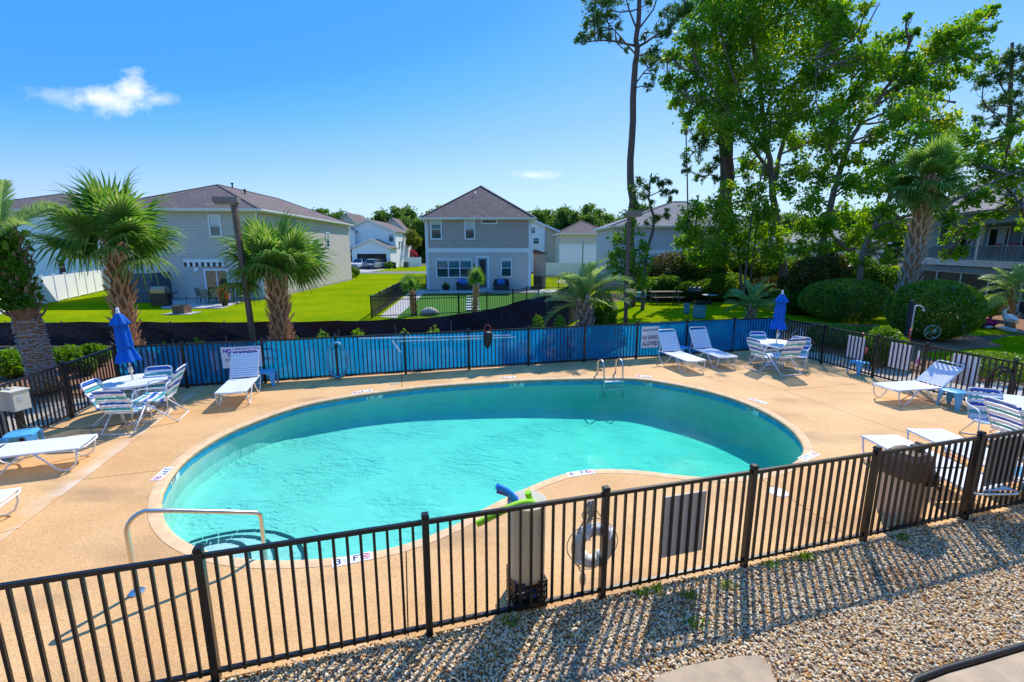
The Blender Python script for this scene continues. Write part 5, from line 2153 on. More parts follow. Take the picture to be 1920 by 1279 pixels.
fA, fB = at(697, 597), at(765, 548)
fC, fD = at(962, 580), at(1090, 566)
yard_fence('black metal yard fence round the turf in front of the taupe house', [Vector((fB.x, fB.y, 0)), fA, at(860, 590), fC, at(1010, 566)])
yard_fence('black metal yard fence beside the right wall of the taupe house', [Vector((2.0, 42.6, 0)), Vector((8.6, 42.6, 0))], 1.2)
yard_fence('black metal yard fence beside the left wall of the taupe house', [Vector((fB.x, fB.y, 0)), Vector((-7.7, 42.4, 0))], 1.2)

# ------------------------------------------------------------ foliage builders
def leaf_quads(P, size, rng, droop=.3, aspect=.5, up=None, jit=.35):
    """rhombic leaves at the points P (n,3), random attitudes"""
    n = len(P)
    d = rng.normal(size=(n, 3))
    d[:, 2] -= droop * 1.2
    if up is not None:
        d = d * .7 + up
    d /= np.linalg.norm(d, axis=1)[:, None] + 1e-9
    s = rng.normal(size=(n, 3))
    s -= (s * d).sum(1)[:, None] * d
    s /= np.linalg.norm(s, axis=1)[:, None] + 1e-9
    nn = np.cross(d, s)
    L_ = size * (1 + jit * rng.normal(size=n)).clip(.45, 1.8)
    d, w = d * L_[:, None], s * (L_ * aspect)[:, None]
    h = nn * (L_ * .12)[:, None]
    V = np.stack([P - d * .5, P + w * .5 + h - d * .05, P + d * .5, P - w * .5 + h - d * .05], 1).reshape(-1, 3)
    F = np.arange(n * 4).reshape(n, 4)
    return V, F


def blob_points(c, r, n, rng, clumps=9, sig=.26, flat=.85):
    """leaf positions gathered in clumps inside a blob"""
    cc = rng.normal(size=(clumps, 3))
    cc /= np.linalg.norm(cc, axis=1)[:, None]
    cc *= (rng.random(clumps) ** .45)[:, None] * r
    cc[:, 2] *= flat
    idx = rng.integers(0, clumps, n)
    p = cc[idx] + rng.normal(size=(n, 3)) * r * sig
    return p + np.array(c), cc + np.array(c)


def nearest_on(limbs, c):
    best, bp = 1e9, None
    for pts, r0, r1 in limbs:
        for a, b in zip(pts[:-1], pts[1:]):
            ab = b - a
            t = max(0, min(1, (c - a).dot(ab) / ab.length_squared))
            q = a + ab * t
            dd = (q - c).length + max(0, q.z - c.z + .3) * .6
            if dd < best:
                best, bp = dd, q
    return bp


def curve(a, b, bend, rng, k=4):
    pts = []
    off = Vector(rng.normal(size=3)) * bend
    for i in range(k + 1):
        t = i / k
        pts.append(a.lerp(b, t) + off * math.sin(t * math.pi))
    return pts


def tree(name, label, cat, limbs, blobs, leaf_mat, bark, leaf=.2, dens=900, seed=1, clumps=9, sig=.26, aspect=.55, droop=.3, group=None, twig=.05, needles=False):
    rng = np.random.default_rng(seed)
    base = limbs[0][0][0].copy()
    base.z = 0
    t = T(name, label, cat, base, 0, group)
    mb = MB()
    for pts, r0, r1 in limbs:
        # densify with a little crookedness
        q = []
        for a, b in zip(pts[:-1], pts[1:]):
            for j in range(4):
                q.append(a.lerp(b, j / 4) + (Vector(rng.normal(size=3)) * r0 * .13 if j else Vector()))
        q.append(pts[-1])
        m = len(q)
        mb.tube(q, [r0 + (r1 - r0) * (i / (m - 1)) ** .8 for i in range(m)], 9)
    Ps = []
    for c, r in blobs:
        c = Vector(c)
        n = int(dens * r ** 1.7)
        p, cc = blob_points(c, r, n, rng, clumps, sig)
        Ps.append(p)
        q = nearest_on(limbs, c)
        path = curve(q, c, (c - q).length * .08, rng)
        mb.tube(path, [twig * (1.5 - .9 * i / 4) for i in range(5)], 5, caps=False)
        for k in range(0, len(cc), 1):
            e = Vector(cc[k])
            s = path[int(rng.integers(2, 5))]
            mb.tube(curve(s, e, (e - s).length * .1, rng, 3), [twig * .5, twig * .4, twig * .3, twig * .15], 4, caps=False)
    O(mb, 'trunk', bark, t, world=True, smooth=True)
    P = np.concatenate(Ps)
    if needles:
        k = 5
        P = np.repeat(P, k, 0) + rng.normal(size=(len(P) * k, 3)) * .03
    V, F = leaf_quads(P, leaf, rng, droop, aspect)
    V -= np.array(base)
    put('crown', npmesh('crown', V, F, leaf_mat), t)
    return t


def pxs(Y, *pts):
    """polyline of points (px, py[, dY]) at depth Y"""
    return [vat(p[0], p[1], Y + (p[2] if len(p) > 2 else 0)) for p in pts]


def pxblobs(Y, blobs, rng, spread=1.6):
    out = []
    for b in blobs:
        px, py, r = b[:3]
        yy = Y + (b[3] if len(b) > 3 else rng.normal() * spread)
        c = vat(px, py, yy)
        out.append((c, r / FPX * yy))
    return out


rng = np.random.default_rng(5)
# --- tall pine, clear trunk with a high open crown
tree('pine_tree', 'tall pine with a bare straight trunk and open crown, left of the wooded corner', 'tree',
     [(pxs(30, (1183, 585), (1184, 400), (1182, 300), (1189, 150), (1195, 90), (1198, 30), (1202, -60), (1205, -130)), .27, .09),
      (pxs(30, (1190, 86), (1160, 78, -.5), (1125, 76, -1), (1100, 78, -1)), .07, .03), (pxs(30, (1194, 90), (1225, 70, .5), (1262, 48, 1), (1292, 15, 1)), .08, .03),
      (pxs(30, (1196, 60), (1180, 20, -.5), (1165, -30, -1)), .06, .03), (pxs(30, (1197, 55), (1225, 18), (1240, -30)), .06, .03), (pxs(30, (1191, 158), (1208, 135, .4), (1228, 118, .6)), .05, .02),
      (pxs(30, (1190, 100), (1150, 55, .6), (1125, 22, 1)), .05, .02)],
     pxblobs(30, [(1112, 18, 20), (1122, 38, 15), (1086, 74, 10), (1098, 70, 11), (1112, 66, 11), (1127, 60, 12), (1142, 72, 9), (1138, 28, 15), (1102, 46, 13), (1150, -12, 20), (1180, -30, 24), (1128, 2, 16),
                  (1160, 45, 8), (1218, 108, 13), (1206, 66, 9), (1229, 92, 14), (1226, 117, 15), (1240, 58, 15), (1255, 60, 12), (1268, 30, 17), (1290, 12, 18), (1250, 22, 14), (1226, 140, 10), (1217, 162, 8),
                  (1205, 110, 9), (1163, 76, 7), (1215, 5, 10), (1205, -60, 22), (1240, -40, 22), (1280, -20, 20), (1174, 92, 6)], rng, .9),
     m_needle, m_pbark, .26, 240, 3, clumps=7, sig=.24, aspect=.16, droop=0, group='tall trees on the wooded right side', twig=.03, needles=True)
# --- twin trunked big pine behind
tree('pine_tree', 'massive dark pine trunk rising behind the hedge, crown lost above the picture', 'tree',
     [(pxs(36, (1358, 590), (1360, 420), (1364, 300), (1368, 160), (1372, 40), (1374, -80)), .47, .25),
      (pxs(36.6, (1338, 590), (1350, 470), (1356, 330), (1352, 200), (1340, 80), (1330, -20)), .30, .12),
      (pxs(36, (1362, 262), (1330, 262, -1), (1300, 285, -1.5)), .07, .03), (pxs(36, (1366, 215), (1320, 210, -1), (1292, 205, -1)), .06, .02), (pxs(36, (1360, 300), (1325, 330, -1)), .05, .02), (pxs(36, (1362, 120), (1400, 60, -1)), .08, .04)],
     pxblobs(35, [(1312, 285, 17), (1290, 298, 12), (1330, 312, 13), (1345, 300, 10), (1302, 258, 11), (1322, 262, 12), (1288, 318, 8), (1312, 330, 11), (1340, 335, 10), (1350, 262, 12), (1290, 242, 8), (1360, 282, 10),
                  (1395, 40, 26), (1340, 30, 26), (1380, -20, 30), (1320, 80, 20), (1410, 310, 9), (1400, 330, 10), (1395, 296, 8)], rng, .8),
     m_needle, m_pbark, .27, 240, 4, clumps=7, sig=.24, aspect=.16, droop=0, group='tall trees on the wooded right side', twig=.035, needles=True)
# --- sweetgums
B1 = [(1325, 22, 40), (1370, 30, 45), (1420, 15, 48), (1475, 25, 48), (1530, 35, 42), (1300, 70, 30), (1340, 95, 42), (1395, 90, 45), (1450, 85, 45), (1505, 95, 42), (1285, 112, 24), (1262, 108, 14), (1250, 104, 10),
      (1320, 140, 40), (1375, 150, 45), (1430, 150, 42), (1490, 160, 40), (1530, 140, 30), (1278, 165, 26), (1310, 195, 32), (1360, 205, 38), (1415, 215, 40), (1470, 210, 36), (1255, 150, 18), (1270, 195, 16),
      (1385, 245, 30), (1425, 265, 26), (1350, 240, 22), (1490, 265, 24), (1400, -30, 50), (1470, -40, 50), (1540, -20, 40), (1340, -25, 40), (1500, 310, 20), (1478, 345, 26), (1440, 320, 20), (1560, 60, 26), (1555, 150, 26), (1550, 210, 24), (1530, 260, 24), (1400, 310, 20), (1320, 240, 22), (1290, 215, 16), (1560, 20, 26), (1505, 210, 26), (1460, 250, 24)]
tree('sweetgum_tree', 'broad leafy sweetgum filling the middle of the wooded corner', 'tree',
     [(pxs(33, (1474, 590), (1468, 500), (1460, 440), (1452, 385), (1448, 350), (1444, 300), (1432, 230), (1424, 150), (1410, 60), (1398, -30)), .30, .10),
      (pxs(33, (1450, 360), (1462, 290, .6), (1478, 235, 1), (1500, 170, 1), (1530, 90, 1), (1560, 20, 1)), .17, .05), (pxs(33, (1447, 330), (1420, 290, -.6), (1388, 240, -1), (1350, 190, -1.5), (1310, 130, -1.5)), .13, .04),
      (pxs(33, (1440, 280), (1400, 205, -.6), (1370, 130, -1), (1345, 40, -1)), .11, .04), (pxs(33, (1432, 235), (1455, 150, 1), (1475, 40, 1)), .10, .04), (pxs(33, (1350, 190, -1.5), (1290, 180, -1.5), (1262, 168, -1.5)), .05, .02)],
     pxblobs(32.6, B1, rng, 1.5), m_leaf_gum, m_bark, .18, 720, 7, clumps=14, sig=.22, aspect=.75, group='tall trees on the wooded right side')
B1b = [(1300, 440, 28), (1335, 425, 34), (1375, 415, 34), (1415, 405, 30), (1440, 395, 22), (1310, 395, 22), (1345, 385, 26), (1290, 410, 22), (1395, 375, 24), (1425, 440, 26), (1385, 450, 28), (1345, 460, 26), (1300, 468, 20), (1450, 430, 24), (1275, 425, 14), (1365, 350, 16), (1400, 470, 26), (1360, 485, 22), (1455, 465, 24), (1315, 480, 22), (1420, 355, 18), (1440, 480, 20), (1280, 460, 16)]
tree('sweetgum_tree', 'low leafy sweetgum sapling in front of the massive pine trunk', 'tree',
     [(pxs(32, (1392, 590), (1388, 500), (1380, 430), (1370, 380), (1362, 350)), .11, .04), (pxs(32, (1385, 480), (1345, 440), (1305, 430)), .06, .02), (pxs(32, (1384, 460), (1420, 420), (1440, 395)), .06, .02)],
     pxblobs(31.6, B1b, rng, .9), m_leaf_gum, m_bark, .17, 700, 8, clumps=10, sig=.24, aspect=.75, group='tall trees on the wooded right side')
B2 = [(1560, 60, 26), (1548, 100, 24), (1625, 15, 14), (1608, 60, 16), (1580, 20, 20), (1640, 105, 24), (1625, 140, 26), (1605, 170, 24), (1580, 195, 24), (1660, 80, 18), (1655, 135, 26), (1690, 70, 18), (1700, 120, 28), (1740, 95, 30),
      (1780, 70, 28), (1815, 50, 24), (1845, 28, 15), (1865, 15, 9), (1850, 55, 14), (1770, 110, 28), (1815, 95, 24), (1720, 150, 28), (1760, 155, 26), (1690, 165, 24), (1640, 185, 22), (1610, 215, 20), (1560, 230, 26), (1545, 275, 26), (1530, 330, 28),
      (1520, 380, 30), (1505, 430, 30), (1565, 300, 22), (1590, 340, 26), (1610, 300, 20), (1550, 420, 28), (1580, 400, 24), (1620, 350, 26), (1645, 320, 22), (1600, 440, 24), (1640, 400, 26), (1655, 250, 20), (1630, 265, 16), (1800, 135, 22), (1840, 115, 16), (1718, 60, 8), (1700, 32, 8), (1580, 120, 26), (1575, 250, 24), (1680, 215, 24), (1610, 110, 22), (1730, 185, 22), (1585, 465, 24), (1540, 470, 24), (1625, 440, 22), (1660, 120, 22), (1700, 190, 22), (1500, 470, 20), (1575, 60, 22)]
tree('sweetgum_tree', 'leaning sweetgum with long pale limbs reaching right over the corner', 'tree',
     [(pxs(28.5, (1528, 590), (1537, 500), (1546, 430), (1562, 365), (1575, 320), (1592, 268), (1612, 232), (1640, 195), (1680, 140), (1705, 85), (1720, 50)), .24, .05),
      (pxs(28.5, (1590, 268), (1592, 215, .5), (1596, 150, .8), (1620, 60, 1), (1650, 5, 1)), .08, .03), (pxs(28.5, (1640, 200), (1672, 180, -.5), (1720, 174, -1), (1755, 185, -1), (1790, 192, -1)), .08, .03), (pxs(28.5, (1660, 178), (1720, 130, .5), (1790, 80, .8), (1850, 35, 1)), .07, .02),
      (pxs(28.5, (1546, 430), (1590, 470, -.6), (1650, 452, -1), (1705, 432, -1.4), (1760, 410, -1.6), (1800, 385, -1.6)), .11, .05), (pxs(28.5, (1560, 372), (1600, 345), (1650, 320)), .06, .02), (pxs(28.5, (1575, 320), (1548, 260), (1530, 190), (1530, 110)), .07, .02)],
     pxblobs(28.3, B2, rng, 1.2), m_leaf_gum, m_bark, .165, 800, 9, clumps=13, sig=.22, aspect=.75, group='tall trees on the wooded right side')
B3 = [(1690, 215, 26), (1730, 205, 26), (1770, 225, 28), (1810, 250, 30), (1850, 275, 28), (1890, 290, 30), (1915, 320, 30), (1700, 260, 28), (1670, 300, 26), (1660, 345, 28), (1690, 330, 24), (1860, 320, 26), (1830, 300, 22), (1880, 350, 24), (1910, 380, 22),
      (1665, 395, 24), (1690, 430, 24), (1655, 440, 22), (1790, 355, 22), (1815, 375, 20), (1845, 365, 18), (1775, 410, 22), (1790, 440, 18), (1780, 475, 14), (1830, 435, 15), (1800, 470, 16), (1840, 410, 14), (1630, 470, 20), (1665, 480, 18), (1700, 470, 16), (1765, 390, 18), (1900, 250, 22), (1870, 400, 14), (1925, 420, 16), (1750, 250, 24), (1610, 490, 16)]
tree('sweetgum_tree', 'spreading sweetgum whose limbs hang before the slate blue condo', 'tree',
     [(pxs(24, (1612, 590), (1612, 520), (1618, 470), (1640, 425), (1668, 370), (1700, 300), (1730, 230), (1745, 200)), .16, .05), (pxs(24, (1640, 425), (1700, 405, -1), (1760, 395, -1.5), (1830, 355, -1.5), (1900, 325, -1.5)), .09, .03),
      (pxs(24, (1668, 370), (1740, 330, -.5), (1820, 270, -.8), (1900, 250, -1)), .08, .03), (pxs(24, (1760, 395, -1.5), (1800, 430, -2), (1835, 430, -2)), .04, .02), (pxs(24, (1830, 355, -1.5), (1870, 380, -1.5), (1915, 392, -1.5)), .04, .02)],
     pxblobs(23.4, B3, rng, .9), m_leaf_gum, m_bark, .155, 700, 10, clumps=12, sig=.22, aspect=.75, group='tall trees on the wooded right side')
# --- pine behind the condo, crooked small pine, light tree, saplings
tree('pine_tree', 'dark pine rising behind the condo at the right picture edge', 'tree',
     [(pxs(38, (1882, 560), (1888, 330), (1894, 200), (1898, 80)), .3, .1), (pxs(38, (1890, 240), (1850, 200, -1)), .06, .03), (pxs(38, (1893, 190), (1860, 130, -1)), .06, .03), (pxs(38, (1893, 200), (1925, 150)), .06, .03)],
     pxblobs(37, [(1893, 112, 16), (1870, 118, 15), (1906, 98, 14), (1850, 140, 15), (1845, 158, 13), (1880, 150, 17), (1905, 180, 16), (1852, 200, 12), (1875, 185, 14), (1915, 140, 18), (1840, 225, 12), (1930, 110, 18), (1870, 228, 13), (1900, 220, 13), (1925, 200, 18)], rng, .8),
     m_needle, m_pbark, .28, 260, 12, clumps=7, sig=.24, aspect=.16, droop=0, group='tall trees on the wooded right side', twig=.04, needles=True)
tree('pine_tree', 'small crooked pine with tufted crown between the tall pine and the blue-grey house', 'tree',
     [(pxs(28, (1203, 590), (1207, 520), (1212, 475), (1222, 440), (1227, 412), (1221, 390), (1216, 372), (1218, 350), (1222, 325)), .12, .04), (pxs(28, (1220, 388), (1195, 392), (1176, 405)), .035, .015), (pxs(28, (1217, 368), (1240, 358), (1258, 362)), .035, .015), (pxs(28, (1226, 412), (1246, 404)), .03, .015), (pxs(28, (1217, 360), (1200, 345)), .03, .015)],
     pxblobs(28, [(1176, 402, 11), (1188, 385, 10), (1200, 342, 9), (1212, 352, 9), (1224, 334, 9), (1248, 340, 9), (1243, 362, 9), (1261, 360, 7), (1258, 374, 6), (1234, 347, 8), (1234, 406, 8), (1250, 402, 9), (1178, 422, 9), (1226, 412, 8), (1190, 365, 9), (1206, 366, 9), (1214, 420, 6), (1185, 352, 7), (1222, 380, 6)], rng, .4),
     m_needle, m_pbark, .20, 420, 13, clumps=6, sig=.25, aspect=.18, droop=0, twig=.018, needles=True)
tree('small_tree', 'light green bushy young tree at the foot of the tall pine', 'tree',
     [(pxs(25, (1172, 590), (1172, 520), (1174, 460), (1178, 420)), .07, .02), (pxs(25, (1172, 500), (1150, 465)), .03, .01), (pxs(25, (1173, 490), (1198, 465)), .03, .01)],
     pxblobs(25, [(1160, 452, 20), (1184, 440, 17), (1174, 478, 22), (1200, 468, 18), (1150, 480, 18), (1196, 508, 20), (1188, 420, 10), (1160, 510, 20), (1145, 500, 14), (1210, 490, 14), (1205, 530, 18), (1180, 540, 20)], rng, .5),
     m_leaf_light, m_bark, .17, 650, 14, clumps=8, sig=.24, aspect=.55)
for i, (px, top, Y, lean) in enumerate([(1410, 280, 31, 30), (1290, 240, 35, -4), (1420, 330, 33, 14)]):
    tree('sapling', ['thin bare sapling leaning right beside the massive pine trunk', 'thin straight sapling left of the massive pine trunk', 'thin sapling leaning between the two sweetgum trunks'][i], 'tree',
         [(pxs(Y, (px - 20, 590), (px - 8, 480), (px, 400), (px + lean, top)), .09, .04)], pxblobs(Y, [(px + lean, top, 9), (px + lean * .6, top + 40, 8)], rng, .4), m_leaf_gum, m_bark, .2, 300, 40 + i, clumps=5, twig=.02, group='thin saplings in the wood')


# ------------------------------------------------------------ shrubs
def shrub(label, c, rad, mat, n=6000, leaf=.10, seed=1, clipped=False, group=None, cat='shrub', lumps=7, name='shrub', aspect=.55):
    """c = centre on the ground, rad = (rx, ry, height)"""
    rng = np.random.default_rng(seed)
    t = T(name, label, cat, c, rng.uniform(0, .5), group)
    d = rng.normal(size=(n, 3))
    d /= np.linalg.norm(d, axis=1)[:, None]
    # lumpy radius
    k = rng.normal(size=(lumps, 3))
    k /= np.linalg.norm(k, axis=1)[:, None]
    amp = .05 if clipped else .26
    rr = 1 - amp + amp * np.max(np.clip((d @ k.T - .55) / .45, 0, 1), axis=1) * 1.2
    depth = rng.random(n) ** (3.2 if clipped else 1.6)
    rr = rr * (1 - depth * (.20 if clipped else .45)) * (1 + (rng.random(n) < .04) * rng.random(n) * (.07 if clipped else .15))
    p = d * rr[:, None]
    if clipped:
        p = np.sign(p) * np.abs(p) ** .93
    hz = rad[2] / 2
    P = p * np.array([rad[0], rad[1], hz * 1.02]) + np.array([0, 0, hz * 1.0])
    P[:, 2] = np.maximum(P[:, 2], .03)
    V, F = leaf_quads(P, leaf, rng, .0, aspect, up=d * (.18 if clipped else .5))
    put('foliage', npmesh('foliage', V, F, mat), t)
    # woody stems inside
    mb = MB()
    for i in range(9):
        a = rng.uniform(0, 6.28)
        e = Vector((math.cos(a) * rad[0] * .55, math.sin(a) * rad[1] * .55, rad[2] * rng.uniform(.5, .8)))
        s = Vector((math.cos(a) * .12, math.sin(a) * .12, 0))
        mb.tube(curve(s, e, .08, rng, 3), [.035, .028, .02, .01], 5, caps=False)
    O(mb, 'stem', m_bark, t)
    return t


def px_shrub(label, px, base, top, wpx, mat, Y=None, z=0, depth=1.0, **k):
    """shrub seen with its foot at row `base`, top at row `top`, wpx wide"""
    g = at(px, base) if Y is None else vat(px, base, Y)
    Yc = g.y + wpx / FPX * g.y * .35 * (1 if Y is None else 0)
    c = vat(px, base, Yc)
    c.z = 0
    r = wpx / FPX * Yc / 2
    h = vat(px, top, Yc).z
    return shrub(label, c, (r, r * depth, max(.2, h)), mat, **k)


px_shrub('large round clipped hedge bush left of the sabal trunk', 1578, 606, 523, 148, m_leaf_hedge, n=26000, leaf=.095, clipped=True, seed=21, group='clipped round bushes', cat='bush', name='clipped_bush')
px_shrub('large round clipped hedge bush behind the outdoor shower', 1742, 644, 527, 142, m_leaf_hedge, n=28000, leaf=.095, clipped=True, seed=22, group='clipped round bushes', cat='bush', name='clipped_bush')
px_shrub('low clipped mound behind the side fence corner, under the big round bush', 1562, 655, 607, 86, m_leaf_hedge, n=7000, leaf=.06, clipped=True, seed=23, cat='bush', name='clipped_bush', group='clipped round bushes')
px_shrub('low clipped mound tucked behind the first white board', 1618, 668, 612, 60, m_leaf_hedge, n=5000, leaf=.06, clipped=True, seed=24, cat='bush', name='clipped_bush', group='clipped round bushes')
px_shrub('light green feathery shrub between the side fence and the shower', 1652, 690, 612, 75, m_leaf_light, n=3500, leaf=.10, seed=25, cat='shrub')
px_shrub('dark green low shrub below the feathery shrub', 1636, 690, 640, 60, m_leaf_dark, n=3000, leaf=.08, seed=26, cat='shrub')
px_shrub('low rounded hedge behind the hose coil on the right', 1870, 720, 664, 150, m_leaf_hedge, n=9000, leaf=.06, seed=27, clipped=True, cat='bush', name='clipped_bush', group='clipped round bushes')
HEDGE = [(1215, 585, 505, 70, 0), (1262, 586, 478, 95, 1), (1318, 588, 468, 100, 0), (1375, 588, 478, 100, 1), (1425, 588, 470, 95, 0), (1478, 590, 478, 90, 0), (1530, 590, 470, 100, 1), (1585, 585, 480, 90, 0), (1240, 583, 520, 70, 0), (1345, 586, 515, 100, 0), (1450, 588, 520, 110, 1), (1630, 582, 500, 90, 0), (1295, 586, 525, 80, 0), (1500, 600, 535, 90, 0)]
HL = ['dark hedge shrub nearest the tall pine trunk', 'yellowish tipped hedge shrub behind the picnic table', 'tallest dark hedge shrub behind the picnic table', 'reddish tipped hedge shrub below the massive pine', 'dark hedge shrub behind the black barrel grill',
      'dark hedge shrub behind the small silver palm', 'hedge shrub with yellowish tips below the leaning sweetgum', 'dark shrub behind the left round clipped bush', 'lower dark hedge shrub at the left end behind the picnic bench', 'lower dark hedge shrub above the green bin',
      'lower hedge shrub between the grill and the small silver palm', 'dark shrub between the clipped bush and the condo wing', 'lower dark hedge shrub directly behind the picnic table top', 'lower dark shrub between the small silver palm and the clipped bush']
m_leaf_rust = LEAF('rusty_shrub_leaf', [(.02, .055, .008), (.055, .085, .012), (.12, .10, .018), (.17, .085, .025)], .35)
for i, (px, b, tp, w, kd) in enumerate(HEDGE):
    Y = 33.4 if i in (8, 9, 10, 12) else 35.2
    if i in (7, 11):
        Y = 30
    if i in (6, 13):
        Y = 26.5
    px_shrub(HL[i], px, b, tp - 4, w * 1.38, m_leaf_rust if kd else m_leaf_dark, Y=Y, depth=.62, n=11000, leaf=.16, seed=60 + i, group='dark hedge shrubs along the wood', lumps=12)
for i, (px, b, tp, w, mt, n_) in enumerate([(28, 712, 655, 75, 0, 3500), (128, 700, 648, 62, 0, 2500), (178, 690, 640, 56, 0, 2200), (165, 705, 668, 40, 0, 1200), (310, 668, 640, 40, 0, 700), (372, 664, 634, 44, 0, 700), (455, 650, 630, 40, 0, 600), (605, 645, 618, 30, 0, 450), (670, 640, 612, 34, 0, 450), (815, 630, 610, 34, 0, 450), (1010, 620, 590, 36, 0, 600), (1050, 618, 592, 30, 0, 600), (1132, 606, 545, 60, 0, 3000), (1115, 612, 570, 50, 0, 1800), (420, 660, 636, 24, 0, 300), (560, 650, 628, 26, 0, 300), (760, 633, 612, 24, 0, 260)]):
    g = fence_point(px) if px > 195 else at(px, b)
    Y = (g.y + .9) if px > 195 else None
    if px in (1132, 1115):
        Y = g.y + 2.6
    px_shrub(['leafy green shrub at the left picture edge behind the side fence', 'leafy green shrub right of the thick palm trunk', 'leafy green shrub at the deck corner behind the blue umbrella', 'small low shrub beneath the corner shrub',
              'bright sprig showing above the blue fence right of the umbrella', 'bright sprig above the fence left of the lifeguard sign', 'bright sprig above the fence beside the left lamp post', 'bright sprig above the fence left of the coiled hose', 'bright sprig above the fence right of the coiled hose',
              'bright sprig above the fence behind the pool poles', 'bright sprig above the fence left of the silver palm', 'bright sprig at the foot of the silver palm, left side', 'dense green shrub right of the silver palm trunk', 'lower green shrub in front of the dense one by the silver palm', 'small sprig above the fence over the lifeguard sign', 'small sprig above the fence behind the second sabal trunk', 'small sprig above the fence over the pool pole ends'][i],
             px, b, tp, w, m_leaf_light, Y=Y, n=n_, leaf=.10, seed=90 + i, group='green shrubs outside the pool fence', lumps=6)


# ------------------------------------------------------------ palms
def fan_frond(seed, petiole=.75, blade=.95, droop=.55, segs=30):
    rng = np.random.default_rng(seed)
    V, F = [], []

    def quad(a, b, c, d):
        n = len(V)
        V.extend([a, b, c, d])
        F.append((n, n + 1, n + 2, n + 3))
    # petiole along +x
    pts = [np.array([petiole * t, 0, -.10 * t * t]) for t in np.linspace(0, 1, 5)]
    for a, b, wa, wb in zip(pts[:-1], pts[1:], np.linspace(.028, .016, 5)[:-1], np.linspace(.028, .016, 5)[1:]):
        quad(a + [0, wa, 0], a - [0, wa, 0], b - [0, wb, 0], b + [0, wb, 0])
        quad(a + [0, wa * .2, -wa], a + [0, -wa * .2, -wa], b + [0, -wb * .2, -wb], b + [0, wb * .2, -wb])
    hub = pts[-1]
    for i in range(segs):
        u = i / (segs - 1) * 2 - 1
        ang = u * 2.35
        L_ = blade * (1.0 - .30 * abs(u) ** 1.5) * rng.uniform(.88, 1.08)
        # costa bends the middle segments downwards
        st = hub + np.array([.22 * blade * (1 - abs(u)), 0, -.06 * (1 - abs(u))])
        dirv = np.array([math.cos(ang), math.sin(ang), .22 * math.cos(ang * 1.0) - .05])
        side = np.array([-math.sin(ang), math.cos(ang), 0])
        w0 = .046 * blade
        prev = st
        pw = w0 * .5
        k = 5
        for j in range(1, k + 1):
            s = j / k
            p = st + dirv * L_ * s + np.array([0, 0, -droop * L_ * s ** 2.6 * rng.uniform(.75, 1.3)])
            p = p - np.array([dirv[0], dirv[1], 0]) * L_ * .18 * s ** 3 * droop * 1.5
            w = w0 * (1.0 if j < 3 else (.62 if j == 3 else (.32 if j == 4 else .03)))
            fold = np.array([0, 0, .5 * w])
            quad(prev - side * pw, prev + np.array([0, 0, -.4 * pw]), p + np.array([0, 0, -.4 * w]), p - side * w)
            quad(prev + np.array([0, 0, -.4 * pw]), prev + side * pw, p + side * w, p + np.array([0, 0, -.4 * w]))
            prev, pw = p, w
    return np.array(V), np.array(F)


def pinnate_frond(seed, L_=1.9, arch=1.0, leaf=.42, pairs=46, vee=.55):
    rng = np.random.default_rng(seed)
    V, F = [], []

    def quad(a, b, c, d):
        n = len(V)
        V.extend([a, b, c, d])
        F.append((n, n + 1, n + 2, n + 3))

    def pos(t):
        return np.array([L_ * (math.sin(t * 1.25 * arch) / (1.25 * arch)), 0, L_ * (math.cos(t * 1.25 * arch) - 1) / (1.25 * arch) * 1.0])
    ts = np.linspace(0, 1, 12)
    for a, b in zip(ts[:-1], ts[1:]):
        pa, pb = pos(a), pos(b)
        wa, wb = .022 * (1 - a * .85), .022 * (1 - b * .85)
        quad(pa + [0, wa, 0], pa - [0, wa, 0], pb - [0, wb, 0], pb + [0, wb, 0])
        quad(pa + [0, 0, wa * .6], pa + [0, 0, -wa], pb + [0, 0, -wb], pb + [0, 0, wb * .6])
    for i in range(pairs):
        t = .16 + .84 * i / (pairs - 1)
        p0 = pos(t)
        tang = pos(min(1, t + .02)) - pos(t - .02)
        tang /= np.linalg.norm(tang)
        ll = leaf * (math.sin(min(1, (t - .08) * 1.15) * math.pi) ** .5 + .12) * rng.uniform(.85, 1.12)
        upv = np.cross(tang, np.array([0, 1, 0.]))
        upv = upv if upv[2] > 0 else -upv
        for s in (-1, 1):
            dv = np.array([0, s, 0]) * .72 + tang * (.45 + .3 * t) + upv * (vee * rng.uniform(.7, 1.2))
            dv /= np.linalg.norm(dv)
            sd = np.cross(dv, upv)
            sd /= np.linalg.norm(sd)
            prev, pw = p0, .010
            for j in range(1, 4):
                q = j / 3
                p = p0 + dv * ll * q + np.array([0, 0, -.22 * ll * q * q])
                w = (.016, .012, .001)[j - 1]
                quad(prev - sd * pw, prev + sd * pw, p + sd * w, p - sd * w)
                prev, pw = p, w
    return np.array(V), np.array(F)


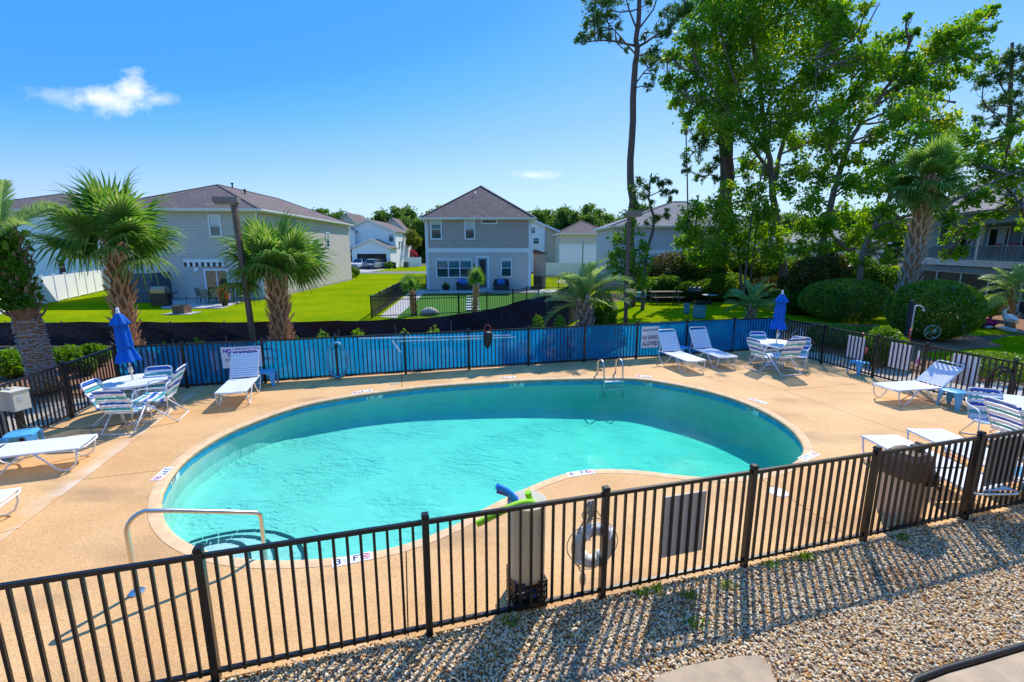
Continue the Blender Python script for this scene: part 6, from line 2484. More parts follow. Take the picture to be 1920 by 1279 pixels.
FAN = [npmesh('frond', *fan_frond(i, droop=dr), m_palm) for i, dr in enumerate((.28, .42, .55, .68))]
PIN = [npmesh('frond', *pinnate_frond(20 + i, arch=a), m_pindo) for i, a in enumerate((.5, .75, 1.05))]
bv = MB()
bv.add([(0, -.055, 0), (0, .055, 0), (.05, .04, .02), (.05, -.04, .02), (.09, -.05, .17), (.09, -.012, .17), (.115, -.012, .16), (.115, -.05, .16)], [(0, 3, 2, 1)])
bv = MB()
for s in (-1, 1):
    P = [Vector((0, .0, -.02)), Vector((.05, .035 * s, .10)), Vector((.10, .075 * s, .24)), Vector((.125, .10 * s, .33))]
    W = [.05, .038, .028, .016]
    bv.tube(P, W, 5, flat=.45)
BOOT = {False: bv.mesh('leaf_base', m_boot), True: None}
BOOT[True] = BOOT[False].copy()
BOOT[True].materials[0] = m_bootg
PBOOT = MB().tube([(0, 0, 0), (.07, 0, .06), (.13, 0, .17), (.16, 0, .30)], [.075, .06, .042, .018], 6, flat=.5).mesh('leaf_base', m_bootg)


def palm(label, base, top, r_trunk, fronds, kind, n=34, boots=0, boot_from=.0, grey=None, scale=1.0, seed=0, group='palms round the pool', name='fan_palm', e0=80, e1=-55, bootmesh=None, boot_scale=1.0, dead=0, r_top=None, az=None):
    rng = np.random.default_rng(seed)
    base, top = Vector(base), Vector(top)
    t = T(name, label, 'palm', (base.x, base.y, 0), 0, group)
    o = Vector((base.x, base.y, 0))
    ax = top - base
    H = ax.length
    axn = ax.normalized()
    k = 14
    mb = MB()
    pts = [base - o + ax * (i / k) for i in range(k + 1)]
    rt = r_top or r_trunk
    mb.tube(pts, [(r_trunk + (rt - r_trunk) * i / k) * (1 + .05 * math.sin(i * 2.3)) * (1.18 if i == 0 else 1) for i in range(k + 1)], 12)
    O(mb, 'trunk', m_fiber, t, smooth=True)
    q = Vector((0, 0, 1)).rotation_difference(axn).to_matrix()
    for i in range(boots):
        f = boot_from + (1 - boot_from) * (i + .5) / boots
        a = i * 2.39996
        m = Matrix.Translation(base - o + ax * f + q @ Vector((math.cos(a), math.sin(a), 0)) * (r_trunk + (rt - r_trunk) * f) * .86) @ q.to_4x4() @ Matrix.Rotation(a, 4, 'Z') @ Matrix.Rotation(rng.uniform(-.1, .25), 4, 'Y') @ Matrix.Scale(boot_scale * rng.uniform(.8, 1.2), 4)
        bm_ = bootmesh or BOOT[bool(grey and f < grey)]
        put('leaf_base', bm_, t, mat=m)
    ms = FAN if kind == 'fan' else PIN
    for i in range(n):
        f = (i + .5) / n
        el = R(e0 + (e1 - e0) * f ** .85 + rng.normal() * 7)
        a = i * 2.39996 + rng.normal() * .25
        if az is not None:
            a = az[0] + (az[1] - az[0]) * rng.random()
        if kind == 'fan':
            me = ms[min(3, int(f * 4))]
        else:
            me = ms[min(2, int(rng.random() * 3))]
        m = Matrix.Translation(top - o + Vector((0, 0, -.18 * f))) @ Matrix.Rotation(a, 4, 'Z') @ Matrix.Rotation(-el, 4, 'Y') @ Matrix.Rotation(rng.normal() * .35, 4, 'X') @ Matrix.Scale(scale * rng.uniform(.82, 1.08), 4)
        put('frond', me, t, mat=m)
    return t


palm('sabal palm with a shaggy tan trunk behind the left blue umbrella', vat(246, 700, 13.3) * Vector((1, 1, 0)) if False else Vector((vat(243, 660, 13.3).x, 13.3, 0)), vat(215, 455, 13.3), .225, 34, 'fan', n=28, boots=110, scale=1.12, seed=2, e0=88, e1=4)
palm('sabal palm with a criss-cross boot trunk right of the left lamp post', Vector((vat(530, 660, 14.6).x, 14.6, 0)), vat(517, 508, 14.6), .25, 34, 'fan', n=26, boots=95, scale=1.10, seed=3, e0=88, e1=4)
palm('tall sabal palm with grey lower trunk in front of the condo', Vector((vat(1690, 600, 20.8).x, 20.8, 0)), vat(1742, 330, 20.8), .29, 34, 'fan', n=38, boots=130, grey=.56, scale=1.0, seed=4, e0=80, e1=-50, boot_scale=1.25)
palm('silver feather palm with a shaggy stub trunk at the end of the black cloth', Vector((vat(1098, 620, 16.8).x, 16.8, 0)), vat(1096, 563, 16.8), .20, 30, 'pin', n=26, boots=60, scale=.98, seed=5, name='feather_palm', e0=88, e1=18, bootmesh=PBOOT, boot_scale=1.0)
palm('small green feather palm in the right lawn behind the corner table', Vector((vat(1406, 600, 21.5).x, 21.5, 0)), vat(1409, 574, 21.5), .17, 30, 'pin', n=20, boots=24, scale=.80, seed=6, name='feather_palm', e0=85, e1=22, bootmesh=PBOOT, boot_scale=.9)
palm('thin palm with a tuft of short fronds beside the paver path, left in the turf', Vector((at(774, 592).x, 25.6, 0)), vat(772, 545, 25.6), .13, 12, 'fan', n=8, boots=34, scale=.62, seed=7, e0=88, e1=60, boot_scale=.7, group='young palms in the turf')
palm('thin palm with a tuft of short fronds in the middle of the turf', Vector((at(892, 584).x, 26.2, 0)), vat(893, 535, 26.2), .13, 12, 'fan', n=8, boots=34, scale=.62, seed=8, e0=88, e1=60, boot_scale=.7, group='young palms in the turf')
palm('arching grey-green palm clump at the right edge before the condo porch', Vector((vat(1900, 600, 21.5).x, 21.5, 0)), vat(1898, 540, 21.5), .12, 30, 'pin', n=22, boots=10, scale=.80, seed=9, name='feather_palm', e0=85, e1=-5, bootmesh=PBOOT)
# stout old date palm at the left edge: ringed trunk, head just outside the picture
pb, pt = Vector((vat(90, 740, 11.6).x, 11.6, 0)), vat(4, 440, 11.6)
PBOOT2 = PBOOT.copy()
PBOOT2.materials[0] = M('brown_palm_boot', (.20, .115, .07), .9, col2=(.36, .25, .17), vs=9, bump=.5, bs=40)
op = palm('stout old date palm with ringed trunk and creeper at the left picture edge', pb, pt, .25, 10, 'pin', n=11, boots=90, boot_from=.46, scale=.86, seed=10, name='date_palm', e0=80, e1=10, bootmesh=PBOOT2, boot_scale=.85, r_top=.29)
ax = pt - pb
rg = np.random.default_rng(3)
q = Vector((0, 0, 1)).rotation_difference(ax.normalized()).to_matrix()
for i in range(34):
    f = .02 + .46 * i / 34
    c = ax * f
    for j in range(8):
        a = 2 * math.pi * (j + .5 * (i % 2)) / 8 + i * .13
        rr_ = .245 + .03 * f
        a += rg.normal() * .12
        m = Matrix.Translation(c + Vector((0, 0, rg.normal() * .012)) + q @ (Vector((math.cos(a), math.sin(a), 0)) * rr_)) @ q.to_4x4() @ Matrix.Rotation(a + math.pi / 2, 4, 'Z') @ Matrix.Rotation(rg.normal() * .16, 4, 'Y') @ Matrix.Diagonal((rg.uniform(.8, 1.25), .8, rg.uniform(.45, .8), 1))
        if i == 0 and j == 0:
            RING = MB().tube([(-.13, -.03, -.015), (-.07, .012, .01), (0, .03, .018), (.07, .012, .01), (.13, -.03, -.015)], [.012, .035, .042, .035, .012], 6, flat=.75).mesh('trunk_scar', m_bootg)
        put('trunk_scar', RING, op, mat=m)
# creeper leaves over the head of the trunk
P = []
for i in range(2000):
    f = rg.uniform(.55, 1.02)
    a = rg.uniform(-2.4, -.2) if rg.random() < .7 else rg.uniform(0, 6.28)
    P.append(ax * f + q @ Vector((math.cos(a), math.sin(a), 0)) * (.32 + .08 * f + rg.normal() * .06) * (1 if math.sin(f * 19 + a * 3) > -.2 else .8))
V, F = leaf_quads(np.array([tuple(p) for p in P]), .11, rg, .2, .8)
put('creeper', npmesh('creeper', V, F, m_ivy), op)


# ------------------------------------------------------------ far wood: each tree its own thing, four crown shapes
def far_tree(seed, h=13.0, w=4.2, pine=False):
    rng = np.random.default_rng(seed)
    Ps = []
    k = 30
    mb = MB()
    mb.tube([(0, 0, 0), (.1, 0, h * .4), (0, .1, h * .8)], [.28, .2, .08], 6)
    for i in range(k):
        f = rng.uniform(.10 if not pine else .4, .98)
        rad = w * (.55 + .5 * math.sin(min(1, f * 1.05) * math.pi) ** .8) * .85
        a = rng.uniform(0, 6.28)
        c = np.array([math.cos(a) * rad * rng.uniform(.2, .9), math.sin(a) * rad * rng.uniform(.2, .9), h * f])
        p, _ = blob_points(c, w * .40, 170, rng, 6, .35)
        Ps.append(p)
        mb.tube([(0, 0, h * (f - .15)), tuple(c)], [.07, .02], 4, caps=False)
    V, F = leaf_quads(np.concatenate(Ps), .62, rng, .1, .7)
    return npmesh('crown', V, F, m_far_leaf), mb.mesh('trunk', m_bark)


FT = [far_tree(70, 13, 4.2), far_tree(71, 12, 4.8), far_tree(72, 14, 3.6), far_tree(73, 14.5, 4.0, True)]
rg = np.random.default_rng(9)
nf = 0
SLOT = ['left of the gabled roofs', 'above the white garage house', 'left of the taupe roof', 'right of the taupe roof', 'above the beige hip roof', 'left of the tall pine']
for row, (Yr, step) in enumerate(((128, 3.5), (141, 4.0))):
    x = -150.0
    while x < 150:
        xx = x + rg.uniform(-1, 1)
        px = 960 + FPX * xx / Yr
        kind = int(rg.integers(0, 4))
        t = T('tree', 'tree', 'tree', (xx, Yr + rg.uniform(-4, 4), 0), rg.uniform(0, 6.28), 'far trees on the horizon')
        s = rg.uniform(.80, 1.0) * (1.0 if row == 0 else 1.08)
        t.scale = (s, s, s)
        put('crown', FT[kind][0], t)
        put('trunk', FT[kind][1], t)
        t['label'] = 'green tree of the far wood on the horizon behind the houses'
        nf += 1
        x += step

# ------------------------------------------------------------ lamp posts
def lamp(label, foot, top, arm_dir, kind):
    foot, top = Vector(foot), Vector(top)
    t = T('lamp_post', label, 'lamp post', (foot.x, foot.y, 0), 0, 'square lamp posts behind the far fence')
    d = top - foot
    mb = MB().bar((0, 0, 0), d, .125, .125, up=(0, 1, 0))
    O(mb, 'post', m_brown, t)
    O(MB().box(0, 0, .02, .26, .26, .04), 'base_plate', m_brown, t)
    ad = Vector(arm_dir).normalized()
    h = T
    za = math.atan2(ad.y, ad.x)
    hd_ = O(MB().box(0, 0, 0, .62, .36, .14, taper=1.0).box(.02, 0, -.09, .50, .28, .06, taper=1.15), 'lamp_head', m_brownl, t)
    hd_.location = d + ad * .17 + Vector((0, 0, .04))
    hd_.rotation_euler = (0, 0, za)
    O(MB().box(.02, 0, -.125, .44, .24, .012), 'lens', m_lens, hd_)
    if kind:
        O(MB().box(-.0, -.066, .36, .10, .006, .07), 'yellow_sticker', M('yellow_label', (.75, .55, .02), .5), t)
    return t


m_brownl = M('bronze_lamp_head', (.20, .165, .14), .45, var=.1)
m_lens = M('lamp_lens', (.55, .50, .42), .3)
lp0 = Vector((vat(478, 650, 13.6).x, 13.6, 0))
lamp('left bronze lamp post, slightly leaning, in front of the second sabal palm', lp0, vat(438, 378, 13.6), (-1, -.25, 0), 1)
lp1 = Vector((vat(1173, 605, 18.6).x, 18.6, 0))
lamp('right bronze lamp post beside the tall pine trunk', lp1, vat(1180, 402, 18.6), (1, -.1, 0), 0)

# ------------------------------------------------------------ black silt cloth fence
SILT = [(-32, 16.9, .92), (-25, 17.2, .92), (-20, 17.3, .92), (-15, 17.4, .93), (-11, 17.4, .92), (-8, 17.45, .93), (-5.6, 17.6, .95), (-4, 17.8, .98), (-2.6, 18.1, 1.04), (-1.3, 18.5, 1.18), (-.2, 19.1, 1.34), (.5, 19.5, 1.50), (1.2, 20.0, 1.62), (2.0, 21.0, 1.75), (2.7, 22.2, 1.9), (3.3, 23.6, 1.98), (3.8, 25.2, 1.98), (4.2, 27, 1.98)]
t = T('silt_fence', 'black cloth fence sagging between the lawn and the palms', 'fence', (0, 18, 0))
mb = MB()
vs = []
SP = []
for (x0, y0, h0), (x1, y1, h1) in zip(SILT[:-1], SILT[1:]):
    k = max(2, int(math.hypot(x1 - x0, y1 - y0) / .22))
    for i in range(k):
        f = i / k
        SP.append((x0 + (x1 - x0) * f, y0 + (y1 - y0) * f, h0 + (h1 - h0) * f))
for i, (x, y, h) in enumerate(SP):
    for j in range(7):
        f = j / 6
        w = (.05 + .07 * max(0, x + 3) / 6) * math.sin(i * .62 + f * 3.2) * (.35 + .65 * math.sin(f * math.pi))
        lean = -.10 * f * (1 if x < 0 else -.4)
        vs.append((x, y + w + lean, h * f - (.03 * abs(math.sin(i * .31)) if j == 6 else 0)))
fs = [(i * 7 + j, (i + 1) * 7 + j, (i + 1) * 7 + j + 1, i * 7 + j + 1) for i in range(len(SP) - 1) for j in range(6)]
mb.add(vs, fs)
O(mb, 'cloth', m_silt, t, world=True, smooth=True)
m_stake = M('grey_stake', (.22, .17, .12), .8)
for i in range(4, len(SP), 9):
    x, y, h = SP[i]
    O(MB().box(x, y - .02, h / 2, .035, .035, h + .04), 'stake', m_stake, t, world=True)

# ------------------------------------------------------------ things on and behind the far fence
def hose(label, c, rx, rz, right, mat, r=.013, loops=7, seed=0, cat='hose', tail=None):
    rng = np.random.default_rng(seed)
    t = T('garden_hose', label, cat, c)
    right = Vector(right).normalized()
    outw = Vector((right.y, -right.x, 0))
    pts = []
    for i in range(loops * 20):
        a = 2 * math.pi * i / 20
        k = 1 - .05 * math.sin(i * .13) - .06 * rng.random() * .3
        pts.append(right * rx * k * math.cos(a) + Vector((0, 0, rz * k * math.sin(a))) + outw * (.02 + .07 * ((i // 20) % 3) / 2 + .004 * math.sin(i)))
    if tail:
        pts += [Vector(p) - Vector(c) for p in tail]
    O(MB().tube(pts, r, 6), 'coil', mat, t, smooth=True)
    O(MB().bar(outw * .0 + Vector((0, 0, rz * .78)), outw * .16 + Vector((0, 0, rz * .80)), .09, .05), 'bracket', m_black, t)
    return t


m_hoseb = M('teal_vacuum_hose', (.08, .35, .52), .35)
m_hosek = M('dark_braided_hose', (.06, .045, .03), .6)
c = fence_point(629) + front * .05 + Vector((0, 0, .55))
hose('coiled blue vacuum hose hanging on the far fence', c, .27, .50, FDIR, m_hoseb, .019, 6, 1)
c = fence_point(1067) + front * .04 + Vector((0, 0, .65))
t = T('hose_loop', 'short black hose looped on the far fence left of the ladder', 'hose', c)
O(MB().tube([FDIR * (.05 * math.sin(i * .7)) + front * (.012 * (i % 2)) + Vector((0, 0, .42 - i * .06)) for i in range(15)], .014, 6), 'loop', m_black, t, smooth=True)
c = rp(1886, 0) + Vector((-.10, 0, .62))
hose('dark hose coil hung on the side fence post at the right', c, .24, .42, RPOSTS[3] - RPOSTS[4], m_hosek, .012, 9, 2)

mw = m_white
for lab, xa, za, xb, zb in (('upper white pool pole hooked along the far fence', 672, 1.13, 957, 1.02), ('lower white pool pole hooked along the far fence', 742, 1.0, 966, .95)):
    a, b = fence_point(xa) + front * .06 + Vector((0, 0, za)), fence_point(xb) + front * .06 + Vector((0, 0, zb))
    t = T('pool_pole', lab, 'pole', a, 0, 'pool poles on the far fence')
    O(MB().tube([(0, 0, 0), (b - a) * .5 + Vector((0, 0, -.01)), b - a], .016, 8), 'shaft', mw, t, smooth=True)
    O(MB().tube([(b - a) * .42, (b - a) * .46], .022, 8), 'lock_sleeve', m_hoseb, t)
    for f in (.25, .75):
        O(MB().tube([(b - a) * f + Vector((0, 0, -.05)), (b - a) * f + front * .035 + Vector((0, 0, -.03)), (b - a) * f + front * .035 + Vector((0, 0, .05))], .007, 5), 'hook', m_steel, t)
a = fence_point(741) + front * .09 + Vector((0, 0, .92))
t = T('pool_brush', 'white pool brush head hanging below the pole end on the far fence', 'brush', a)
O(MB().bar((-.1, 0, .12), (.1, .02, -.22), .05, .04), 'head', m_white, t)
for i in range(6):
    p = Vector((-.08, 0, .09)).lerp(Vector((.08, .02, -.18)), i / 5)
    O(MB().bar(p, p + Vector((.06, -.04, -.05)), .028, .028), 'bristle_tuft', m_white, t)
a = fence_point(913) + front * .09 + Vector((0, 0, .98))
t = T('leaf_net', 'black leaf net bundle with a reddish rim hanging over the far fence', 'net', a)
O(MB().tube([(.20 * math.cos(i * .5236) * .55, -.02, .20 + .19 * math.sin(i * .5236)) for i in range(12)], .012, 6, closed=True), 'rim', M('faded_red_plastic', (.35, .05, .06), .5), t, smooth=True)
rng = np.random.default_rng(4)
mb = MB()
mb.lathe([(.09, .18), (.13, .10), (.12, 0), (.11, -.12), (.07, -.26), (.02, -.34)], 14, fn=lambda i, a_: 1 + .22 * math.sin(3 * a_ + i) + .1 * math.sin(7 * a_))
O(mb, 'mesh_bag', m_black, t, smooth=True)

# ------------------------------------------------------------ life ring, noodle bin, crate, trash can at the near fence
NN = Vector((-NDIR.y, NDIR.x, 0))
fp = np_(1125)
pc = fp + NN * .09
rc = pc + Vector((0, 0, .56))
t = T('life_ring', 'white life ring with rope hanging inside the foreground fence post', 'life ring', rc)
m_ring = M('white_ring_foam', (.66, .66, .62), .5, var=.06)
O(MB().tube([NDIR * (.185 * math.cos(i * .2618)) + NN * .0 + Vector((0, 0, .185 * math.sin(i * .2618))) for i in range(24)], .066, 12, closed=True, flat=1.0), 'ring', m_ring, t, smooth=True)
for k in range(4):
    a = k * math.pi / 2 + .6
    p0 = NDIR * (.185 * math.cos(a)) + Vector((0, 0, .185 * math.sin(a)))
    rad = (NDIR * math.cos(a) + Vector((0, 0, math.sin(a))))
    O(MB().tube([p0 + rad * .069 * math.cos(b) + NN * .069 * math.sin(b) for b in [j * .5236 for j in range(12)]], .020, 6, closed=True), 'strap_band', m_white, t)
m_rope = M('grey_rope', (.42, .40, .36), .9)
pts = []
for i in range(41):
    a = i / 40 * 2 * math.pi
    sag = .03 * abs(math.sin(2 * (a - .6)))
    pts.append(NDIR * ((.262 + sag) * math.cos(a)) + Vector((0, 0, (.262 + sag) * math.sin(a))) + NN * .02)
O(MB().tube(pts, .006, 6), 'grab_rope', m_rope, t, smooth=True)
O(MB().tube([NDIR * -.19 + Vector((0, 0, .17)), NDIR * -.06 + Vector((0, 0, .42)), NDIR * -.03 + Vector((0, 0, .52)), NDIR * .0 + Vector((0, 0, .42)), NDIR * .18 + Vector((0, 0, .17))], .006, 6), 'hanging_rope', m_rope, t, smooth=True)
mb = MB()
for i in range(5):
    s = (i - 2) * .012
    mb.tube([NDIR * (-.03 + s) + NN * .03 + Vector((0, 0, .50)), NDIR * (-.07 + s * 2) + NN * .05 + Vector((0, 0, .34)), NDIR * (-.05 + s) + NN * .05 + Vector((0, 0, .19)), NDIR * (-.02 + s) + NN * .03 + Vector((0, 0, .35)), NDIR * (-.03 + s) + NN * .02 + Vector((0, 0, .50))], .007, 5)
O(mb, 'rope_hank', m_rope, t, smooth=True)
O(MB().tube([NDIR * -.17 + Vector((0, 0, -.18)), NDIR * -.15 + Vector((0, 0, -.26)), NDIR * -.11 + Vector((0, 0, -.32))], .007, 5), 'float_line', m_rope, t)
O(MB().lathe([(0, -.08), (.028, -.06), (.035, 0), (.028, .06), (0, .08)], 12, c=tuple(NDIR * -.11 + Vector((0, 0, -.38)))), 'float', m_ring, t, smooth=True)

cr = np_(1001) + NN * .21
m_pvc = M('white_pipe', (.86, .81, .68), .4, var=.04, trans=.55)
BZ = .30
t = T('milk_crate', 'black milk crate of pool toys under the white noodle bin', 'crate', cr, math.atan2(NDIR.y, NDIR.x))
S_ = .165
for sx, sy, lx_, ly_ in ((0, -1, .33, .012), (0, 1, .33, .012), (-1, 0, .012, .33), (1, 0, .012, .33)):
    w = MB()
    for z in (.02, .10, .17, .24, .29):
        w.box(sx * S_, sy * S_, z, lx_ if ly_ < .1 else .012, ly_ if lx_ < .1 else .012, .022)
    for k in range(7):
        o_ = -S_ + .33 * k / 6
        w.box(sx * S_ + (o_ if sy else 0), sy * S_ + (o_ if sx else 0), .15, .014, .014, .30)
    O(w, 'side_grid', m_black, t)
O(MB().box(0, 0, .012, .33, .33, .02), 'bottom', m_black, t)
toys = [((-.08, -.09, .25), .07, (.02, .10, .62), 'blue'), ((.08, -.09, .27), .065, (.75, .12, .02), 'orange'), ((.12, .06, .26), .06, (.65, .05, .06), 'red'), ((-.04, .09, .20), .07, (.02, .18, .6), 'light blue'), ((.04, -.10, .12), .065, (.03, .09, .5), 'deep blue'), ((.10, -.02, .13), .06, (.5, .06, .08), 'dark red')]
for (x, y, z), r, col, nm in toys:
    p = cr + NDIR * x + NN * y + Vector((0, 0, z))
    mb = MB()
    prof = [(r * math.sin(a * math.pi / 10), -r * math.cos(a * math.pi / 10)) for a in range(11)]
    tag(put('toy_ball', mb.lathe(prof, 14).mesh('toy_ball', M('toy_' + nm.replace(' ', '_'), col, .4), True), None, p), nm + ' toy ball lying in the black milk crate', 'ball', 'toy balls in the crate')
bc = cr + NN * .0
t = T('noodle_bin', 'tall white round bin of foam noodles standing on the black crate', 'bin', bc + Vector((0, 0, .285)))
O(MB().lathe([(.185, 0), (.188, .30), (.19, .80), (.198, .81), (.198, .83), (.178, .83), (.176, .80), (.172, .02), (0, .02)], 32), 'barrel', m_pvc, t, smooth=35)
O(MB().lathe([(.192, .795), (.20, .80), (.20, .832), (.176, .834)], 32), 'rim', m_pvc, t, smooth=35)
for col, nm, lab, pts in (((.01, .25, .80), 'blue', 'blue foam noodle curving up out of the white bin', [(-.05, .02, .3), (-.07, .02, .74), (-.13, .03, .87), (-.21, .04, .95), (-.30, .05, 1.0)]),
                          ((.33, .75, .02), 'lime', 'lime green foam noodle drooping left out of the white bin', [(.12, -.03, .45), (.11, -.05, .72), (.03, -.08, .865), (-.16, -.12, .875), (-.36, -.15, .82), (-.55, -.16, .755)]),
                          ((.16, .06, .48), 'violet', 'violet foam noodle end behind the lime one', [(.02, .06, .4), (-.05, .06, .78), (-.16, .09, .88), (-.28, .12, .92)]),
                          ((.33, .75, .02), 'lime short', 'short lime noodle leaning inside the rim of the white bin', [(.13, .04, .4), (.06, .0, .7), (.0, -.02, .93)])):
    p0 = bc + Vector((0, 0, .285))
    q = [Vector((0, 0, 0)) + NDIR * x + NN * y + Vector((0, 0, z)) for x, y, z in pts]
    qs = []
    for a, b in zip(q[:-1], q[1:]):
        qs += [a.lerp(b, k / 3) for k in range(3)]
    qs.append(q[-1])
    for _ in range(2):
        qs = [qs[0]] + [(qs[i - 1] + qs[i] * 2 + qs[i + 1]) / 4 for i in range(1, len(qs) - 1)] + [qs[-1]]
    tag(put('foam_noodle', MB().tube(qs, .033, 12).mesh('foam_noodle', M('foam_' + nm.replace(' ', '_'), col, .75, bump=.3, bs=160), 40), None, p0), lab, 'pool noodle', 'foam noodles in the bin')

tc_ = np_(1752) + NN * .34
t = T('trash_can', 'beige trash can with domed dark brown lid inside the near fence', 'trash can', tc_, math.atan2(NDIR.y, NDIR.x) + .1)
sq8 = lambda i, a: 1.0 / max(abs(math.cos(a)), abs(math.sin(a))) ** .62
O(MB().lathe([(.20, 0), (.205, .03), (.235, .62), (.24, .64), (.0, .64)], 32, fn=sq8), 'bin', m_trash, t, smooth=35)
O(MB().lathe([(.262, .60), (.268, .66), (.25, .70), (.235, .86), (.17, .93), (.0, .95)], 32, fn=sq8), 'lid', m_trashlid, t, smooth=35)
O(MB().box(.13, -.02, .97, .16, .10, .06).box(.19, -.03, .99, .05, .14, .05), 'flap', m_black, t)
O(MB().box(.10, -.26, .60, .22, .06, .14, taper=.8).bar((.12, -.28, .56), (.2, -.30, .46), .05, .02), 'loose_bag', m_black, t)

# ------------------------------------------------------------ cream electrical box on its post at the left
_d = ray(6, 740)
_lf = line_hit(Vector((0, 0, 0)), Vector((_d.x, _d.y, 0)), CORNER_L, LDIR)
bp_ = _lf + Vector((.20, .02, 0))
t = T('electrical_box', 'cream metal electrical box on a black post by the left fence', 'electrical box', bp_, R(-12))
bx_ = vat(25, 740, bp_.y).z
O(MB().box(-.10, 0, .90, .44, .26, .36), 'cabinet', m_cream, t)
O(MB().box(.123, 0, .90, .012, .24, .33), 'cover', m_cream, t)
O(MB().box(.131, -.02, .94, .004, .07, .08), 'rating_plate', m_greyb, t)
O(MB().box(-.10, 0, 1.085, .48, .30, .02).box(-.12, 0, 1.105, .14, .06, .03), 'top_flange', m_cream, t)
O(MB().box(-.05, .02, .36, .09, .09, .72), 'post', m_fence, t)
O(MB().tube([(-.05, -.1, .66), (.25, -.12, .45), (.45, .35, .25), (.62, .9, .08), (.7, 1.3, .02)], .012, 6), 'conduit', m_black, t, smooth=True)
t = T('timber_post', 'weathered grey timber post at the far left edge below the electrical box', 'post', at(8, 828))
O(MB().box(0, 0, .35, .10, .10, .70), 'post', M('weathered_timber', (.40, .38, .34), .9, var=.2), t)

# ------------------------------------------------------------ outdoor shower, spinner, flamingos, pelican
sp_ = Vector((vat(1700, 668, 15.9).x, 15.9, 0))
t = T('outdoor_shower', 'white pipe shower on a dark timber post in front of the big round bush', 'shower', sp_)
Hs = vat(1715, 573, 15.9).z
O(MB().box(-.07, .06, Hs / 2 + .08, .10, .10, Hs + .16), 'post', M('dark_timber', (.02, .025, .035), .7), t)
O(MB().tube([(0, 0, .0), (0, 0, Hs - .1), (.01, 0, Hs - .03), (.06, -.01, Hs), (.16, -.02, Hs), (.25, -.02, Hs - .05), (.29, -.02, Hs - .12)], .022, 8), 'pipe', m_white, t, smooth=True)
O(MB().lathe([(.018, 0), (.05, -.05), (.05, -.07), (0, -.07)], 12, c=(.295, -.02, Hs - .11)), 'shower_head', m_greyb, t)
O(MB().box(-.03, -.03, Hs * .55, .09, .05, .04), 'valve', m_steel, t)

c = vat(1748, 623, 16.4)
t = T('garden_spinner', 'round metal wind spinner standing before the big round bush', 'ornament', (c.x, c.y, 0))
m_cop = M('copper_metal', (.55, .25, .10), .3, 1.0)
m_ver = M('verdigris_metal', (.35, .50, .45), .35, .8)
O(MB().tube([(0, 0, 0), (0, 0, c.z)], .010, 6), 'stem', m_black, t)
O(MB().tube([(.29 * math.cos(i * .2618), 0, c.z + .24 * math.sin(i * .2618)) for i in range(24)], .012, 6, closed=True), 'hoop', m_ver, t, smooth=True)
for i in range(9):
    a = i * 2 * math.pi / 9
    pts = []
    for j in range(6):
        f = j / 5
        b = a + f * 1.1
        pts.append((.28 * f * math.cos(b), .03 * math.sin(f * 3.1), c.z + .23 * f * math.sin(b)))
    O(MB().tube(pts, [.008, .026, .03, .026, .016, .006], 6, flat=.25), 'vane', m_cop if i % 2 else m_ver, t, smooth=True)
m_flam = M('flamingo_red', (.60, .06, .05), .5, var=.25, vs=14)


def flamingo(label, foot, h, turn):
    t = T('flamingo_ornament', label, 'ornament', foot, turn, 'red flamingo ornaments')
    s = h / 1.0
    O(MB().tube([(-.16 * s, 0, .50 * s), (-.10 * s, 0, .55 * s), (0, 0, .56 * s), (.09 * s, 0, .58 * s), (.14 * s, 0, .62 * s)], [.015 * s, .07 * s, .10 * s, .07 * s, .035 * s], 10, flat=1.0), 'body', m_flam, t, smooth=True)
    O(MB().tube([(.12 * s, 0, .60 * s), (.19 * s, 0, .68 * s), (.16 * s, 0, .78 * s), (.12 * s, 0, .86 * s), (.14 * s, 0, .95 * s), (.20 * s, 0, .97 * s)], [.035 * s, .026 * s, .022 * s, .02 * s, .026 * s, .03 * s], 8), 'neck', m_flam, t, smooth=True)
    O(MB().tube([(.22 * s, 0, .965 * s), (.27 * s, 0, .94 * s), (.28 * s, 0, .89 * s)], [.02 * s, .014 * s, .004 * s], 6), 'beak', m_black, t)
    for y in (-.03, .03):
        O(MB().tube([(0, y * s, .50 * s), (.02 * s, y * s, .26 * s), (0, y * s, 0)], .009 * s, 6), 'leg', m_flam, t)
    return t


flamingo('red metal flamingo seen behind the first white board', Vector((vat(1612, 700, 13.7).x, 13.7, 0)), 1.12, 1.2)
flamingo('red metal flamingo whose head shows left of the shower pipe', Vector((vat(1690, 690, 14.9).x, 14.9, 0)), 1.05, .4)
p = at(1716, 712)
t = T('garden_flag', 'small white garden flag with a pink flower behind the side fence', 'flag', p)
O(MB().box(0, 0, .62, .10, .006, .42), 'cloth', m_sign, t)
O(MB().tube([(0, .01, 0), (0, .01, .86)], .008, 6), 'stake', m_black, t)
O(MB().lathe([(0, 0), (.045, .05), (.05, .12), (.02, .2), (0, .21)], 10, c=(0, 0, .42)), 'flower_print', M('pink_print', (.7, .10, .32), .6), t)

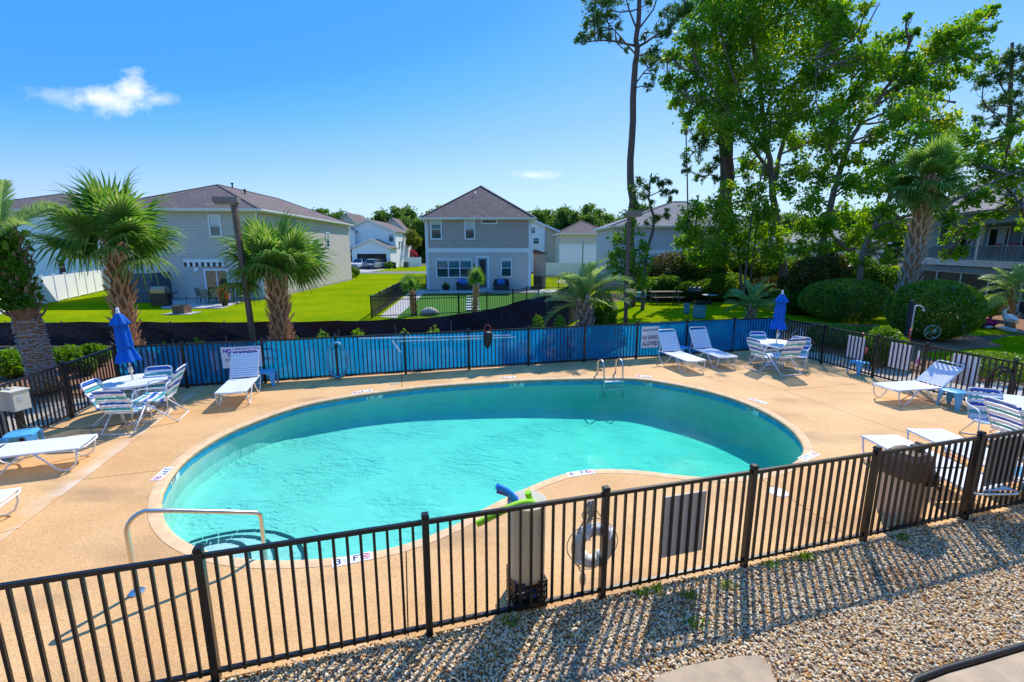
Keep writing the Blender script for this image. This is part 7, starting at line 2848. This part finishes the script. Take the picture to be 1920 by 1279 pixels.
pp = Vector((vat(1892, 598, 21.0).x, 21.0, 0))
t = T('pelican_statue', 'white pelican statue with brown head by the condo bed', 'statue', pp, 2.6)
O(MB().tube([(-.30, 0, .42), (-.15, 0, .45), (.05, 0, .52), (.18, 0, .62)], [.05, .17, .20, .10], 12), 'body', m_white, t, smooth=True)
O(MB().tube([(.14, 0, .62), (.22, 0, .78), (.16, 0, .92), (.14, 0, 1.02)], [.10, .07, .06, .07], 10), 'neck', m_white, t, smooth=True)
O(MB().tube([(.14, 0, 1.04), (.20, 0, 1.0), (.34, 0, .84), (.42, 0, .70)], [.09, .11, .07, .02], 8), 'bill', M('pelican_bill', (.50, .20, .06), .6), t, smooth=True)
O(MB().tube([(-.32, .13, .40), (-.1, .17, .46), (.08, .14, .5)], [.02, .10, .05], 8, flat=.4).tube([(-.32, -.13, .40), (-.1, -.17, .46), (.08, -.14, .5)], [.02, .10, .05], 8, flat=.4), 'wing', m_greyb, t, smooth=True)
O(MB().lathe([(.16, 0), (.13, .12), (.10, .34), (.07, .36)], 10), 'driftwood_base', m_bark, t)
rg = np.random.default_rng(31)
ORD = ['first', 'second', 'third', 'fourth', 'fifth', 'sixth', 'seventh', 'eighth', 'ninth', 'tenth', 'eleventh', 'twelfth', 'thirteenth', 'fourteenth', 'fifteenth', 'sixteenth']
m_rock = M('pale_rock', (.50, .45, .40), .9, var=.3, vs=8, bump=.5, bs=20)
for i in range(16):
    f = i / 15
    p = at(1815, 606).lerp(at(1925, 627), f) + Vector((rg.normal() * .12, .55 + rg.normal() * .2, .06))
    s = rg.uniform(.09, .2)
    prof = [(0, -.6 * s), (.8 * s, -.4 * s), (s, 0), (.7 * s, .45 * s), (0, .6 * s)]
    ph = rg.uniform(0, 6)
    tag(put('border_stone', MB().lathe(prof, 9, fn=lambda k_, a: 1 + .2 * math.sin(2 * a + ph + k_)).mesh('border_stone', m_rock, True), None, p), ORD[i] + ' pale stone from the left along the condo bed edging', 'stone', 'border stones by the pelican')
O_ = O(MB().bar(at(1800, 602), at(1960, 632), .10, .06), 'lawn_edging', m_conc)
tag(O_, 'pale concrete edging between the right lawn and the condo bed', 'edging')
shrub('purple flowering low plant at the foot of the condo screens', Vector((vat(1845, 604, 21.6).x, 21.6, 0)), (.5, .4, .42), LEAF('purple_flower', [(.10, .02, .10), (.35, .03, .22), (.06, .10, .02)], .4, vs=4), n=900, leaf=.10, seed=200, cat='plant')
shrub('yellow green low plant beside the purple flowers', Vector((vat(1815, 600, 21.8).x, 21.8, 0)), (.5, .4, .5), m_leaf_light, n=900, leaf=.10, seed=201, cat='plant')
shrub('dark bush of leaves in front of the condo screens', Vector((vat(1850, 590, 24.0).x, 24.0, 0)), (1.1, .7, 1.3), m_leaf_dark, n=3500, leaf=.12, seed=202, cat='bush')
for i, (px, py, s) in enumerate(((1648, 573, .8), (1662, 582, .6), (1640, 566, .6))):
    g = at(px, py)
    k = 9
    tag(put('flagstone', MB().prism([(s * math.cos(2 * math.pi * j / k) * rg.uniform(.8, 1.1), s * .6 * math.sin(2 * math.pi * j / k) * rg.uniform(.8, 1.1)) for j in range(k)], -.02, .03).mesh('flagstone', M('tan_flagstone', (.50, .36, .24), .9, var=.2)), None, g),
        ['large tan flagstone between the two round bushes', 'tan flagstone nearest the right round bush', 'far tan flagstone beside the condo wing'][i], 'flagstone', 'tan flagstones by the condo wing')

# ------------------------------------------------------------ picnic corner on the right lawn
m_wood = M('weathered_picnic_wood', (.17, .12, .085), .85, var=.25, vs=6)
m_binb = M('teal_painted_drum', (.09, .27, .30), .5, var=.12)
pl, pr = at(1222, 570), at(1268, 570)
pc_ = (pl + pr) / 2 + Vector((.2, .5, 0))
t = T('picnic_table', 'weathered wooden picnic table with benches in front of the hedge', 'picnic table', pc_, .05)
Lp = 2.1
for i in range(4):
    O(MB().box(0, -.30 + i * .2, .76, Lp, .18, .045), 'top_board', m_wood, t)
for s in (-1, 1):
    O(MB().box(0, .74 * s, .45, Lp, .24, .045), 'bench_board', m_wood, t)
    O(MB().bar((.75 * s, -.62, 0), (.75 * s, -.22, .74), .05, .10).bar((.75 * s, .62, 0), (.75 * s, .22, .74), .05, .10).bar((.75 * s, -.8, .40), (.75 * s, .8, .40), .05, .09), 'trestle', m_wood, t)
c_ = at(1203, 573) + Vector((0, .6, 0))
t = T('camp_stool', 'small dark folding stand holding the teal cooler', 'stand', c_)
O(MB().box(0, 0, .46, .75, .5, .05), 'top', m_wood, t)
for sx in (-1, 1):
    for sy in (-1, 1):
        O(MB().bar((.32 * sx, .2 * sy, 0), (.32 * sx, .2 * sy, .45), .05, .05), 'leg', m_wood, t)
t = T('cooler_box', 'teal cooler box on the small stand left of the picnic table', 'cooler', c_ + Vector((.05, 0, .485)))
O(MB().box(0, 0, .14, .62, .38, .28, taper=1.06), 'tub', M('teal_plastic', (.13, .42, .42), .45), t)
O(MB().box(0, 0, .30, .68, .43, .06, taper=.94), 'lid', M('pale_teal_plastic', (.25, .52, .50), .45), t)
for lab, px, py, r, h, ring in (('small teal bin on the right lawn, left of the drum', 1289, 588, .17, .52, 0), ('teal drum bin with a black rim on the right lawn', 1315, 597, .33, .76, 1)):
    g = at(px, py) + Vector((0, r, 0))
    t = T('drum_bin', lab, 'bin', g, 0, 'teal bins on the right lawn')
    O(MB().lathe([(r * .94, 0), (r * .96, .05), (r, h * .3), (r * .98, h * .33), (r, h * .36), (r, h * .64), (r * .98, h * .67), (r, h * .7), (r, h), (r * .93, h), (r * .9, h * .2), (0, h * .2)], 26), 'drum', m_binb, t, smooth=35)
    O(MB().lathe([(r * 1.02, h - .06), (r * 1.06, h - .02), (r * 1.05, h + (.10 if ring else .03)), (r * .9, h + (.10 if ring else .03)), (r * .88, h - .05)], 26), 'rim', m_black if ring else m_binb, t, smooth=35)
g = at(1312, 572) + Vector((.1, 1.3, 0))
t = T('barrel_grill', 'black barrel grill standing behind the teal drum bin', 'grill', g, .15)
t.scale = (.66, .66, .78)
O(MB().extrude([(.36 * math.cos(a), 1.0 + .36 * math.sin(a)) for a in [k * math.pi / 9 for k in range(19)]], 'x', -.55, .55), 'barrel', m_black, t)
O(MB().extrude([(.375 * math.cos(a), 1.0 + .375 * math.sin(a)) for a in [k * math.pi / 9 for k in range(10)]], 'x', -.56, .56), 'hood', M('sun_faded_black', (.09, .09, .095), .4), t)
for sx in (-1, 1):
    O(MB().bar((.45 * sx, -.3, 0), (.45 * sx, -.1, .75), .05, .05).bar((.45 * sx, .3, 0), (.45 * sx, .1, .75), .05, .05), 'leg', m_black, t)
O(MB().tube([(-.3, -.42, 1.1), (.3, -.42, 1.1)], .015, 6), 'handle', m_steel, t)
g = at(1352, 576) + Vector((0, 1.8, 0))
t = T('round_table', 'low round blue-grey table in the shade left of the small palm', 'table', g)
O(MB().lathe([(0, .60), (.46, .60), (.48, .585), (.46, .56), (0, .56)], 28), 'top', M('blue_grey_paint', (.16, .25, .33), .5), t)
O(MB().lathe([(.25, 0), (.09, .08), (.07, .50), (.15, .56)], 16), 'pedestal', m_black, t)
# timber frame swing
g = at(1165, 565) + Vector((0, 3, 0))
t = T('garden_swing', 'timber A-frame swing bench half hidden by the silver palm', 'swing', g)
m_lw = M('pale_timber', (.33, .27, .19), .85, var=.2)
for s in (-1, 1):
    O(MB().bar((1.15 * s, -.75, 0), (1.0 * s, 0, 1.95), .08, .08).bar((1.15 * s, .75, 0), (1.0 * s, 0, 1.95), .08, .08), 'frame_leg', m_lw, t)
O(MB().bar((-1.2, 0, 1.98), (1.2, 0, 1.98), .09, .11), 'top_beam', m_lw, t)
O(MB().box(0, 0, .48, 1.5, .5, .05), 'seat', m_lw, t)
O(MB().box(0, .28, .78, 1.5, .05, .5), 'backrest', m_lw, t)
for s in (-1, 1):
    O(MB().tube([(.7 * s, -.2, .5), (.75 * s, 0, 1.95)], .008, 5), 'chain', m_steel, t)
t = T('timber_edging', 'pale timber sleeper lying at the edge of the right lawn by the hedge', 'edging', at(1281, 567) + Vector((0, 2, 0)))
O(MB().box(0, 0, .06, 1.9, .16, .14), 'sleeper', m_lw, t)

# ------------------------------------------------------------ left lawn patio: grill, dining set, fire pit, planter
g = at(304, 574)
t = T('gas_grill', 'black gas grill with tan hood beside the grey house window', 'grill', g, .1)
O(MB().box(0, 0, .42, 1.0, .5, .72), 'cabinet', m_black, t)
for sx in (-.42, .42):
    O(MB().box(sx * 1.75, 0, .84, .42, .46, .05), 'side_shelf', m_black, t)
O(MB().extrude([(-.28, .86), (.28, .86), (.28, 1.05), (.12, 1.24), (-.14, 1.24), (-.28, 1.08)], 'x', -.42, .42), 'hood', M('tan_hood', (.33, .27, .16), .35, .4), t)
O(MB().box(0, -.265, .80, .95, .03, .12), 'control_panel', m_black, t)
for i in range(5):
    O(MB().lathe([(.03, 0), (.03, .03), (0, .03)], 8, c=(-.36 + i * .18, -.29, .80)), 'knob', m_steel, t)
for sx in (-.4, .4):
    for sy in (-.18, .18):
        O(MB().lathe([(.045, 0), (.05, .05), (0, .06)], 8, c=(sx, sy, 0)), 'caster', m_black, t)
m_tansl = M('tan_sling', (.34, .29, .22), .7, trans=.3)
td = at(398, 570) + Vector((.3, .9, 0))
t = T('dining_table', 'dark outdoor dining table on the grey house patio', 'table', td)
O(MB().box(0, 0, .72, 1.9, 1.0, .04), 'tabletop', M('dark_teal_glass_top', (.03, .06, .08), .15), t)
for sx in (-.85, .85):
    for sy in (-.42, .42):
        O(MB().bar((sx, sy, 0), (sx * .97, sy * .95, .71), .05, .05), 'leg', m_black, t)
dch = T('dining_chair', 'chair', 'chair')
O(MB().bar((0, -.22, .44), (0, -.36, .98), .50, .02, up=(0, 1, 0)), 'back_sling', m_tansl, dch)
O(MB().bar((0, -.22, .43), (0, .25, .43), .48, .02), 'seat_sling', m_tansl, dch)
for s in (-1, 1):
    O(MB().tube([(.26 * s, -.36, .99), (.26 * s, -.22, .45), (.26 * s, -.34, 0)], .016, 6), 'rear_leg', m_black, dch)
    O(MB().tube([(.26 * s, -.26, .62), (.26 * s, .2, .64), (.26 * s, .27, .44), (.26 * s, .30, 0)], .016, 6), 'front_leg', m_black, dch)
dl = ['left end of the patio dining table', 'near side of the patio dining table, left', 'near side of the patio dining table, middle', 'far side of the patio dining table, left', 'far side of the patio dining table, right', 'right end of the patio dining table by the planter']
for i, (dx, dy, rz) in enumerate(((-1.35, -.15, -1.4), (-.62, -.85, .0), (.12, -.9, .1), (-.3, .8, 3.1), (.6, .8, 3.2), (1.3, -.1, 1.7))):
    place(dch, td + Vector((dx, dy, .02)), rz, 'tan sling chair at the ' + dl[i], 'tan dining chairs on the patio')
g = at(422, 574)
t = T('planter', 'dark pot with a rusty grass tuft at the patio corner', 'planter', g)
O(MB().lathe([(.15, 0), (.22, .42), (.24, .44), (.2, .44), (.18, .38), (0, .38)], 16), 'pot', m_black, t, smooth=35)
V, F = leaf_quads(np.random.default_rng(2).normal(size=(260, 3)) * [.13, .13, .20] + [0, 0, .75], .38, np.random.default_rng(3), -1.0, .12)
put('grass_tuft', npmesh('grass_tuft', V, F, LEAF('rusty_grass', [(.22, .06, .02), (.40, .13, .04), (.20, .16, .05)], .4)), t)
g = at(342, 587)
t = T('fire_pit', 'rusty square fire pit on a pale pad in the left lawn', 'fire pit', g)
O(MB().box(0, 0, -.005, 1.5, 1.1, .03), 'pad', m_conc, t)
m_rust = M('rusty_steel', (.16, .085, .05), .85, var=.3)
for sx, sy, a, b in ((0, -.3, .66, .04), (0, .3, .66, .04), (-.31, 0, .04, .56), (.31, 0, .04, .56)):
    O(MB().box(sx, sy, .22, a, b, .42), 'panel', m_rust, t)
O(MB().tube([(.2, .1, .3), (.26, .15, 1.0)], .015, 6), 'poker', m_black, t)

# ------------------------------------------------------------ taupe house patio things
def cover_blob(name, label, p, r, h, mat, cat, seed=0):
    ph = seed * 1.7
    prof = [(r * .95, 0), (r * 1.02, h * .25), (r, h * .55), (r * .82, h * .85), (r * .4, h * .99), (0, h)]
    t = T(name, label, cat, p)
    O(MB().lathe(prof, 20, fn=lambda i, a: 1 + .07 * math.sin(3 * a + ph + i * .4) + .04 * math.sin(7 * a + i)), 'cover', mat, t, smooth=True)
    return t


m_bluec = M('blue_cushion', (.02, .12, .38), .7, var=.15)
Yp = 41.0
for lab, px, sd in (('dark wicker armchair with a bulging blue cushion left of the taupe house door', 871, 1), ('dark wicker armchair with a bulging blue cushion right of the taupe house door', 940, 2)):
    p = Vector((vat(px, 540, Yp).x, Yp, .02))
    t = T('patio_armchair', lab, 'chair', p, 0, 'wicker armchairs at the taupe house')
    O(MB().box(0, .1, .25, 1.35, .85, .5, taper=.92).box(0, .42, .62, 1.3, .16, .6, taper=.95), 'wicker_frame', m_black, t)
    O(MB().box(-.62, 0, .5, .14, .8, .35).box(.62, 0, .5, .14, .8, .35), 'armrest', m_black, t)
    O(MB().lathe([(.0, .36), (.32, .40), (.40, .62), (.34, .84), (.16, .95), (0, .97)], 16, c=(0, .08, 0), fn=lambda i, a: 1 + .08 * math.sin(3 * a + i + sd)), 'cushion', m_bluec, t, smooth=True)
p = Vector((vat(862, 540, Yp + .3).x, Yp + .3, .02))
t = T('beach_ball', 'lilac beach ball behind the left blue cushioned armchair', 'ball', p)
O(MB().lathe([(.28 * math.sin(a * math.pi / 12), .28 - .28 * math.cos(a * math.pi / 12)) for a in range(13)], 18, c=(.05, .2, .42)), 'ball', M('lilac_vinyl', (.42, .20, .55), .4), t, smooth=True)
p = Vector((vat(836, 543, Yp).x, Yp, .02))
t = T('flower_pot', 'small dark planter pot under the triple window', 'planter', p)
O(MB().lathe([(.26, 0), (.36, .3), (.38, .34), (.30, .34), (0, .28)], 16), 'pot', m_black, t)
V, F = leaf_quads(np.random.default_rng(5).normal(size=(120, 3)) * [.15, .15, .1] + [0, 0, .45], .18, np.random.default_rng(3), -.3, .5)
put('leaves', npmesh('leaves', V, F, m_leaf_dark), t)
tag(put('door_mat', MB().box(0, 0, .03, 1.3, .7, .02).mesh('door_mat', M('brown_mat', (.10, .08, .06), .95)), None, Vector((vat(810, 545, 40.4).x, 40.4, 0))), 'brown mat on the patio at the left corner of the taupe house', 'mat')
for i in range(6):
    p = at(886 - i * .2, 582 - i * 5)
    tag(put('stepping_stone', MB().prism([(.42, -.22), (.42, .22), (-.42, .22), (-.42, -.22)], 0, .05).mesh('stepping_stone', m_white), None, p + Vector((0, .2, 0)), rg.uniform(-.1, .1)), ['white stepping stone of the turf row, nearest the yard fence', 'white stepping stone of the turf row, second from the yard fence', 'white stepping stone of the turf row, third from the yard fence', 'white stepping stone of the turf row, third from the house patio', 'white stepping stone of the turf row, second from the house patio', 'white stepping stone of the turf row, nearest the house patio'][i], 'stepping stone', 'white stepping stones in the turf')
tag(put('rock', MB().lathe([(0, -.1), (.45, 0), (.40, .22), (.2, .38), (0, .42)], 10, fn=lambda i, a: 1 + .2 * math.sin(2 * a + i)).mesh('rock', m_rock, True), None, at(806, 590)), 'pale rock inside the yard fence at the turf edge', 'rock')


def wheelie_bin(label, p, rz, s=1.0):
    t = T('wheelie_bin', label, 'bin', p, rz, 'black wheelie bins')
    O(MB().box(0, 0, .5 * s, .58 * s, .62 * s, 1.0 * s).box(0, 0, .08, .5, .5, .1), 'bin', m_black, t)
    O(MB().box(0, -.02, 1.04 * s, .64 * s, .70 * s, .08 * s), 'lid', m_black, t)
    for sx in (-1, 1):
        O(MB().tube([(.27 * sx, .3, .12), (.33 * sx, .3, .12)], .12, 12), 'wheel', m_black, t)


wheelie_bin('black wheelie bin at the right corner of the taupe house', Vector((2.35, 42.0, 0)), 0, 1.1)
wheelie_bin('black wheelie bin at the corner of the white garage house', Vector((gx(742, 500, GY - 5).x, GY - 6, 0)), .2)
p = Vector((gx(762, 500, GY - 2).x, GY - 2, 0))
t = T('air_conditioner', 'grey air conditioner beside the garage house wall', 'air conditioner', p)
O(MB().box(0, 0, .5, .95, .95, .95), 'casing', M('dark_grille', (.09, .09, .09), .6), t)
O(MB().lathe([(.4, 0), (.4, .05), (.3, .06)], 14, c=(0, 0, .98)), 'fan_guard', m_black, t)
p = Vector((vat(1014, 478, 73.4).x, 73.4, 0))
t = T('air_conditioner', 'pale air conditioner at the cream gabled house', 'air conditioner', p + Vector((0, 0, 1.1)))
O(MB().box(0, 0, .5, .95, .95, .95), 'casing', m_greyb, t)
O(MB().lathe([(.4, 0), (.4, .05), (.3, .06)], 14, c=(0, 0, .98)), 'fan_guard', m_black, t)
O(MB().box(0, 0, -.55, 1.1, 1.1, 1.1), 'plinth', m_conc, t)

# ------------------------------------------------------------ the two parked cars
def make_suv(label, p, rz, paint, rear):
    t = T('parked_car', label, 'car', p, rz, 'cars parked in front of the garage')
    W_, L_ = .97, 2.45          # half sizes; front at -y
    def sect(y, zs):            # zs: list of (half width, z)
        return [Vector((w, y, z)) for w, z in zs] + [Vector((-w, y, z)) for w, z in reversed(zs)]
    lower = [(-2.42, [(.70, .42), (.84, .50), (.84, .75), (.72, .88)]), (-2.25, [(.86, .34), (.95, .45), (.95, .90), (.84, 1.00)]), (-1.2, [(.90, .30), (.97, .42), (.97, 1.0), (.86, 1.10)]), (1.9, [(.90, .30), (.97, .42), (.97, 1.02), (.88, 1.12)]), (2.3, [(.86, .36), (.95, .46), (.95, 1.0), (.86, 1.10)]), (2.42, [(.78, .46), (.88, .54), (.88, .94), (.80, 1.02)])]
    mb = MB()
    m = 8
    vs, fs = [], []
    for y, zs in lower:
        vs += sect(y, zs)
    for i in range(len(lower) - 1):
        for j in range(m):
            fs.append((i * m + j, i * m + (j + 1) % m, (i + 1) * m + (j + 1) % m, (i + 1) * m + j))
    fs += [tuple(range(m)), tuple(range((len(lower) - 1) * m, len(lower) * m))]
    O(mb.add(vs, fs), 'body', paint, t, smooth=30)
    cab = [(-1.15, [(.86, 1.08), (.84, 1.12)]), (-.45, [(.87, 1.09), (.70, 1.70)]), (.2, [(.88, 1.10), (.70, 1.76)]), (1.7, [(.88, 1.10), (.69, 1.74)]), (2.2, [(.86, 1.08), (.66, 1.62)]), (2.36, [(.82, 1.06), (.74, 1.12)])]
    vs, fs = [], []
    for y, zs in cab:
        vs += sect(y, zs)
    for i in range(len(cab) - 1):
        for j in range(4):
            fs.append((i * 4 + j, i * 4 + (j + 1) % 4, (i + 1) * 4 + (j + 1) % 4, (i + 1) * 4 + j))
    O(MB().add(vs, fs), 'cabin_glass', m_dark, t, smooth=30)
    O(MB().add([(.69, -.42, 1.715), (-.69, -.42, 1.715), (-.69, .2, 1.775), (.69, .2, 1.775), (.68, 1.7, 1.755), (-.68, 1.7, 1.755), (.65, 2.18, 1.64), (-.65, 2.18, 1.64)], [(0, 1, 2, 3), (3, 2, 5, 4), (4, 5, 7, 6)]), 'roof', paint, t)
    f = MB()
    for s in (-1, 1):
        f.bar((.865 * s, -1.12, 1.11), (.72 * s, -.44, 1.70), .06, .06).bar((.895 * s, .45, 1.1), (.715 * s, .45, 1.74), .06, .09).bar((.89 * s, 1.55, 1.1), (.71 * s, 1.55, 1.73), .06, .14).bar((.86 * s, 2.28, 1.1), (.68 * s, 2.17, 1.63), .07, .10)
    O(f, 'pillar', paint, t)
    for sx in (-1, 1):
        for y in (-1.5, 1.45):
            w = O(MB().tube([(.72 * sx, y, .37), (.96 * sx, y, .37)], .37, 18), 'tyre', m_black, t)
            O(MB().tube([(.93 * sx, y, .37), (.975 * sx, y, .37)], .23, 12), 'rim', m_steel, w)
        O(MB().box(1.02 * sx, -.95, 1.16, .18, .12, .14), 'mirror', paint, t)
    if rear:
        # seen from the back: lights, plate, dark bumper
        pass
    fy = -2.43
    m_hl = M('headlamp_glass', (.75, .78, .8), .1)
    for sx in (-1, 1):
        O(MB().box(.66 * sx, fy + .03, .80, .32, .10, .12), 'headlight', m_hl, t)
        O(MB().box(.66 * sx, 2.36, .92, .34, .12, .14), 'tail_light', M('tail_lamp', (.4, .01, .01), .3), t)
    O(MB().box(0, fy + .01, .76, .98, .10, .16), 'grille', m_black, t)
    O(MB().box(0, fy + .02, .50, 1.3, .10, .18), 'lower_grille', m_black, t)
    O(MB().box(0, 2.40, .56, 1.6, .10, .26), 'rear_bumper', m_black, t)
    O(MB().box(0, 2.41, .86, .5, .04, .12), 'number_plate', m_sign, t)
    return t


YC = 84.5
make_suv('white sport utility car facing the street in front of the open garage', Vector((vat(675, 503, YC).x, YC, 0)), -.10, M('white_car_paint', (.78, .78, .79), .25, coat=.8), False)
make_suv('silver grey sport utility car backing towards the street at the garage', Vector((vat(706, 503, YC).x, YC, 0)), math.pi - .16, M('silver_car_paint', (.40, .42, .45), .25, .3, coat=.8), True)

# shrubs and small trees round the white house
g = at(649, 523)
shrub('yellow-green low bush at the rear corner of the long grey house', g, (1.3, 1.0, .9), m_leaf_light, n=2200, leaf=.18, seed=300, cat='bush')
g2 = Vector((gx(655, 512, 66).x, 63.5, 0))
shrub('taller dark bush behind the yellow-green one by the long grey house', at(655, 521) + Vector((0, 1.2, 0)), (.9, .8, 1.35), m_leaf_dark, n=1800, leaf=.22, seed=301, cat='bush')
shrub('small round bush at the garage corner by the wheelie bin', Vector((gx(733, 500, GY - 5.6).x, GY - 6.2, 0)), (.9, .9, 1.3), m_leaf_hedge, n=1200, leaf=.2, seed=302, cat='bush')
shrub('crimson flowering bush behind the white vinyl fence', Vector((gx(788, 480, GY + 14).x - 3.0, GY + 14, 0)), (2.4, 2.0, 4.2), LEAF('crimson_blossom', [(.20, .02, .03), (.42, .03, .05), (.10, .08, .02)], .4), n=2500, leaf=.35, seed=303, cat='bush')
tree('small_tree', 'round yellow-green tree between the garage house and the taupe house', 'tree',
     [(pxs(GY + 10, (773, 490), (773, 470), (773, 455)), .16, .06)], pxblobs(GY + 10, [(765, 448, 8), (780, 448, 8), (772, 440, 8), (768, 455, 7), (781, 455, 7), (760, 455, 6), (772, 450, 9)], np.random.default_rng(6), .8), LEAF('olive_leaf', [(.06, .12, .01), (.14, .19, .02), (.25, .22, .04)], .45), m_bark, .4, 700, 51, clumps=7, sig=.35)
g = Vector((vat(1092, 500, 58).x, 58, 0))
t = T('street_lamp', 'small black lantern street lamp before the beige hip-roofed house', 'street lamp', g)
hz = vat(1092, 452, 58).z
O(MB().lathe([(.12, 0), (.10, .5), (.06, .6), (.05, hz - .5), (.08, hz - .45)], 10), 'post', m_black, t)
O(MB().lathe([(.08, hz - .45), (.16, hz - .1), (.20, hz - .05), (.05, hz + .2), (0, hz + .25)], 8), 'lantern', m_greyb, t)

# ------------------------------------------------------------ weeds along the foot of the near fence
for i, px in enumerate((960, 1203, 1232, 1300, 1360, 1445, 1496, 1512, 1690, 1290)):
    y = {960: 1168, 1203: 1112, 1232: 1106, 1300: 1172, 1360: 1100, 1445: 1060, 1496: 1048, 1512: 1045, 1690: 1010, 1290: 1120}[px]
    r_ = np.random.default_rng(400 + i)
    k = 46
    P = r_.normal(size=(k, 3)) * [.05, .035, .012] + [0, 0, .035]
    V, F = leaf_quads(P, .075, r_, -.9, .16)
    tt = tag(put('weed', npmesh('weed', V, F, m_leaf_light if i % 2 else m_leaf_hedge), None, at(px, y)), ['weed tuft in the pebbles below the noodle bin', 'weed tuft at the fence foot right of the life ring', 'second weed tuft right of the life ring, by the fence foot', 'weed tuft in the shaded pebbles below the grey board', 'weed tuft at the fence foot left of the middle right post', 'weed tuft at the fence foot right of the middle right post', 'larger of two weeds at the fence foot, left of the next post', 'smaller of two weeds at the fence foot, left of the next post', 'weed tuft at the foot of the fence by the trash can', 'weed tuft among pebbles just below the grey board'][i], 'weed', 'weeds in the pebbles')
